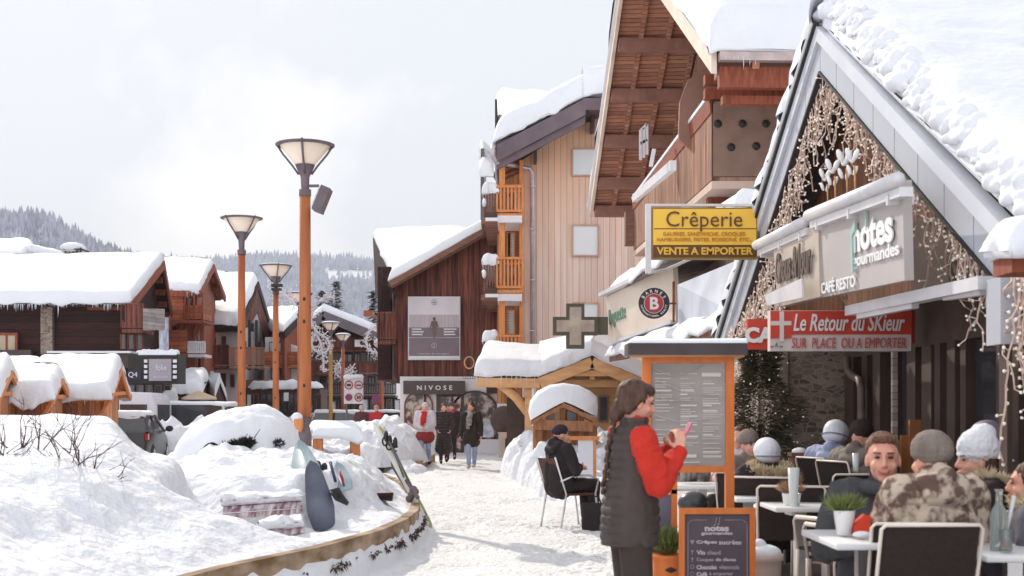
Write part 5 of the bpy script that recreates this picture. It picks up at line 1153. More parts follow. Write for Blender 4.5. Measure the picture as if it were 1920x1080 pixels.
# board with four traffic signs
TB = thing('traffic_board', 'white board with four round traffic signs, one showing 30, left of the poster building', 'traffic sign', P(663,785,50))
mb = MB(); mb.pb(645,707,681,757,50,.06); mb.build('board', WPAINT, TB)
mb = MB()
for (x,y) in ((654,722),(672.5,722),(672.5,745)): c = P(x,y,49.98); mb.lathe([(.13,0),(.17,0),(.17,.012),(.13,.012)], c, 20, M=M90)
mb.build('red_ring', mat('ring_red', hexc(206,60,70), .5, vs=1, bump=0), TB)
mb = MB(); c = P(654,745,49.98); mb.lathe([(.001,0),(.14,0),(.14,.012),(.001,.012)], c, 20, False, M=M90); mb.build('blue_disc', mat('disc_violet', hexc(120,90,150), .5, vs=1, bump=0), TB)
mb = MB(); mb.beam(P(651,742,49.95), P(657,748,49.95), .03, .02); mb.beam(P(657,742,49.95), P(651,748,49.95), .03, .02); mb.lathe([(.11,0),(.14,0),(.14,.012),(.11,.012)], P(654,745,49.96), 20, M=M90); mb.build('red_bar', MATS['ring_red'], TB)
text('30', P(672.5,745,49.97), (1,0,0), (0,0,1), .14, BLACK, TB, bold=.03)
mb = MB(); mb.pb(650,720,658,724,49.95,.02); mb.pb(668,721,677,723.5,49.95,.02); mb.build('pictogram', BLACK, TB)
mb = MB(); mb.tube([P(650,757,50.05), (PX(650,50),50.05,0)], .04, 8); mb.tube([P(676,757,50.05), (PX(676,50),50.05,0)], .04, 8); mb.build('post', GREYM, TB)
mb = MB(); snow_slab(mb, P(644,707,49.9), P(682,707,49.9), P(682,707,50.2), P(644,707,50.2), .1, n=4, m=3); mb.build('snow', SNOW, TB)
TS2 = thing('traffic_sign', 'single round traffic sign with red rim on a rusty post right of the traffic board', 'traffic sign', P(706,790,56)); c = P(706,748,56)
mb = MB(); mb.lathe([(.001,0),(.2,0),(.2,.02),(.001,.02)], c, 20, False, M=M90); mb.build('disc', MATS['disc_violet'], TS2); mb = MB(); mb.lathe([(.15,0),(.21,0),(.21,.02),(.15,.02)], c-V((0,.03,0)), 20, M=M90); mb.build('rim', MATS['ring_red'], TS2); mb = MB(); mb.tube([c, (c.x, 56.05, 0)], .04, 6); mb.build('post', GREYM, TS2)
# spruces behind the hotel
def spruce(x, y, d, h, r, n=900, label='', cat='tree', nm=None, sn=.55):
    b = V((PX(x,d), d, 0)) if y is None else P(x, y, d); o = thing('spruce_tree', label, cat, b, 'spruces'); mb = MB(); ms = MB()
    for i in range(n):
        t = R.random()**.8; z = h*(.05+.95*t); lay = math.floor(z/h*11)/11; rr = r*(1-t)*(.55+.6*((z/h*11)%1 < .5))*R.uniform(.2,1)+.02*h*(1-t); a = R.uniform(0,6.28)
        p = b+V((math.cos(a)*rr, math.sin(a)*rr, z)); dd = V((math.cos(a), math.sin(a), R.uniform(-.45,.1)))*h*.055*R.uniform(.5,1.2); sdv = V((-math.sin(a), math.cos(a), R.uniform(-.3,.3)))*h*.014
        (ms if R.random() < sn else mb).add([p-sdv, p+sdv, p+dd], [(0,1,2)])
    mb.build('crown', NEED, o); ms.build('snow', SNOW, o)
    m = MB(); m.tube([b, b+V((0,0,h*.95))], [h*.018, .01], 6); m.build('trunk', DWOOD, o); return o
for (x,d,yt,r,l) in ((630,110,528,1.9,'tall snowy spruce above the hotel roof'),(604,115,545,1.8,'shorter snowy spruce left of the tall one above the hotel'),(700,100,545,1.6,'snowy spruce partly behind the poster building'),(618,120,555,1.8,'low snowy spruce between the two spruces over the hotel roof'),(585,105,575,1.5,'bushy spruce behind the nearest lamp post')): spruce(x, None, d, PZ(yt,d), r, 1400, l)
# ================================================================ market stalls, cars, things in the snow
def stall(label, R0, R1, E0, E1, F0, F1, st, body=True, shutter=None):
    o = thing('market_stall', label, 'stall', ((V(E0)+V(E1))/2).xy.to_3d(), 'snowy wooden market stalls'); c = (R0,R1,E0,E1,F0,F1)
    gable_roof(o, *c, .07, OWOOD, st, amp=.06, over=.06, r=st*.75)
    gable_body(o, *c, .06, OWOODP, u0=.05, u1=.90, vv=.72)
    mb = MB()
    for e in (E1, F1): mb.beam(V(e)+V((.02,-.01,-.05)), V(R1)+V((.02,-.01,-.05)), .05, .16)
    mb.build('barge_board', OWOOD, o)
    mb = MB(); e = V(E1); r = V(R1); p = e+(r-e)*.22
    mb.beam(V((p.x-.35,p.y,p.z-.75)), V((p.x-.02,p.y,p.z-.1)), .06, .07); f = V(F1); q = r+(f-r)*.78; mb.beam(p+V((-.05,0,-.08)), q+V((-.05,0,-.08)), .06, .08)
    mb.build('brace', OWOOD, o); icicles(V(E0)+V((0,-.03,-.04)), V(E1)+V((0,-.03,-.04)), 26, .22, o, .012); return o
stall('largest market stall with long thick snow roof and open orange wood gable on its right', P(72,690,31.5), P(226,688,30.6), P(40,747,28.3), P(206,746,28.3), P(80,742,34), P(243,742,32.6), .30)
stall('middle market stall with rounded snow roof and small gable left of the largest stall', P(20,714,28), P(114,708,27), P(10,748,25), P(98,746,25), P(40,744,30), P(131,744,28.8), .34)
stall('leftmost market stall cut by the picture edge, snow roof and plank front', P(-60,700,25.5), P(20,694,24.5), P(-80,742,22.8), P(-4,740,22.8), P(-50,740,27), P(42,741,26.3), .32)
mb = MB(); mb.pb(-40,690,72,746,34.5,2); o = thing('market_stall', 'low flat snowy stall roof behind the leftmost and middle stalls', 'stall', P(20,746,35), 'snowy wooden market stalls')
m_ = MB(); m_.pb(-40,700,80,800,35,2); m_.build('wall', OWOODP, o); m_ = MB(); snow_slab(m_, P(-60,702,34.4), P(84,702,34.4), P(84,686,37.5), P(-60,686,37.5), .3); m_.build('roof_snow', SNOW, o)
# ---- black car seen from behind
def loft(mb, secs, close=True, sm=True):
    n = len(secs[0]); o = len(mb.v); vs = [p for s_ in secs for p in s_]
    fs = [(i*n+j, i*n+(j+1)%n, (i+1)*n+(j+1)%n, (i+1)*n+j) for i in range(len(secs)-1) for j in range(n)]
    if close: fs += [tuple(range(n))[::-1], tuple(range((len(secs)-1)*n, len(secs)*n))]
    return mb.add(vs, fs, sm)
PAINTB = mat('black_car_paint', (.015,.015,.018), .3, (.025,.025,.03), vs=1, bump=0, spec=.7); SILV = mat('silver_car_paint', (.62,.62,.64), .3, (.58,.58,.6), vs=1, bump=0, metal=.2, spec=.6)
TYRE = mat('tyre', (.02,.02,.02), .85, (.05,.05,.05), vs=8, bump=.1); REDL = mat('tail_lamp', hexc(210,40,30), .2, hexc(180,30,24), vs=3, bump=0); WHL = mat('head_lamp', (.8,.8,.8), .1, (.7,.7,.7), vs=3, bump=0)
def car(label, cat, loc, rz, paint, Ln=4.4, W=1.8, Hh=1.5, kind='suv', snow=True, name='parked_car', group=None):
    o = thing(name, label, cat, (0,0,0), group)
    hw = W/2; half = Ln/2   # local: front +y
    prof = [(-half,.45,.82),(-half+.05,.95,.9),(-half+.12,1.0,.93),(-half*.2,1.02,1),(half*.42,1.0,1),(half-.15,.86,.92),(half,.6,.82)]
    secs = []
    for y, zt, wf in prof:
        w_ = hw*wf; z0 = .28; secs.append([V((-w_*.94,y,z0)), V((-w_,y,z0+.15)), V((-w_,y,zt-.18)), V((-w_*.93,y,zt)), V((w_*.93,y,zt)), V((w_,y,zt-.18)), V((w_,y,z0+.15)), V((w_*.94,y,z0))])
    mb = MB(); loft(mb, secs); bo = mb.build('body', paint, o)
    bake(bo, [('BEVEL', dict(width=.04, segments=2))])
    # cabin
    cab = [(-half+.12,.98,.0,.93),(-half+.45,Hh-.08,.1,.80),(-half+.9,Hh,.12,.78),(half*.05,Hh-.02,.12,.78),(half*.52,1.0,.0,.92)] if kind == 'suv' else [(-half+.1,.98,0,.95),(-half+.15,Hh-.05,.06,.88),(-half+.6,Hh,.06,.87),(half*.25,Hh,.08,.87),(half*.5,1.0,0,.93)]
    mb = MB(); rl = []
    for y, zt, k, wf in cab: rl.append([V((-hw*.93,y,.96)), V((-hw*wf,y,zt)), V((hw*wf,y,zt)), V((hw*.93,y,.96))])
    loft(mb, rl, sm=False); mb.build('cabin_glass', GLASS, o)
    mb = MB(); tp = [q for q in rl[1:4]]; 
    loft(mb, [[q[1]+V((0,0,.0)), q[2]+V((0,0,.0)), q[2]+V((-.06,0,.045)), q[1]+V((.06,0,.045))] for q in tp], sm=False)
    for q0, q1 in ((rl[0], rl[1]), (rl[3], rl[4])):
        for i in (1, 2): a = q0[i if q0 is not rl[0] else (0 if i == 1 else 3)]; b = q1[i if q1 is not rl[4] else (0 if i == 1 else 3)]; mb.beam(a, b, .07, .06)
    for s in (-1, 1): mb.beam(V((s*hw*.86,-half*.32,.98)), V((s*hw*.79,-half*.3,Hh-.02)), .05, .09); mb.beam(V((s*hw*.86,half*.1,.98)), V((s*hw*.79,half*.04,Hh-.03)), .05, .07)
    mb.build('roof', paint, o)
    for s in (-1, 1):
        for y in (-half*.62, half*.62):
            mb = MB(); M_ = Matrix.Rotation(math.pi/2, 3, 'Y'); mb.lathe([(.001,-.1),(.26,-.1),(.33,-.07),(.33,.07),(.26,.1),(.001,.1)], (s*(hw-.1),y,.33), 20, M=M_); w_ = mb.build('wheel', TYRE, o)
            mb = MB(); mb.lathe([(.001,.09),(.07,.12),(.2,.105),(.21,.09)] if s > 0 else [(.001,-.09),(.07,-.12),(.2,-.105),(.21,-.09)], (s*(hw-.1),y,.33), 16, M=M_); mb.build('rim', ALU, w_)
        mb = MB(); mb.box((s*hw*.97-.10,-half-.02,.78),(s*hw*.97+.03-.05*(s>0),-half+.22,.94)); mb.build('tail_lamp', REDL, o)
        mb = MB(); mb.box((s*hw*.72-.16,half-.10,.62),(s*hw*.72+.16,half+.015,.76)); mb.build('headlight', WHL, o)
        mb = MB(); mb.ell((s*(hw+.12),half*.38,1.04), (.11,.07,.09), 10); mb.beam((s*hw*.9,half*.38,.99),(s*(hw+.08),half*.38,1.0),.03,.04); mb.build('wing_mirror', BLACK, o)
    mb = MB(); mb.box((-.27,-half-.025,.55),(.27,-half+.1,.67)); mb.build('number_plate', WPAINT, o)
    mb = MB(); mb.box((-hw*.9,-half-.03,.3),(hw*.9,-half+.15,.5)); mb.build('bumper', BLACK, o)
    if snow:
        mb = MB(); a, b = rl[1], rl[3]; z = V((0,0,.05)); snow_slab(mb, V((-hw*.76,a[1].y,Hh-.02)), V((hw*.76,a[1].y,Hh-.02)), V((hw*.76,b[1].y,Hh+.02)), V((-hw*.76,b[1].y,Hh+.02)), .12, amp=.04, n=6, m=6)
        snow_slab(mb, V((-hw*.85,half*.5,.98)), V((hw*.85,half*.5,.98)), V((hw*.75,half-.1,.86)), V((-hw*.75,half-.1,.86)), .08, amp=.04, n=6, m=4); mb.build('snow', SNOW, o)
    o.location = loc; o.rotation_euler = (0,0,rz); return o
car('black car with snowy roof and red tail lamp seen from behind', 'car', (-10.6, 35.3, 0), math.radians(8), PAINTB, Hh=1.42)
car('silver white off-roader with dark side windows behind the black car', 'car', (PX(322,43), 43, 0), math.radians(82), SILV, Hh=1.75, kind='box', Ln=4.5)
for (px, d, rz, lb, pm) in ((715,58,70,'dark car half hidden by snow left of the poster building ground floor',PAINTB),(660,60,80,'dark snow capped car below the traffic board',PAINTB),(600,58,85,'grey snow covered car behind the nearest lamp post',SILV)): car(lb, 'car', (PX(px,d), d, 0), math.radians(rz), pm)
vn = thing('parked_van', 'pale grey van parked behind the largest market stall', 'van', (PX(250,40), 41, 0)); mb = MB(); a = PX(222,40); b = PX(292,40)
secs = [[V((a,y,.4)), V((a,y,1.9)), V((a+.12,y,2.15)), V((b-.15,y,2.12)), V((b,y,1.7)), V((b,y,.4))] for y in (40, 41.9)]; loft(mb, secs, sm=False); bake(mb.build('body', mat('pale_van_paint', hexc(216,212,218), .35, hexc(206,202,210), vs=1, bump=0), vn), [('BEVEL', dict(width=.06, segments=2))])
mb = MB(); mb.box((b-.02,40.2,1.15),(b+.01,41.6,1.75)); mb.box((a+.05,39.98,1.2),(a+.9,40.0,1.75)); mb.build('window', GLASS, vn)
for y in (40.1,41.7):
    for x in (a+.35, b-.35): mb = MB(); mb.lathe([(.001,-.1),(.33,-.08),(.33,.08),(.001,.1)], (x,y,.33), 16, M=M90); mb.build('wheel', TYRE, vn)
# ---- little roofed stand in the bed
IS = thing('bird_table', 'low orange timber stand with a snowy flat roof in the snow bed', 'stand', P(632,845,17.8))
mb = MB(); d = 17.8
for x in (590,660,):
    mb = MB(); mb.pb(x,815,x+14,860,d+.05,.1); mb.build('leg', OWOOD, IS); mb = MB(); mb.pb(x-4,815,x+9,850,d+.5,.08); mb.build('leg', OWOOD, IS)
mb = MB(); mb.quadslab(P(588,820,d-.05), P(678,820,d-.05), P(668,800,d+.65), P(583,800,d+.65), (0,0,.04)); mb.build('roof', OWOOD, IS)
mb = MB(); snow_slab(mb, P(586,817,d-.08), P(680,817,d-.08), P(670,799,d+.7), P(581,799,d+.7), .10, amp=.03, n=8, m=6, r=.08); mb.build('snow', SNOW, IS)
WB = thing('letter_box', 'small orange wooden box with a snow cap fixed to the nearest lamp post', 'box', P(558,815,19.7)); mb = MB(); mb.pb(551,786,566,802,19.7,.15); mb.ext([P(551,802,19.7),P(566,802,19.7),P(563,810,19.7)], (0,.15,0)); mb.build('box', OWOOD, WB); mb = MB(); mb.ell(P(557,783,19.8), (.09,.1,.08), 10); mb.build('snow', SNOW, WB)
# ---- snowboards stuck in the snow
def board(tip, tail, wd, d, dback, label, m, name='snowboard', bind=False, grp=None, tear=0):
    a, b = P(*tail, d), P(*tip, dback); ln = (b-a).length; u = (b-a).normalized(); s = u.cross(V((0,-1,.25))).normalized(); n = s.cross(u).normalized()
    o = thing(name, label, 'snowboard' if name == 'snowboard' else 'ski', (a+b)/2, grp); rings = []; k = 20
    for i in range(k+1):
        t = i/k; hw = wd/2*min(1, math.sqrt(max(1e-4, 1-(1-min(t, 1-t)/.13)**2)) if min(t,1-t) < .13 else 1)*((1 if t > .35 else .72+.8*t) if tear else 1)*(1-(.16 if not tear else 0)*math.sin(math.pi*t))*(1 if not tear else 1-tear*max(0,(t-.3)/.7)**1.3); lift = .05*(max(0,(t-.88)/.12)**2+max(0,(.12-t)/.12)**2)
        c = a+u*ln*t+n*lift; rings.append([c-s*hw, c+s*hw, c+s*hw-n*.012, c-s*hw-n*.012])
    mb = MB(); loft(mb, rings); mb.build('deck', m, o)
    if bind:
        mb = MB()
        for t in (.32,.66):
            c = a+u*ln*t+n*.03*(-1); mb.ell(c-n*.06, (.09,.07,.09), 10); mb.beam(c-s*.06-n*.03, c-s*.02-n*.22+u*.05, .05, .07); mb.beam(c+s*.06-n*.03, c+s*.04-n*.2-u*.06, .04, .06)
        mb.build('binding', BLACK, o)
    return o
SBM = mat('slate_board', hexc(74,78,94), .55, hexc(112,118,132), vs=2.2, bump=0, contrast=1.2); SBG = mat('mint_frost_board', hexc(186,200,200), .5, hexc(142,158,166), vs=3, bump=0)
o = board((584,868), (610,1000), .27, 12.0, 12.5, 'slate blue snowboard standing upright in the snow in front of the bank', SBM, tear=.5)
mb = MB(); 
pass
mb.ext([P(*q,12.2) for q in ((616,919),(634,914),(640,925),(653,943),(650,948),(628,938))], (0,.07,0)); mb.tube([P(618,922,12.15), P(626,930,12.1), P(636,930,12.2)], .014, 6); mb.build('binding', BLACK, o)
o = board((562,830), (578,912), .32, 12.9, 13.4, 'pale frosted snowboard lying back against the snow behind the slate blue one', SBG, tear=.7)
mb = MB()
for p in ((596,872),(602,882),(608,876)): mb.ell(P(*p,13.35), (.035,.05,.05), 8)
mb.beam(P(592,868,13.3), P(610,890,13.3), .05, .06); mb.build('binding', BLACK, o)
o = board((634,872), (648,925), .2, 13.0, 13.4, 'narrow frosted board with a red and a dark blue stripe stuck in the bank', SBG, tear=.5)
mb = MB(); mb.tube([P(619,866,13.2), P(629,903,13.1)], .016, 5); mb.build('dark_stripe', mat('navy_stripe', hexc(64,60,110), .4, vs=2, bump=0), o)
mb = MB(); mb.tube([P(636,880,13.15), P(641,896,13.1), P(646,914,13.1)], [.006,.018,.008], 6); mb.build('red_stripe', mat('crimson', hexc(196,44,70), .4, vs=2, bump=0), o)
board((655,868), (672,915), .24, 13.9, 14.3, 'pale green frosted board leaning in the bank right of the striped one', mat('pale_green', hexc(196,210,190), .5, hexc(220,226,222), vs=3, bump=0), tear=.4)
# ---- skis leaning at the corner of the bed
for i, (tip, tail, lb, m) in enumerate((((700,792),(806,992),'long pale ski leaning on the bed, leftmost of the leaning skis',mat('ski_white', hexc(226,222,216), .35, hexc(200,204,196), vs=2, bump=0)),((712,800),(811,994),'long yellow green ski leaning on the bed beside the pale ski',mat('ski_lime', hexc(186,194,120), .35, hexc(120,130,70), vs=1.5, bump=0)),((735,868),(799,972),'dark short ski leaning lowest against the bed corner',mat('ski_dark', hexc(104,104,82), .4, hexc(60,56,54), vs=2, bump=0)))):
    o = board(tip, tail, .075, 15.2+i*.05, 15.9+i*.04, lb, m, name='ski')
    if i == 1:
        mb = MB()
        for p in ((772,928),(778,922),(775,918),(768,935)): mb.ell(P(*p,15.3), (.05,.04,.05), 8, k=6)
        mb.beam(P(762,900,15.4), P(784,934,15.2), .04, .03); mb.build('binding', mat('binding_grey', hexc(120,104,104), .5, hexc(60,50,52), vs=4, bump=0), o)
mb = MB(); PL_ = thing('ski_poles', 'pair of black ski poles with straps leaning among the skis', 'ski poles', P(745,900,15.5))
for (a, b) in (((719,800),(757,895)),((728,820),(766,902))): mb.tube([P(*a,15.7), P(*b,15.3)], .012, 5)
mb.build('shaft', GREYM, PL_); mb = MB()
for (x,y) in ((724,818),(731,826),(741,830)): mb.ell(P(x,y,15.6), (.03,.03,.07), 8); mb.tube([P(x,y,15.6)+V((.035*math.cos(t)-.01,.0,.055*math.sin(t)-.06)) for t in [k*.7 for k in range(9)]], .012, 5)
mb.build('grip', BLACK, PL_)
o = thing('wooden_box', 'small dark brown box half buried in the snow left of the skis', 'box', P(722,932,14)); mb = MB(); mb.hexa([P(713,938,14),P(734,938,14),P(736,940,14.2),P(714,938,14.2),P(706,925,14),P(737,924,14),P(738,923,14.2),P(708,924,14.2)]); mb.build('box', DWOOD, o)
# ---- old bench of planks half buried
BE = thing('bench', 'weathered reddish white plank bench half buried in the snow bed', 'bench', P(495,1008,11.4))
BWM = mat('flaking_boards', hexc(212,198,202), .85, hexc(124,88,94), vs=5, bump=.4, stretch=(5,1,.8), contrast=1.8)
mb = MB(); mb.quadslab(P(418,962,11.2), P(566,952,11.6), P(562,932,11.8), P(418,942,11.4), (0,.04,0)); mb.quadslab(P(418,974,11.15), P(567,965,11.55), P(566,954,11.6), P(418,964,11.2), (0,.04,0)); mb.build('backrest', BWM, BE)
mb = MB(); mb.quadslab(P(500,1012,10.9), P(571,998,11.2), P(568,978,11.25), P(488,988,10.95), (0,.04,0)); mb.build('seat_front', BWM, BE)
mb = MB(); snow_slab(mb, P(414,941,11.3), P(565,930,11.7), P(565,926,12.0), P(414,936,11.6), .045, amp=.05, ns=5, n=24, m=3, r=.04, droop=.05)
snow_slab(mb, P(488,986,10.9), P(570,975,11.2), P(566,970,11.4), P(480,979,11.1), .03, amp=.04, ns=5, n=20, m=3, r=.03, droop=.04); mb.build('snow', SNOWR, BE)
# ================================================================ terrace furniture
mb = MB(); mb.grid([V((x, y, .055+.006*noise.noise(V((x*3,y*3,0))))) for x in [1.55+.2*i for i in range(13)] for y in [4+.25*j for j in range(45)]], 13, 45); struct(mb.build('terrace_paving', mat('wet_paving', hexc(142,128,122), .5, hexc(96,84,78), vs=3, bump=.3, planks=(1,.4), thin=.02)))
FR_ = mat('menu_orange_wood', hexc(222,128,62), .5, hexc(196,104,46), vs=3, stretch=(5,5,.6), bump=.1)
MBD = thing('menu_board', 'tall orange framed menu board with small grey roof and glazed menu, behind the standing woman', 'menu board', (PX(1290,8.6), 8.6, 0)); d = 8.6
mb = MB(); mb.pb(1205,668,1221,1290,d,.06); mb.pb(1361,668,1377,1290,d,.06); mb.pb(1221,668,1361,680,d+.002,.05); mb.pb(1221,874,1361,886,d+.002,.05); mb.pb(1221,918,1270,926,d+.002,.05); mb.pb(1259,886,1270,1160,d+.002,.05); mb.build('frame', FR_, MBD)
mb = MB(); mb.pb(1178,643,1402,665,d-.12,.3); mb.build('roof', DMET, MBD)
mb = MB(); mb.pb(1186,665,1396,669,d-.08,.24); mb.build('roof_trim', PINE, MBD)
mb = MB(); snow_slab(mb, P(1180,644,d-.11), P(1402,644,d-.11), P(1402,640,d+.17), P(1180,640,d+.17), .02, amp=.01); mb.build('roof_snow', SNOW, MBD)
mb = MB(); mb.pb(1222,681,1360,873,d+.02,.02); mb.build('menu_sheet', mat('menu_grey', hexc(164,156,152), .35, hexc(138,130,126), vs=1.5, stretch=(1,1,3), bump=.02, contrast=1.4), MBD)
mb = MB(); rr = random.Random(3)
for c0 in (1228,1273,1318):
    y = 700
    while y < 862:
        if rr.random() < .8: mb.pb(c0+(0 if c0 != 1273 else 3), y, c0+rr.uniform(16,38), y+(2.6 if rr.random() < .18 else 1.2), d+.014, .004)
        y += rr.choice((4,4,4,6,9))
for (x0,y0,x1,y1) in ((1276,852,1306,858),(1264,866,1312,868),(1316,699,1352,706)): mb.pb(x0,y0,x1,y1,d+.013,.004)
mb.build('menu_lines', mat('menu_line', hexc(222,216,212), .5, vs=1, bump=0), MBD)
mb = MB(); 
for (pts) in (((1224,690),(1256,704),(1290,700),(1320,684)),((1230,712),(1290,738),(1350,742)),((1226,740),(1256,752),(1300,748)),((1226,778),(1270,790),(1330,786))): mb.tube([P(x,y,d+.01) for x,y in pts], .0022, 4)
mb.build('glass_scratch', mat('scratch', hexc(210,206,204), .4, vs=1, bump=0), MBD)
mb = MB(); mb.pb(1222,887,1258,917,d+.02,.01); mb.build('picture_panel', mat('snow_picture', hexc(206,206,206), .5, hexc(110,116,110), vs=12, bump=0, contrast=2), MBD)
mb = MB(); mb.pb(1222,927,1258,1150,d+.02,.01); mb.build('lower_panel', mat('blue_grey_panel', hexc(112,108,122), .5, hexc(92,88,100), vs=3, bump=0), MBD)
# chalk board
CB2 = thing('chalk_board', 'orange framed dark pavement sign listing crepes, hot wine and coffee', 'sign', (PX(1345,8.2), 8.2, 0)); d = 8.2
mb = MB(); mb.pb(1274,953,1284,1250,d,.04); mb.pb(1406,953,1417,1250,d,.04); mb.pb(1284,953,1406,964,d,.04); mb.pb(1284,1230,1406,1240,d,.04); mb.build('frame', FR_, CB2)
mb = MB(); mb.pb(1283,963,1407,1232,d+.015,.02); mb.build('panel', mat('chalk_violet_grey', hexc(92,80,88), .6, hexc(84,72,80), vs=2, bump=0), CB2)
WT = mat('chalk_white', hexc(214,206,208), .7, vs=1, bump=0); GT = mat('chalk_grey', hexc(176,166,172), .7, vs=1, bump=0); tx = d+.012
mb = MB()
for (a,b) in (((1290,982),(1290,1225)),((1401,982),(1401,1225)),((1298,975),(1332,975)),((1358,975),(1393,975)),((1290,982),(1298,975)),((1401,982),(1393,975))): mb.tube([P(*a,tx), P(*b,tx)], .0022, 4)
mb.tube([P(1341,984,tx), P(1344,971,tx), P(1350,969,tx), P(1348,982,tx)], .0028, 4); mb.ell(P(1340,985,tx), (.006,.002,.005), 6); mb.ell(P(1347,983,tx), (.006,.002,.005), 6)
mb.build('border', GT, CB2)
T3 = lambda s, x, y, h, m, wf=None, b=.02: text(s, P(x, y, tx), (1,0,0), (0,0,1), h*d/F, m, CB2, wfit=(wf*d/F if wf else None), bold=b, align='LEFT')
text('notes', P(1344,991,tx), (1,0,0), (0,0,1), .036, WT, CB2, wfit=.155, bold=.04); text('gourmandes', P(1344,1000.5,tx), (1,0,0), (0,0,1), .027, WT, CB2, wfit=.2, bold=.03)
for y, a, b, w1, w2 in ((1017,'Crêpes','sucrées',38,42),(1036,'Vin','chaud',16,25),(1050,'Coupes','de glaces',32,38),(1063.5,'Chocolat','viennois',38,38),(1076.5,'Café','à emporter',20,45)):
    T3(a, 1306, y, 8, WT if a in ('Vin','Chocolat','Café','Crêpes') else GT, w1, .03); T3(b, 1306+w1+4, y, 8, WT if b in ('sucrées','de glaces') else GT, w2, .02)
mb = MB()
for i, y in enumerate((1017,1036,1050,1063,1076)):
    if i == 0: mb.add([P(1294,y-4,tx), P(1302,y-4,tx), P(1298,y+4,tx)], [(0,1,2)])
    elif i in (1, 2): mb.add([P(1295,y-4,tx), P(1301,y-4,tx), P(1298,y,tx)], [(0,1,2)]); mb.tube([P(1298,y,tx), P(1298,y+4,tx)], .002, 4)
    else: mb.tube([P(1298+3.5*math.cos(t), y+3.5*math.sin(t), tx) for t in [k*.7 for k in range(10)]], .002, 4)
mb.build('icons', GT, CB2)
# planter with diamond
FP = thing('planter_box', 'orange wooden planter with a black diamond cut-out and a bushy green plant', 'planter', (PX(1248,8.4), 8.4, 0)); d = 8.35
mb = MB(); mb.pb(1226,1046,1280,1200,d,.22); mb.pb(1222,1043,1284,1050,d-.01,.24); mb.build('box', FR_, FP)
mb = MB(); mb.ext([P(1246,1069,d-.004), P(1258,1063,d-.004), P(1270,1069,d-.004), P(1258,1075,d-.004)], (0,.01,0)); mb.build('diamond', BLACK, FP)
PLG = mat('herb_green', hexc(136,146,84), .7, hexc(90,104,54), vs=14, bump=0); PLD = mat('dry_heather', hexc(200,168,136), .8, hexc(160,124,98), vs=14, bump=0)
mb = MB(); tufts(mb, P(1252,1018,d+.1), (.09,.08,.08), 1500, .06, .004, 1.2); mb.build('plant', PLG, FP)
# ---- tables
TOPW = mat('white_table_top', (.8,.79,.79), .35, (.74,.73,.73), vs=3, bump=.03); CHF = mat('cream_chair_frame', hexc(236,224,212), .4, hexc(214,200,188), vs=3, bump=.03); WEAVE = mat('black_weave', hexc(50,37,32), .7, hexc(36,26,23), vs=40, bump=.5, bs=150, bd=.004)
def table(x, d, z, label, w=.7, dp=.7, rot=0):
    o = thing('cafe_table', label, 'table', (0,0,0), 'white terrace tables'); mb = MB(); mb.box((-w/2,-dp/2,z-.035),(w/2,dp/2,z)); bake(mb.build('table_top', TOPW, o), [('BEVEL', dict(width=.008, segments=2))])
    mb = MB(); mb.box((-.04,-.04,.03),(.04,.04,z-.03)); mb.build('leg', ALU, o); mb = MB(); mb.box((-.26,-.05,0),(.26,.05,.03)); mb.box((-.05,-.26,.0),(.05,.26,.028)); mb.build('foot', ALU, o); o.location = (x,d,.06); o.rotation_euler = (0,0,rot); return o
Z0 = .06
table(PX(1500,9.4), 9.4, .74, 'white square table with the tall white vase and dried flowers', .48, .6, .0)
table(PX(1622,6.95), 6.98, .74, 'white table with the white fern bucket between the smiling man and the camouflage coat', .5, .8)
table(PX(1905,6.7), 6.75, .70, 'white table with the glass bottle and tumblers at the right edge', .55, .75)
table(PX(1316,12.0), 12.0, .75, 'white table seen through the open lower part of the menu board', .62, .6)
table(PX(1412,10.6), 10.8, .71, 'small bright table top edge just right of the menu board post', .3, .5)
table(PX(1905,8.2), 8.3, .68, 'table crowded with glasses behind the glass bottle at the right', .7, .7)
def chair(label, x, d, rz, hb=.9, arms=True):
    o = thing('terrace_chair', label, 'chair', (0,0,0), 'black woven terrace chairs')   # faces +y
    w = .25; mb = MB(); mb.add([(-w+.01,-.2,.46),(w-.01,-.2,.46),(w-.01,.22,.47),(-w+.01,.22,.47),(-w+.01,-.2,.44),(w-.01,-.2,.44),(w-.01,.22,.45),(-w+.01,.22,.45)], [(0,1,2,3),(7,6,5,4),(0,4,5,1),(1,5,6,2),(2,6,7,3),(3,7,4,0)]); mb.build('seat', WEAVE, o)
    mb = MB(); mb.quadslab((-w+.012,-.2,.44),(w-.012,-.2,.44),(w-.012,-.31,hb-.01),(-w+.012,-.31,hb-.01),(0,.02,0)); mb.build('backrest', WEAVE, o)
    mb = MB(); mb.tube([(-w,-.24,.02),(-w,-.2,.45),(-w,-.315,hb-.02),(-w+.02,-.32,hb),(w-.02,-.32,hb),(w,-.315,hb-.02),(w,-.2,.45),(w,-.24,.02)], .0095, 8); mb.build('back_frame', CHF, o)
    for s in (-1, 1):
        mb = MB(); mb.tube([(s*w,.24,.02),(s*w,.22,.45)], .0125, 8); mb.build('leg', CHF, o)
        if arms:
            mb = MB(); mb.tube([(s*w,-.26,.68),(s*(w+.02),-.1,.69),(s*(w+.02),.2,.68),(s*(w+.015),.25,.65),(s*w,.22,.45)], [.011,.016,.016,.012,.010], 8); mb.build('armrest', CHF, o)
    o.location = (x,d,Z0); o.rotation_euler = (0,0,rz); return o
RD = math.radians
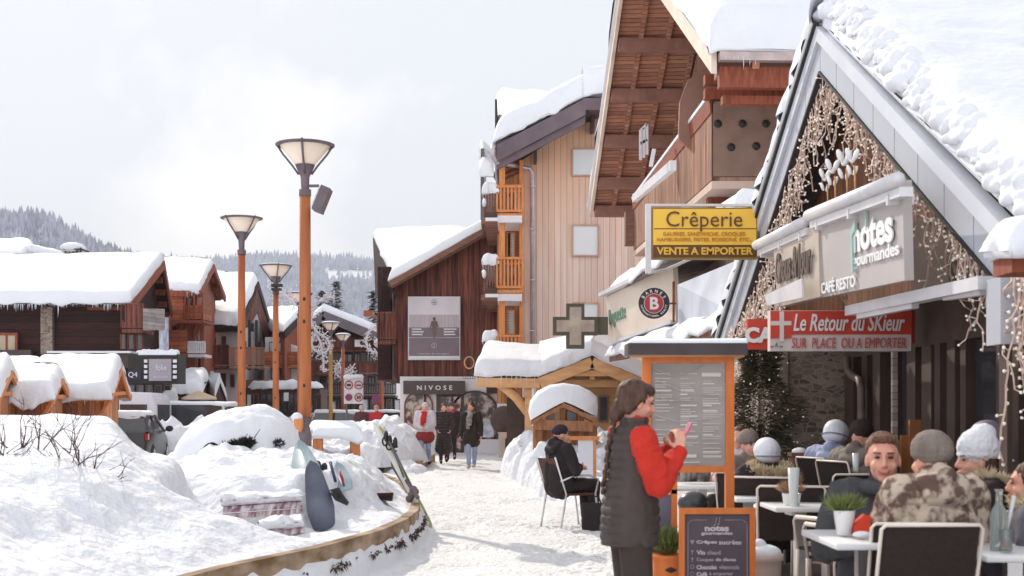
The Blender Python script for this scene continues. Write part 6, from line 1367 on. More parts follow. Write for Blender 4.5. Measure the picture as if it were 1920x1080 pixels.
CHAIRS = [('empty black chair nearest the viewer, its wide back cutting the bottom edge', PX(1740,6.2), 6.5, RD(3), .87), ('black chair back just behind the nearest chair under the camouflage coat', PX(1722,6.7), 6.9, RD(-4), .84),
 ('empty black chair left of the white vase table', PX(1470,10.2), 9.95, RD(-12), .86), ('black chair behind the vase table, only its top rail showing', PX(1560,10.6), 10.6, RD(4), .82),
 ('black chair between the vase table and the fern bucket, left edge showing', PX(1592,8.8), 8.9, RD(14), .90), ('lower black chair right behind the fern bucket', PX(1616,8.2), 8.3, RD(10), .86),
 ('second black chair under the fur collared person in white helmet', PX(1432,11.2), 11.1, RD(-20), .87), ('first black chair beside the menu board post', PX(1405,11.8), 11.7, RD(-25), .88),
 ('black chair of the person in the pale blue helmet', PX(1566,12.6), 12.5, RD(-70), .98), ('black chair of the man in the black beanie', PX(1604,11.8), 11.6, RD(-70), .98), ('low black chair behind the smiling man', PX(1585,11), 11, RD(10), .9),
 ('black chair at the right picture edge behind the bottle', PX(1925,7.4), 7.5, RD(5), .86)]
for c_ in CHAIRS: chair(c_[0], c_[1], c_[2], c_[3], c_[4], arms=(c_[2] > 7))
# things on tables
CER = mat('white_ceramic', (.82,.82,.82), .3, (.78,.78,.8), vs=3, bump=0)
def pot(x, y, d, s, label, plant, n, r, ln, m=CER, up=1.0):
    c = P(x, y, d); o = thing('flower_pot', label, 'plant pot', c); mb = MB(); mb.lathe([(.001,0),(.045*s,0),(.065*s,.14*s),(.068*s,.145*s),(.058*s,.145*s),(.055*s,.12*s),(.001,.12*s)], c, 18); mb.build('pot', m, o)
    mb = MB(); tufts(mb, c+V((0,0,.17*s)), r, n, ln, .004, up); mb.build('plant', plant, o)
pot(1583,1002,6.95,.9,'white bucket with a yellow green fern on the table of the smiling man', PLG, 420, (.09,.05,.03), .07)
pot(1484,964,9.3,1.05,'cream pot with dried beige flowers at the foot of the tall white vase', PLD, 420, (.09,.05,.03), .06)
pot(1480,921,11.0,.6,'dried beige heather in a pot behind the black chairs', PLD, 500, (.11,.06,.05), .07, up=1.2)
o = thing('vase', 'tall slim white glass vase standing on the small table before the black chairs', 'vase', P(1489,968,9.2)); mb = MB(); mb.lathe([(.001,0),(.035,0),(.03,.02),(.028,.06),(.042,.34),(.039,.34),(.001,.33)], P(1488,966,9.2), 18); mb.build('vase', mat('milk_glass', hexc(222,228,226), .25, vs=2, bump=0), o)
o = thing('vase', 'short slim white vase beside the man in the black beanie', 'vase', P(1605,888,11.3)); mb = MB(); mb.lathe([(.001,0),(.03,0),(.025,.03),(.034,.17),(.001,.17)], P(1605,886,11.3), 14); mb.build('vase', MATS['milk_glass'], o)
GB = mat('green_clear_glass', hexc(236,244,240), .06, hexc(222,236,230), vs=2, bump=0, trans=.85)
o = thing('glass_bottle', 'pale green glass swing top bottle on the table at the right', 'bottle', P(1873,1030,6.6)); mb = MB(); mb.lathe([(.001,0),(.043,0),(.045,.02),(.045,.17),(.035,.21),(.018,.24),(.016,.30),(.022,.305),(.022,.315),(.001,.316)], P(1873,1032,6.6), 20); mb.build('bottle', GB, o)
mb = MB(); mb.tube([P(1886,1000,6.6), P(1902,930,6.6)], [.008,.012], 6); mb.build('wire_clip', WMET, o)
for i, (x, y, d, r, h, l) in enumerate(((1887,1034,6.5,.035,.11,'squat tumbler with a red drink right of the glass bottle'),(1846,1000,7.6,.033,.13,'round stemmed glass left of the glass bottle'),(1862,985,7.9,.03,.12,'empty glass behind the glass bottle'),(1835,978,7.9,.03,.1,'small glass at the left end of the crowded table'))):
    o = thing('glass', l, 'glass', P(x,y,d), 'glasses on the right tables'); mb = MB(); mb.lathe([(.001,0),(r*.8,0),(r,h),(r*.93,h),(r*.75,.01),(.001,.012)], P(x,y,d), 16); mb.build('glass', GB, o)
    if i == 0: mb = MB(); mb.lathe([(.001,.02),(r*.6,.02),(r*.7,.07),(.001,.07)], P(x,y,d), 12); mb.build('drink', REDL, o)
o = thing('napkin', 'red folded napkin with white cup beside the white fern bucket', 'napkin', P(1612,1002,6.9)); mb = MB(); mb.ext([P(1600,1003,6.9), P(1603,985,6.9), P(1624,965,6.9), P(1634,968,6.9), P(1630,998,6.9)], (0,.08,0)); mb.build('cloth', mat('orange_red_cloth', hexc(226,74,42), .8, hexc(190,50,34), vs=9, bump=.1), o)
mb = MB(); mb.ell(P(1616,1002,6.8), (.05,.04,.018), 10); mb.build('saucer', CER, o)
o = thing('ashtray_tray', 'cluster of dark bottles and cups on the table behind the menu board', 'tableware', P(1300,900,12)); mb = MB()
for x in (1282,1292,1302,1318,1326): mb.lathe([(.001,0),(.03,0),(.035,.1),(.02,.13),(.001,.13)], P(x,903,12), 10)
mb.build('cups', mat('mixed_cups', hexc(150,140,134), .4, hexc(60,44,38), vs=6, bump=0, contrast=2), o)
o = thing('bicycle_helmet', 'shiny black helmet hanging low behind the menu board post', 'helmet', P(1300,945,10.5)); mb = MB(); mb.ell(P(1300,944,10.5), (.13,.11,.1), 16); mb.build('shell', PAINTB, o)
# posts and planter behind
o = thing('timber_post', 'short wooden post with a snow cap beside the orange brown planter', 'post', P(1500,900,13)); mb = MB(); mb.pb(1487,852,1512,1000,13,.16); mb.pb(1484,849,1515,856,12.98,.2); mb.build('post', mat('brown_post', hexc(128,92,74), .8, hexc(100,72,58), vs=4, bump=.2), o); mb = MB(); mb.ell(P(1499,847,13.1), (.08,.09,.045), 12); mb.build('snow', SNOW, o)
o = thing('timber_fence', 'low ochre timber fence panel behind the terrace chairs', 'fence', P(1540,900,13.2)); mb = MB(); mb.pb(1512,864,1562,1000,13.1,.06); mb.build('panel', mat('ochre_panel', hexc(156,112,72), .8, hexc(124,88,58), vs=4, bump=.2), o)
mb = MB(); mb.pb(1510,861,1545,866,13.0,.1); mb.build('rail', PINE, o)
o = thing('timber_board', 'upright orange brown board leaning at the glass front', 'board', P(1715,840,11.9)); mb = MB(); mb.pb(1706,787,1727,900,11.9,.05); mb.pb(1690,816,1708,900,11.95,.05); mb.build('board', mat('orange_brown_board', hexc(164,104,60), .75, hexc(136,84,48), vs=3, bump=.1), o)
o = thing('patio_urn', 'pale round urn with snow on its rim beside the chalk board', 'urn', P(1437,1080,8.6)); mb = MB(); mb.lathe([(.001,-.7),(.09,-.7),(.115,-.1),(.12,-.05),(.13,-.04),(.13,0),(.001,0)], P(1432,1038,8.6), 20); mb.build('urn', mat('stone_beige', hexc(206,190,180), .7, hexc(186,168,158), vs=5, bump=.2), o); mb = MB(); mb.ell(P(1432,1037,8.6), (.12,.12,.06), 14); mb.ell(P(1424,1024,8.6), (.05,.05,.05), 10); mb.build('snow', SNOW, o)
# christmas tree with lights
o = thing('christmas_tree', 'dark fir tree dotted with small white lights beside the stone wall', 'tree', (PX(1425,14.2), 14.2, 0)); b = V((PX(1425,14.2), 14.2, 0)); mb = MB(); bu = MB(); h = 2.45
for i in range(15000):
    t = R.random()**.75; z = .25+(h-.25)*t; rr = .80*(1-t)**.6*R.uniform(.25,1.05)*(.8+.3*math.sin(z*9)); a = R.uniform(0,6.28); p = b+V((math.cos(a)*rr, math.sin(a)*rr, z)); dd_ = V((math.cos(a)+R.gauss(0,.4), math.sin(a)+R.gauss(0,.4), R.uniform(-.5,.5)))*.07; sdv = V((R.gauss(0,1),R.gauss(0,1),R.gauss(0,1))).normalized()*.009
    mb.add([p-sdv, p+sdv, p+dd_], [(0,1,2)])
for i in range(130):
    t = R.random()**.9; z = .3+(h-.3)*t; rr = .80*(1-t)**.6*R.uniform(.6,1.03); a = R.uniform(0,6.28); bu.ell(b+V((math.cos(a)*rr, math.sin(a)*rr, z)), R.uniform(.006,.012), 5, k=3)
mb.build('crown', mat('fir_needles', hexc(96,88,62), .8, hexc(58,54,38), vs=12, bump=0), o); bu.build('light_bulbs', BU, o)['kind'] = 'stuff'; mb = MB(); mb.tube([b, b+V((0,0,h*.55))], [.05,.02], 6); mb.build('trunk', DWOOD, o)
# white screen panel beside the sitting man
o = thing('wind_screen', 'white panel with orange timber frame to the right of the man sitting by the path', 'screen', P(1100,900,17.5)); d = 17.5
mb = MB(); mb.pb(1084,824,1112,905,d,.03); mb.build('panel', mat('pale_blue_white', hexc(226,226,234), .5, hexc(214,214,226), vs=1, bump=0), o)
mb = MB(); mb.pb(1066,818,1124,825,d-.02,.06); mb.pb(1112,825,1118,990,d,.06); mb.pb(1066,818,1070,830,d,.06); mb.build('frame', OWOOD, o)
# ================================================================ people
SKIN = mat('skin', hexc(226,172,150), .55, hexc(210,148,128), vs=9, bump=.05, spec=.3); HAIRB = mat('brown_hair', hexc(96,66,52), .6, hexc(50,34,28), vs=40, stretch=(1,1,.25), bump=.7, bs=120, bd=.005)
LIP = mat('lip', hexc(190,110,104), .5, vs=4, bump=0); EYEM = mat('eye_dark', hexc(60,40,36), .3, vs=4, bump=0)
def pose(kind, **kw):
    J = dict(pel=(0,0,.95), chest=(0,0,1.24), neck=(0,.0,1.46), head=(0,.02,1.585), shR=(.18,0,1.41), shL=(-.18,0,1.41), elR=(.24,-.03,1.13), elL=(-.24,-.03,1.13), wrR=(.25,.05,.90), wrL=(-.25,.05,.90),
             hipR=(.09,0,.93), hipL=(-.09,0,.93), knR=(.10,.03,.50), knL=(-.10,.03,.50), anR=(.10,-.02,.09), anL=(-.10,-.02,.09), yaw=0, pitch=0)
    if kind == 'walk': J.update(knR=(.09,.16,.53), anR=(.09,.24,.12), knL=(-.09,-.02,.50), anL=(-.09,-.26,.14))
    if kind == 'sit':
        for k in ('chest','neck','head','shR','shL','elR','elL','wrR','wrL'): x,y,z = J[k]; J[k] = (x,y,z-.42)
        J.update(pel=(0,0,.55), hipR=(.10,.03,.53), hipL=(-.10,.03,.53), knR=(.13,.44,.55), knL=(-.13,.44,.55), anR=(.12,.42,.10), anL=(-.12,.46,.10), elR=(.25,.02,.76), elL=(-.25,.02,.76), wrR=(.18,.26,.76), wrL=(-.18,.26,.76))
    J.update(kw)
    return J
def headm(J): return Matrix.Rotation(J['yaw'], 3, 'Z') @ Matrix.Rotation(J['pitch'], 3, 'X')
def hand(mb, w, dr, pn, side, curl=.5, s=1.0):
    w, dr = V(w), V(dr).normalized(); pn = V(pn); pn = (pn-dr*pn.dot(dr)).normalized(); lat = dr.cross(pn).normalized()*side
    mb.cap(w, w+dr*.03*s, .024*s, .026*s, 8)
    for k in (-1.2,-.4,.4,1.2): mb.cap(w+dr*.03*s+lat*k*.016*s, w+dr*.085*s+lat*k*.018*s, .014*s, .012*s, 7)
    for i, (k, ln) in enumerate(zip((-1.25,-.42,.42,1.25), (.062,.076,.082,.072))):
        p = w+dr*.09*s+lat*k*.0195*s; a = curl*(1+.15*i); d1 = (dr*math.cos(a)+pn*math.sin(a)); d2 = (dr*math.cos(a*2.1)+pn*math.sin(a*2.1)); q = p+d1*ln*.5*s; mb.cap(p, q, .0095*s, .0085*s, 7); mb.cap(q, q+d2*ln*.5*s, .0085*s, .007*s, 7)
    t0 = w+dr*.03*s+lat*1.5*.017*s; t1 = t0+(dr*.6+lat*.8+pn*.3).normalized()*.04*s; mb.cap(t0, t1, .014*s, .011*s, 7); mb.cap(t1, t1+(dr*.9+pn*.5+lat*.2).normalized()*.032*s, .011*s, .008*s, 7)
def person(label, loc, rz, J, parts, vox=.012, cl=None, sc_=1.0, curl=.6, bulk=1.0, hands=True, smooth=3, female=False, palm=None, handdir=None, group=None, skin=None):
    g = {k: (V(v) if isinstance(v, tuple) else v) for k, v in J.items()}; HM = headm(J); hc = g['head']; b = MB()
    sw = .92 if female else 1
    b.cap(g['pel']+V((-.05,0,0)), g['chest']+V((-.05,0,0)), .10, .095); b.cap(g['pel']+V((.05,0,0)), g['chest']+V((.05,0,0)), .10, .095); b.cap(g['shL'], g['shR'], .055, .055); b.cap(g['chest'], (g['shL']+g['shR'])/2, .10, .07)
    b.cap((g['shL']+g['shR'])/2, hc+HM@V((0,-.02,-.05)), .056, .052)
    H = lambda *p: hc+HM@V(p)
    b.ell(H(0,-.012,.03), (.074,.094,.09), 18, M=HM, k=12); b.ell(H(0,.022,-.03), (.060,.066,.078), 16, M=HM, k=12); b.ell(H(0,.062,-.088), (.028,.022,.02), 10, M=HM); b.cap(H(0,.088,.018), H(0,.108,-.022), .009, .0135); b.ell(H(0,.098,-.026), (.018,.012,.009), 8, M=HM)
    b.cap(H(-.035,.072,.038), H(.035,.072,.038), .014, .014)
    for s in (-1,1): b.ell(H(s*.074,-.005,-.008), (.010,.02,.032), 8, M=HM); b.ell(H(s*.036,.062,-.026), (.026,.02,.022), 8, M=HM)
    b.cap(H(-.018,.086,-.055), H(.018,.086,-.055), .008, .008)
    for s in 'RL':
        b.cap(g['sh'+s], g['el'+s], .047, .040); b.cap(g['el'+s], g['wr'+s], .038, .026); b.cap(g['hip'+s], g['kn'+s], .082, .055); b.cap(g['kn'+s], g['an'+s], .054, .038)
        ft = V((0,.13,-.045)); b.cap(g['an'+s], g['an'+s]+ft, .036, .028)
        if hands:
            dr = (handdir or {}).get(s) or (g['wr'+s]-g['el'+s]); pn = (palm or {}).get(s) or (V((-1,0,0)) if s == 'R' else V((1,0,0))); hand(b, g['wr'+s], dr, pn, 1 if s == 'R' else -1, curl)
    root = b.build('person', skin or SKIN, None); tag(root, label, 'person', group); fuse(root, vox, smooth)
    # face details
    if 'face' in parts:
        for s in (-1,1):
            m = MB(); m.ell(H(s*.031,.083,.014), (.014,.008,.0065), 10, M=HM, k=6); m.build('eye', EYEM, root)
            m = MB(); m.cap(H(s*.018,.092,.034), H(s*.046,.082,.036), .0045, .0035, 6); m.build('eyebrow', parts.get('brow', HAIRB), root)
        m = MB(); sm_ = parts.get('smile', 0); m.tube([H(-.026,.086,-.053+.008*sm_), H(-.012,.096,-.058), H(.012,.096,-.058), H(.026,.086,-.053+.008*sm_)], [.003,.006,.006,.003], 6); m.build('mouth', LIP, root)
    def shell(name, m, segs, vx=None, sm=smooth, f=None):
        mb = MB()
        for q in segs:
            if q[0] == 'e': mb.ell(q[1], q[2], 14, M=(q[3] if len(q) > 3 else None))
            else: mb.cap(q[1], q[2], q[3], q[4], 12)
        if f: f(mb)
        o = mb.build(name, m, root); fuse(o, vx or vox, sm); return o
    if 'jacket' in parts:
        m, th, hem, *rest = parts['jacket']; ms = rest[0] if rest else None; t = th; mid = (g['shL']+g['shR'])/2; up = (g['chest']-g['pel']).normalized(); hb = g['pel']-up*hem if J['pel'][2] > .7 else g['pel']+V((0,0,-.02))
        segs = [('c', hb+V((x,0,0)), g['chest']+V((x,0,0)), .12*bulk+t, .115*bulk+t) for x in (-.055,.055)]
        segs += [('c', g['chest']+V((x*1.2,0,.04)), mid+V((x*1.3,0,-.06)), .105*bulk+t, .08*bulk+t) for x in (-.055,.055)]+[('c', g['shL'], g['shR'], .065*bulk+t*.6, .065*bulk+t*.6)]
        segs += [('c', mid+V((0,0,-.01)), g['neck']+V((0,.0,.02)), .075+t*.6, .068+t*.4)]
        arms = []
        for s in 'RL': arms += [('c', g['sh'+s], g['el'+s], .062*bulk+t*.8, .052*bulk+t*.7), ('c', g['el'+s], g['wr'+s]-(g['wr'+s]-g['el'+s]).normalized()*.0, .050*bulk+t*.7, .038*bulk+t*.5)]
        if ms: shell('vest', m, segs); shell('sweater', ms, arms+[('c', mid, g['neck']+V((0,.0,.045)), .075, .062)])
        else: wrinkle(shell('jacket', m, segs+arms), .018 if vox < .0125 else .010, 8, loc[0]*7)
    if 'coat' in parts:
        m, wd, zb = parts['coat']; segs = []; c0 = g['pel']
        for x in (-.05,0,.05): segs.append(('c', V((x*1.4, g['pel'].y-.0, zb+.10)), V((x, g['pel'].y, 1.0)), wd, .135))
        shell('coat_skirt', m, segs)
    if 'trousers' in parts:
        m, t = parts['trousers']; segs = [('c', g['hipL'], g['hipR'], .115+t*.5, .115+t*.5)]
        for s in 'RL': segs += [('c', g['hip'+s], g['kn'+s], .092+t, .068+t), ('c', g['kn'+s], g['an'+s]+V((0,0,.03)), .066+t, .052+t)]
        shell('trousers', m, segs)
    if 'boots' in parts:
        m = parts['boots']
        for s in 'RL': a = g['an'+s]; shell('boot', m, [('c', a+V((0,0,.10)), a, .052, .05), ('c', a+V((0,-.02,-.03)), a+V((0,.15,-.045)), .046, .04)])
    if 'hair' in parts:
        m, ln = parts['hair']; segs = [('e', H(0,-.026,.045), (.087,.100,.088), HM), ('e', H(0,-.05,-.01), (.082,.07,.085), HM)]
        if ln > .05: segs += [('c', H(0,-.06,-.02), H(0,-.075,-.02-ln), .07, .04)]
        cutf = H(0,.07,.03); o = wrinkle(shell('hair', m, segs, sm=2), .008, 40, 1, (1,1,.2))
    if 'beanie' in parts:
        m, th, *r_ = parts['beanie']; hh = r_[0] if r_ else .1; tp = .118+hh*.35+th; segs = [('e', H(0,-.018,(tp-.03)/2), (.088+th,.104+th,(tp+.03)/2), HM), ('e', H(0,-.016,.040), (.086+th,.102+th,.034), HM)]
        if hh > .13: segs.append(('e', H(0,-.05,tp-.03), (.06,.065,.055), HM))
        wrinkle(shell('beanie', m, segs, sm=3), .007, 34, 2, (1,1,.4))
    if 'helmet' in parts:
        m = parts['helmet']; o = shell('helmet', m, [('e', H(0,-.018,.045), (.112,.130,.112), HM), ('e', H(0,-.05,.0), (.108,.09,.07), HM)], sm=3)
        mb = MB(); mb.tube([H(.115*math.cos(t),-.018+.134*math.sin(t),.0) for t in [math.pi*k/12+math.pi for k in range(13)]], .006, 5); mb.build('goggle_strap', mat('grey_strap', hexc(150,146,160), .7, vs=5, bump=0), root)
    if 'fur' in parts: m = parts['fur']; mb = MB(); c = g['neck']+V((0,-.02,.0)); [tufts(mb, c+V((.15*math.cos(a),.10*math.sin(a)-.02,.01+.03*math.sin(a))), (.05,.05,.045), 260, .045, .006, .6) for a in [k*math.pi/7 for k in range(14)]]; mb.build('fur_collar', m, root)
    if 'hood' in parts: m = parts['hood']; c = g['neck']+V((0,-.09,-.0)); shell('hood', m, [('c', c+V((-.09,.02,0)), c+V((.09,.02,0)), .06, .06), ('c', c+V((-.07,-.02,-.05)), c+V((.07,-.02,-.05)), .06, .06), ('c', c+V((0,0,.04)), c+V((0,.03,.07)), .07,.05)])
    if 'scarf' in parts:
        m, ln = parts['scarf']; c = g['neck']+V((0,.02,.0)); mb = MB(); mb.tube([c+V((.085*math.cos(t), .085*math.sin(t), .01*math.sin(2*t))) for t in [k*math.pi/6 for k in range(13)]], .035, 8); 
        if ln: mb.tube([c+V((.03,.09,-.02)), c+V((.05,.17,-.15)), c+V((.05,.19,-ln))], [.04,.055,.05], 8); mb.tube([c+V((-.03,.1,-.02)), c+V((-.01,.18,-.15)), c+V((-.0,.19,-ln*.8))], [.04,.05,.05], 8)
        o = mb.build('scarf', m, root); fuse(o, vox, 2)
    root.location = loc; root.rotation_euler = (0,0,rz); root.scale = (sc_,)*3
    return root
BLKC = mat('black_cloth', hexc(52,42,42), .85, hexc(38,30,31), vs=6, bump=.3, bs=25); GRYC = mat('grey_jacket', hexc(142,128,118), .8, hexc(104,94,88), vs=4, bump=.3, bs=14); NAVY = mat('dark_teal_knit', hexc(78,80,84), .9, hexc(62,62,66), vs=8, bump=.3, bs=90)
CAMO = mat('camouflage', hexc(196,178,160), .85, hexc(98,76,68), vs=13, bump=.2, contrast=3.2); WHB = mat('white_knit', (.8,.8,.83), .9, (.72,.72,.78), vs=20, bump=.5, bs=60); GRH = mat('grey_hat', hexc(138,126,118), .9, hexc(110,98,92), vs=8, bump=.3, bs=80)
BLKH = mat('black_hat', hexc(56,44,40), .9, hexc(40,32,30), vs=8, bump=.3, bs=80); FURM = mat('beige_fur', hexc(240,224,196), .9, hexc(206,182,148), vs=10, bump=0); BLUEJ = mat('pale_blue_jacket', hexc(182,188,214), .75, hexc(132,138,170), vs=3, bump=.3, bs=12)
JEAN = mat('light_jeans', hexc(160,170,192), .85, hexc(126,136,164), vs=5, bump=.2); REDK = mat('red_knit', hexc(206,40,26), .85, hexc(178,28,22), vs=8, bump=.3, bs=60); HELW = mat('white_helmet', (.78,.78,.84), .35, (.72,.72,.8), vs=2, bump=0)
def quilt(name, col, ax, w_, st=1.0):
    m = mat(name, col, .55, tuple(c*.7 for c in col), vs=5, bump=.2, bs=20, spec=.4); nt = m.node_tree; N = nt.nodes.new; L = nt.links.new
    tc = N('ShaderNodeTexCoord'); sp = N('ShaderNodeSeparateXYZ'); L(tc.outputs['Object'], sp.inputs[0]); a = N('ShaderNodeMath'); a.operation = 'MULTIPLY'; L(sp.outputs[ax], a.inputs[0]); a.inputs[1].default_value = math.pi/w_
    s = N('ShaderNodeMath'); s.operation = 'SINE'; L(a.outputs[0], s.inputs[0]); b = N('ShaderNodeMath'); b.operation = 'ABSOLUTE'; L(s.outputs[0], b.inputs[0]); p = N('ShaderNodeMath'); p.operation = 'POWER'; L(b.outputs[0], p.inputs[0]); p.inputs[1].default_value = .5
    bp = N('ShaderNodeBump'); bp.inputs['Strength'].default_value = st; bp.inputs['Distance'].default_value = w_*.35; L(p.outputs[0], bp.inputs['Height']); old = nt.nodes['Principled BSDF'].inputs['Normal'].links[0].from_socket; L(old, bp.inputs['Normal']); L(bp.outputs[0], nt.nodes['Principled BSDF'].inputs['Normal']); return m
PUF = quilt('long_puffer', hexc(62,46,44), 2, .085)
# ---- standing woman in front, in profile towards the menu board
d = 7.15; wx = PX(1180, d)
Jw = pose('stand', hipR=(.072,0,.92), hipL=(-.072,0,.92), knR=(.085,.03,.5), knL=(-.085,.03,.5), neck=(-.0,.03,1.45), head=(0,.045,1.575), pitch=-.22, yaw=0, chest=(0,.02,1.22), shR=(.17,.03,1.385), shL=(-.17,.0,1.40), elR=(.215,.10,1.135), elL=(-.20,.14,1.16), wrR=(.08,.275,1.285), wrL=(-.05,.27,1.30))
J = Jw
wr = person('young woman with long braid, red sweater and black quilted vest at the menu board', (0,0,0), 0, Jw, {'face':1}, vox=.0065, curl=.55, hands=True, female=True, smooth=3,
   handdir={'R':V((-.10,.10,1)), 'L':V((.1,.10,1))}, palm={'R':V((-1,.1,.1)), 'L':V((1,.1,.1))})
def shell2(name, m, caps, parent, vox=.008, sm=4):
    mb = MB()
    for q in caps:
        if q[0] == 'e': mb.ell(V(q[1]), q[2], 14, M=(q[3] if len(q) > 3 else None))
        else: mb.cap(V(q[0]), V(q[1]), q[2], q[3], 14)
    o = mb.build(name, m, parent); return fuse(o, vox, sm)
SWT = mat('red_sweater', hexc(214,56,38), .9, hexc(176,38,28), vs=5, bump=.35, bs=70)
g = {k: V(v) for k, v in J.items() if isinstance(v, tuple)}
shell2('sweater', SWT, [(g['shR']+V((.0,0,-.02)), g['elR']+V((.01,0,-.02)), .078, .076), (g['elR']+V((.01,0,-.02)), g['wrR']+V((0,-.03,-.03)), .075, .052), (g['wrR']+V((0,-.04,-.04)), g['wrR'], .055, .048),
   (g['shL'], g['elL'], .075, .072), (g['elL'], g['wrL'], .070, .050), ((0,.03,1.42),(0,.04,1.475),.072,.064)], wr)
wrinkle(wr.children[-1] if wr.children[-1].name.startswith('sweater') else [c for c in wr.children if c.name.startswith('sweater')][0], .016, 11, 3, (1,1,1))
# quilted vest: rings with real tufting
VEST = mat('black_vest', hexc(74,62,58), .6, hexc(58,48,45), vs=4, bump=.25, bs=30, spec=.4)
mb = MB(); rows = 120; nseg = 72; vs = []
prof = [(.76,.168,.170,.005),(.79,.176,.176,.005),(.86,.184,.172,.0),(.95,.184,.168,0),(1.08,.166,.160,.01),(1.2,.172,.152,.02),(1.30,.176,.140,.02),(1.37,.165,.125,.02),(1.42,.115,.105,.02),(1.455,.085,.088,.025),(1.49,.078,.080,.03)]
def pv_(z):
    for a, b in zip(prof, prof[1:]):
        if a[0] <= z <= b[0]: t = (z-a[0])/(b[0]-a[0]); return [a[i]+(b[i]-a[i])*t for i in range(4)]
    return prof[-1]
for i in range(rows+1):
    z = .76+(1.49-.76)*i/rows; _, rx, ry, oy = pv_(z); q = (z*1.0/.052)%1; puff = (math.sin(math.pi*q)**.5)*.013-.004
    for j in range(nseg):
        a = 2*math.pi*j/nseg; side = abs(math.cos(a)); pf = puff*(1 if abs(math.sin(a)) > .25 or True else 0)
        wob = .012*noise.noise(V((math.cos(a)*2.2, math.sin(a)*2.2, z*5)))+.005*noise.noise(V((math.cos(a)*9, math.sin(a)*9, z*22)))
        # side panels have vertical channels
        if side > .80 and z < 1.3: pf = .006*math.sin(math.atan2(math.sin(a), math.cos(a))*34)**2+.003
        r_ = 1
        vs.append(V(((rx+pf+wob)*math.cos(a), oy+(ry*.94+pf+wob)*math.sin(a), z)))
n0 = nseg; mb.add(vs, [(i*n0+j, i*n0+(j+1)%n0, (i+1)*n0+(j+1)%n0, (i+1)*n0+j) for i in range(rows) for j in range(n0)]+[tuple(range(n0))[::-1]], True)
mb.build('vest', VEST, wr, fixn=True)
shell2('trousers', mat('black_trousers', hexc(66,54,50), .85, hexc(50,41,38), vs=5, bump=.3, bs=20), [(V((-.05,0,.9)), V((.05,0,.9)), .09, .09), (g['hipL']+V((0,0,-.03)), g['knL'], .106, .086), (g['knL'], g['anL'], .085, .075), (g['hipR']+V((0,0,-.03)), g['knR'], .106, .086), (g['knR'], g['anR'], .085, .075)], wr)
for s in 'RL': shell2('boot', BLKC, [(g['an'+s]+V((0,0,.1)), g['an'+s], .055, .05), (g['an'+s]+V((0,-.02,-.03)), g['an'+s]+V((0,.15,-.045)), .046, .04)], wr)
HM = headm(J); hc = g['head']; H = lambda *p: hc+HM@V(p)
RIM = HAIRB
shell2('hair', HAIRB, [('e', H(0,-.030,.042), (.088,.103,.093), HM), ('e', H(0,-.06,-.005), (.082,.066,.080), HM), ('e', H(0,.035,.082), (.066,.055,.040), HM), (H(0,-.085,-.03), H(0,-.11,-.10), .05, .036), (H(.066,-.01,.03), H(.06,-.06,-.05), .03, .03)], wr, .005, 3)
wrinkle([c for c in wr.children if c.name.startswith('hair')][0], .007, 42, 1, (1,.25,.25))
mb = MB(); p = H(0,-.105,-.08); pts = [p]; 
for k in range(13): t = k/12; q = V((.01*math.sin(k), -.085-.075*t**.7-.0*t, 1.49-.42*t)); mb.ell(q+V((.009*(-1)**k,0,0)), (.024*(1-.45*t), .021*(1-.4*t), .028), 10, M=Matrix.Rotation(.5*(-1)**k, 3, 'Y'), k=7)
fuse(mb.build('braid', HAIRB, wr), .005, 1)
ph_ = thing('mobile_phone', 'pink cased mobile phone held in the hands of the woman by the menu board', 'phone'); mb = MB(); c = V((.015,.330,1.395)); M_ = Matrix.Rotation(RD(-28), 3, 'X')
mb.add([c+M_@V((x,y,z)) for z in (-.075,.075) for (x,y) in ((-.036,-.004),(.036,-.004),(.036,.004),(-.036,.004))], [(3,2,1,0),(4,5,6,7),(0,1,5,4),(1,2,6,5),(2,3,7,6),(3,0,4,7)]); mb.build('case', mat('pink_case', hexc(190,90,112), .4, vs=2, bump=0), ph_)
rzw = RD(-78); wr.location = (wx, d, 0); wr.rotation_euler = (0,0,rzw); wr.scale = (.97,)*3; ph_.scale = (.97,)*3; ph_.location = (wx, d, 0); ph_.rotation_euler = (0,0,rzw)
# ---- man on the aluminium chair by the path
def aluchair(loc, rz):
    o = thing('aluminium_chair', 'aluminium armchair with brown woven seat standing by the path, man sitting on it', 'chair', (0,0,0)); BRN = mat('brown_weave', hexc(104,66,52), .7, hexc(80,50,40), vs=30, bump=.4, bs=120)
    mb = MB(); mb.box((-.24,-.22,.42),(.24,.22,.45)); mb.build('seat', BRN, o); mb = MB(); mb.quadslab((-.23,-.22,.45),(.23,-.22,.45),(.23,-.36,.88),(-.23,-.36,.88),(0,.02,0)); mb.build('backrest', BRN, o)
    for s in (-1,1):
        mb = MB(); mb.tube([(s*.25,-.38,.90),(s*.25,-.22,.44),(s*.25,-.30,0)], .013, 8); mb.build('leg', ALU, o); mb = MB(); mb.tube([(s*.25,.26,0),(s*.25,.2,.44),(s*.26,.24,.62),(s*.27,.1,.67),(s*.27,-.12,.67),(s*.25,-.30,.60)], .013, 8); mb.build('leg', ALU, o)
    o.location = loc; o.rotation_euler = (0,0,rz)
aluchair((PX(1072,16), 16.1, .03), RD(-62))
person('man in black jacket and black cap sitting with crossed arms on the aluminium chair', (PX(1068,16)-.13, 15.98, .03), RD(-62), pose('sit', yaw=-.25, head=(0,.03,1.165), neck=(0,0,1.04), elR=(.26,.08,.74), elL=(-.26,.08,.74), wrR=(-.08,.27,.80), wrL=(.08,.25,.76)), {'face':1, 'jacket':(BLKC,.028,0), 'trousers':(BLKC,.01), 'boots':BLKC, 'beanie':(mat('navy_cap', hexc(50,42,54), .85, vs=8, bump=.2),.0,.08), 'hood':BLKC}, vox=.011, bulk=1.1)
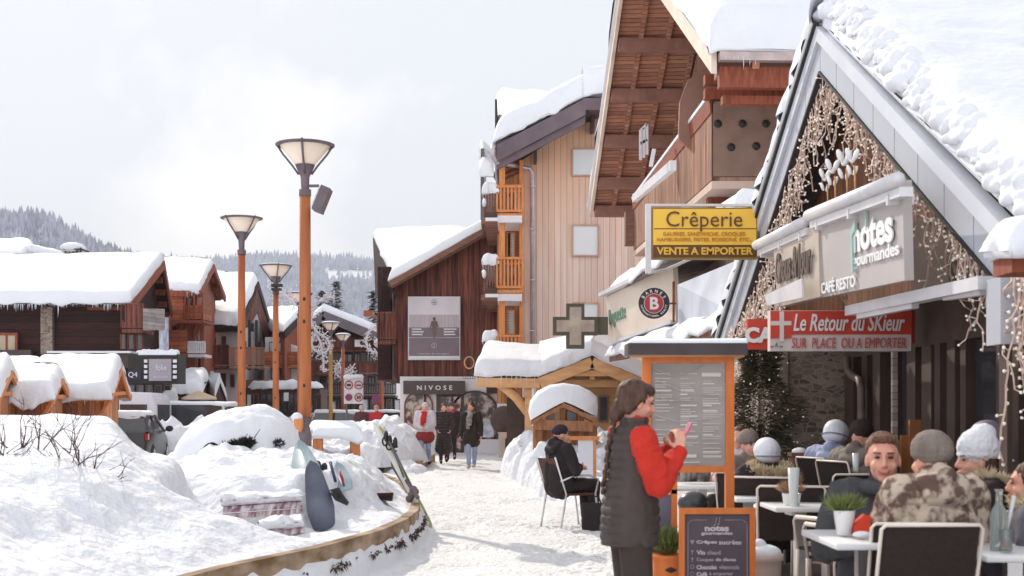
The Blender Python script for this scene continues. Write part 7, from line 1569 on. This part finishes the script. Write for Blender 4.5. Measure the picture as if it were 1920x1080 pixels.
# ---- walkers
L_ = {'legR':0}
person('walker in red and pale poncho with bright red scarf, light jeans, nearest the left bed', (PX(797,34.2), 34.2, .03), RD(176), pose('walk', elR=(.22,.05,1.14), elL=(-.22,.05,1.14), wrR=(.07,.20,1.06), wrL=(-.07,.2,1.06)), {'jacket':(mat('poncho_pale', hexc(212,202,206), .9, hexc(190,180,186), vs=3, bump=.3),.05,-.10), 'coat':(mat('poncho_red', hexc(150,52,48), .9, hexc(120,40,40), vs=3, bump=.3),.20,.72), 'trousers':(JEAN,.0), 'boots':BLKC, 'scarf':(REDK,.34), 'beanie':(mat('pale_hat', hexc(226,214,210), .9, vs=5, bump=.2),.004,.1)}, vox=.014, bulk=1.15, female=True)
person('walker in an ankle length dark quilted puffer coat beside the red scarf walker', (PX(832,36), 36, .03), RD(186), pose('walk', elR=(.22,.02,1.13), elL=(-.22,.02,1.13), wrR=(.18,.12,.98), wrL=(-.18,.12,.98)), {'jacket':(PUF,.03,.0), 'coat':(PUF,.19,.36), 'trousers':(BLKC,0), 'boots':BLKC, 'hair':(HAIRB,.0)}, vox=.014, female=True)
person('walker with pink scarf and fur edged white hat behind the long puffer coat', (PX(846,38), 38, .03), RD(180), pose('walk'), {'jacket':(BLKC,.03,.1), 'trousers':(BLKC,0), 'boots':BLKC, 'scarf':(mat('pink_scarf', hexc(204,62,84), .9, vs=5, bump=.2),.1), 'beanie':(mat('dark_hat2', hexc(96,80,92), .9, vs=5, bump=.2),.006,.12)}, vox=.016, sc_=1.02)
person('walker in a knee length black coat with grey patterned scarf and hair bun', (PX(884,33), 33, .03), RD(172), pose('walk', yaw=-.5, elR=(.25,-.02,1.12), elL=(-.25,.02,1.12), wrR=(.28,.04,.87), wrL=(-.27,.1,.87), anR=(.05,.10,.10), knR=(.06,.10,.52), anL=(-.05,-.12,.12)), {'jacket':(mat('black_coat', hexc(54,44,34), .85, hexc(40,33,28), vs=6, bump=.2),.022,.05), 'coat':(MATS['black_coat'],.165,.62), 'trousers':(JEAN,.003), 'boots':mat('pale_boots', hexc(190,180,184), .7, vs=4, bump=.1), 'scarf':(mat('grey_scarf', hexc(168,158,154), .9, hexc(120,110,108), vs=12, bump=.4, contrast=2),.42), 'hair':(HAIRB,0)}, vox=.013, female=True)
mb = MB(); mb.ell((0,0,0), .05, 10); b_ = mb.build('hair_bun', HAIRB, None); b_.parent = [o for o in bpy.data.objects if o.get('label', '').startswith('walker in a knee length')][0]; b_.location = (0,-.03,1.72)
person('distant skier in a red jacket carrying equipment behind the leaning skis', (PX(706,46), 46, .03), RD(160), pose('walk'), {'jacket':(mat('skier_red', hexc(186,40,56), .7, vs=3, bump=.1),.03,.05), 'trousers':(BLKC,.01), 'beanie':(mat('pink_grey_hat', hexc(196,150,156), .9, vs=4, bump=.1),.01,.1)}, vox=.02)
person('distant skier in dark maroon jacket left of the red jacket skier', (PX(678,47), 47, .03), RD(200), pose('walk'), {'jacket':(mat('skier_maroon', hexc(96,56,66), .7, vs=3, bump=.1),.03,.05), 'trousers':(BLKC,.01), 'beanie':(mat('pale_grey_hat', hexc(196,190,186), .9, vs=4, bump=.1),.01,.1)}, vox=.02)
# ---- terrace guests
def seat(label, px, py, d, rz, parts, sc_=1.05, **kw):
    vox = kw.pop('vox', .010); bulk = kw.pop('bulk', 1.1); J = pose('sit', **{k: v for k, v in kw.items()}); top = J['head'][2]+.118; zc = PZ(py, d)
    return person(label, (PX(px,d), d, zc-top*sc_), RD(rz), J, parts, vox=vox, sc_=sc_, bulk=bulk)
SKR = mat('ruddy_skin', hexc(226,158,138), .55, hexc(206,124,108), vs=9, bump=.05, spec=.3); SHH = mat('short_hair', hexc(122,88,66), .7, hexc(90,62,50), vs=30, bump=.3, bs=90)
m1_ = seat('smiling short haired man in a dark grey sweater facing the camera', 1657, 815, 7.5, 160, {'face':1, 'smile':1, 'brow':SHH, 'jacket':(NAVY,.022,0), 'trousers':(BLKC,.01), 'boots':BLKC, 'scarf':(NAVY,0)}, sc_=1.24, vox=.007, head=(0,.05,1.165), neck=(0,.02,1.03), yaw=.12, elR=(.25,.12,.76), elL=(-.25,.12,.76), wrR=(.06,.34,.80), wrL=(-.06,.33,.78), bulk=1.1)
J = pose('sit', head=(0,.05,1.165), yaw=.12); HM = headm(J); hc = V(J['head']); H = lambda *p: hc+HM@V(p)
mb = MB(); tr = m1_.location.copy(); m1_.location = (0,0,0); mb.ell(H(0,-.03,.052), (.081,.094,.083), 14, M=HM); mb.ell(H(0,-.055,.0), (.079,.062,.07), 14, M=HM); mb.ell(H(0,.045,.098), (.060,.035,.022), 12, M=HM); o = mb.build('hair', SHH, m1_); fuse(o, .007, 2); wrinkle(o, .008, 60); m1_.location = tr
seat('person in camouflage coat and grey fur hat seen from behind on the near terrace chair', 1752, 824, 6.95, 10, {'jacket':(CAMO,.05,0), 'trousers':(CAMO,.02), 'boots':BLKC, 'hood':CAMO, 'beanie':(GRH,.012,.11)}, sc_=1.07, vox=.009, head=(0,.05,1.150), neck=(0,.0,1.04), bulk=1.08, yaw=.25, elR=(.25,.08,.76), elL=(-.25,.08,.76))
seat('woman in a tall white knitted beanie and black fur edged jacket in profile', 1846, 826, 7.6, 82, {'face':1, 'jacket':(BLKC,.035,0), 'trousers':(BLKC,.01), 'boots':BLKC, 'fur':FURM, 'beanie':(WHB,.014,.16), 'hair':(HAIRB,.1)}, sc_=1.08, vox=.008, yaw=.25, head=(0,.05,1.165))
seat('person in white ski helmet and fur collared dark jacket seen from behind', 1438, 828, 11.3, 15, {'jacket':(BLKC,.04,0), 'trousers':(BLKC,.01), 'fur':FURM, 'helmet':HELW}, vox=.012, bulk=1.2)
seat('man in a dark grey beanie with face half hidden beside the menu board', 1403, 812, 12.6, 200, {'face':1, 'jacket':(GRYC,.04,0), 'trousers':(BLKC,.01), 'beanie':(GRH,.008,.1)}, vox=.012)
seat('person with a white braided headband behind the grey beanie man', 1388, 800, 13.6, 150, {'jacket':(mat('white_pink_jacket', hexc(214,200,204), .8, hexc(160,110,120), vs=5, bump=.2),.035,0), 'trousers':(BLKC,.01), 'hair':(HAIRB,0)}, vox=.014)
seat('person in a pale blue jacket and white blue ski helmet turned away to the right', 1566, 795, 12.5, -40, {'jacket':(BLUEJ,.045,0), 'trousers':(BLKC,.01), 'helmet':HELW, 'hood':BLUEJ}, vox=.012, bulk=1.15, pitch=-.3, sc_=1.1)
seat('man in a black beanie and grey jacket bending over his table', 1612, 797, 11.7, -50, {'face':1, 'jacket':(GRYC,.045,0), 'trousers':(BLKC,.01), 'beanie':(BLKH,.01,.11), 'hood':GRYC}, vox=.012, bulk=1.2, pitch=-.35, sc_=1.1)
seat('person in white and violet ski helmet behind the white beanie woman', 1852, 797, 9.4, 60, {'jacket':(BLKC,.04,0), 'trousers':(BLKC,.01), 'helmet':mat('violet_helmet', hexc(180,172,196), .4, hexc(120,104,120), vs=3, bump=0)}, vox=.012)
seat('person in a dark blue grey jacket cut off by the right picture edge', 1935, 868, 7.1, 75, {'face':1, 'jacket':(mat('blue_grey_jacket', hexc(104,100,112), .8, hexc(80,76,88), vs=4, bump=.2),.04,0), 'trousers':(BLKC,.01), 'fur':FURM, 'hair':(HAIRB,.05)}, vox=.011, bulk=1.15)
# handbag by the sitting man
o = thing('black_bag', 'black bag standing on the snow right of the aluminium chair', 'bag', (PX(1112,15.6), 15.6, .03)); mb = MB(); c = V((PX(1116,15.6),15.7,.03)); mb.box(c+V((-.16,-.1,0)), c+V((.16,.1,.34))); fuse(mb.build('bag', BLKC, o), .02, 6); mb = MB(); mb.tube([c+V((-.08,0,.32)), c+V((-.05,0,.42)), c+V((.05,0,.42)), c+V((.08,0,.32))], .01, 5); mb.build('handle', BLKC, o)
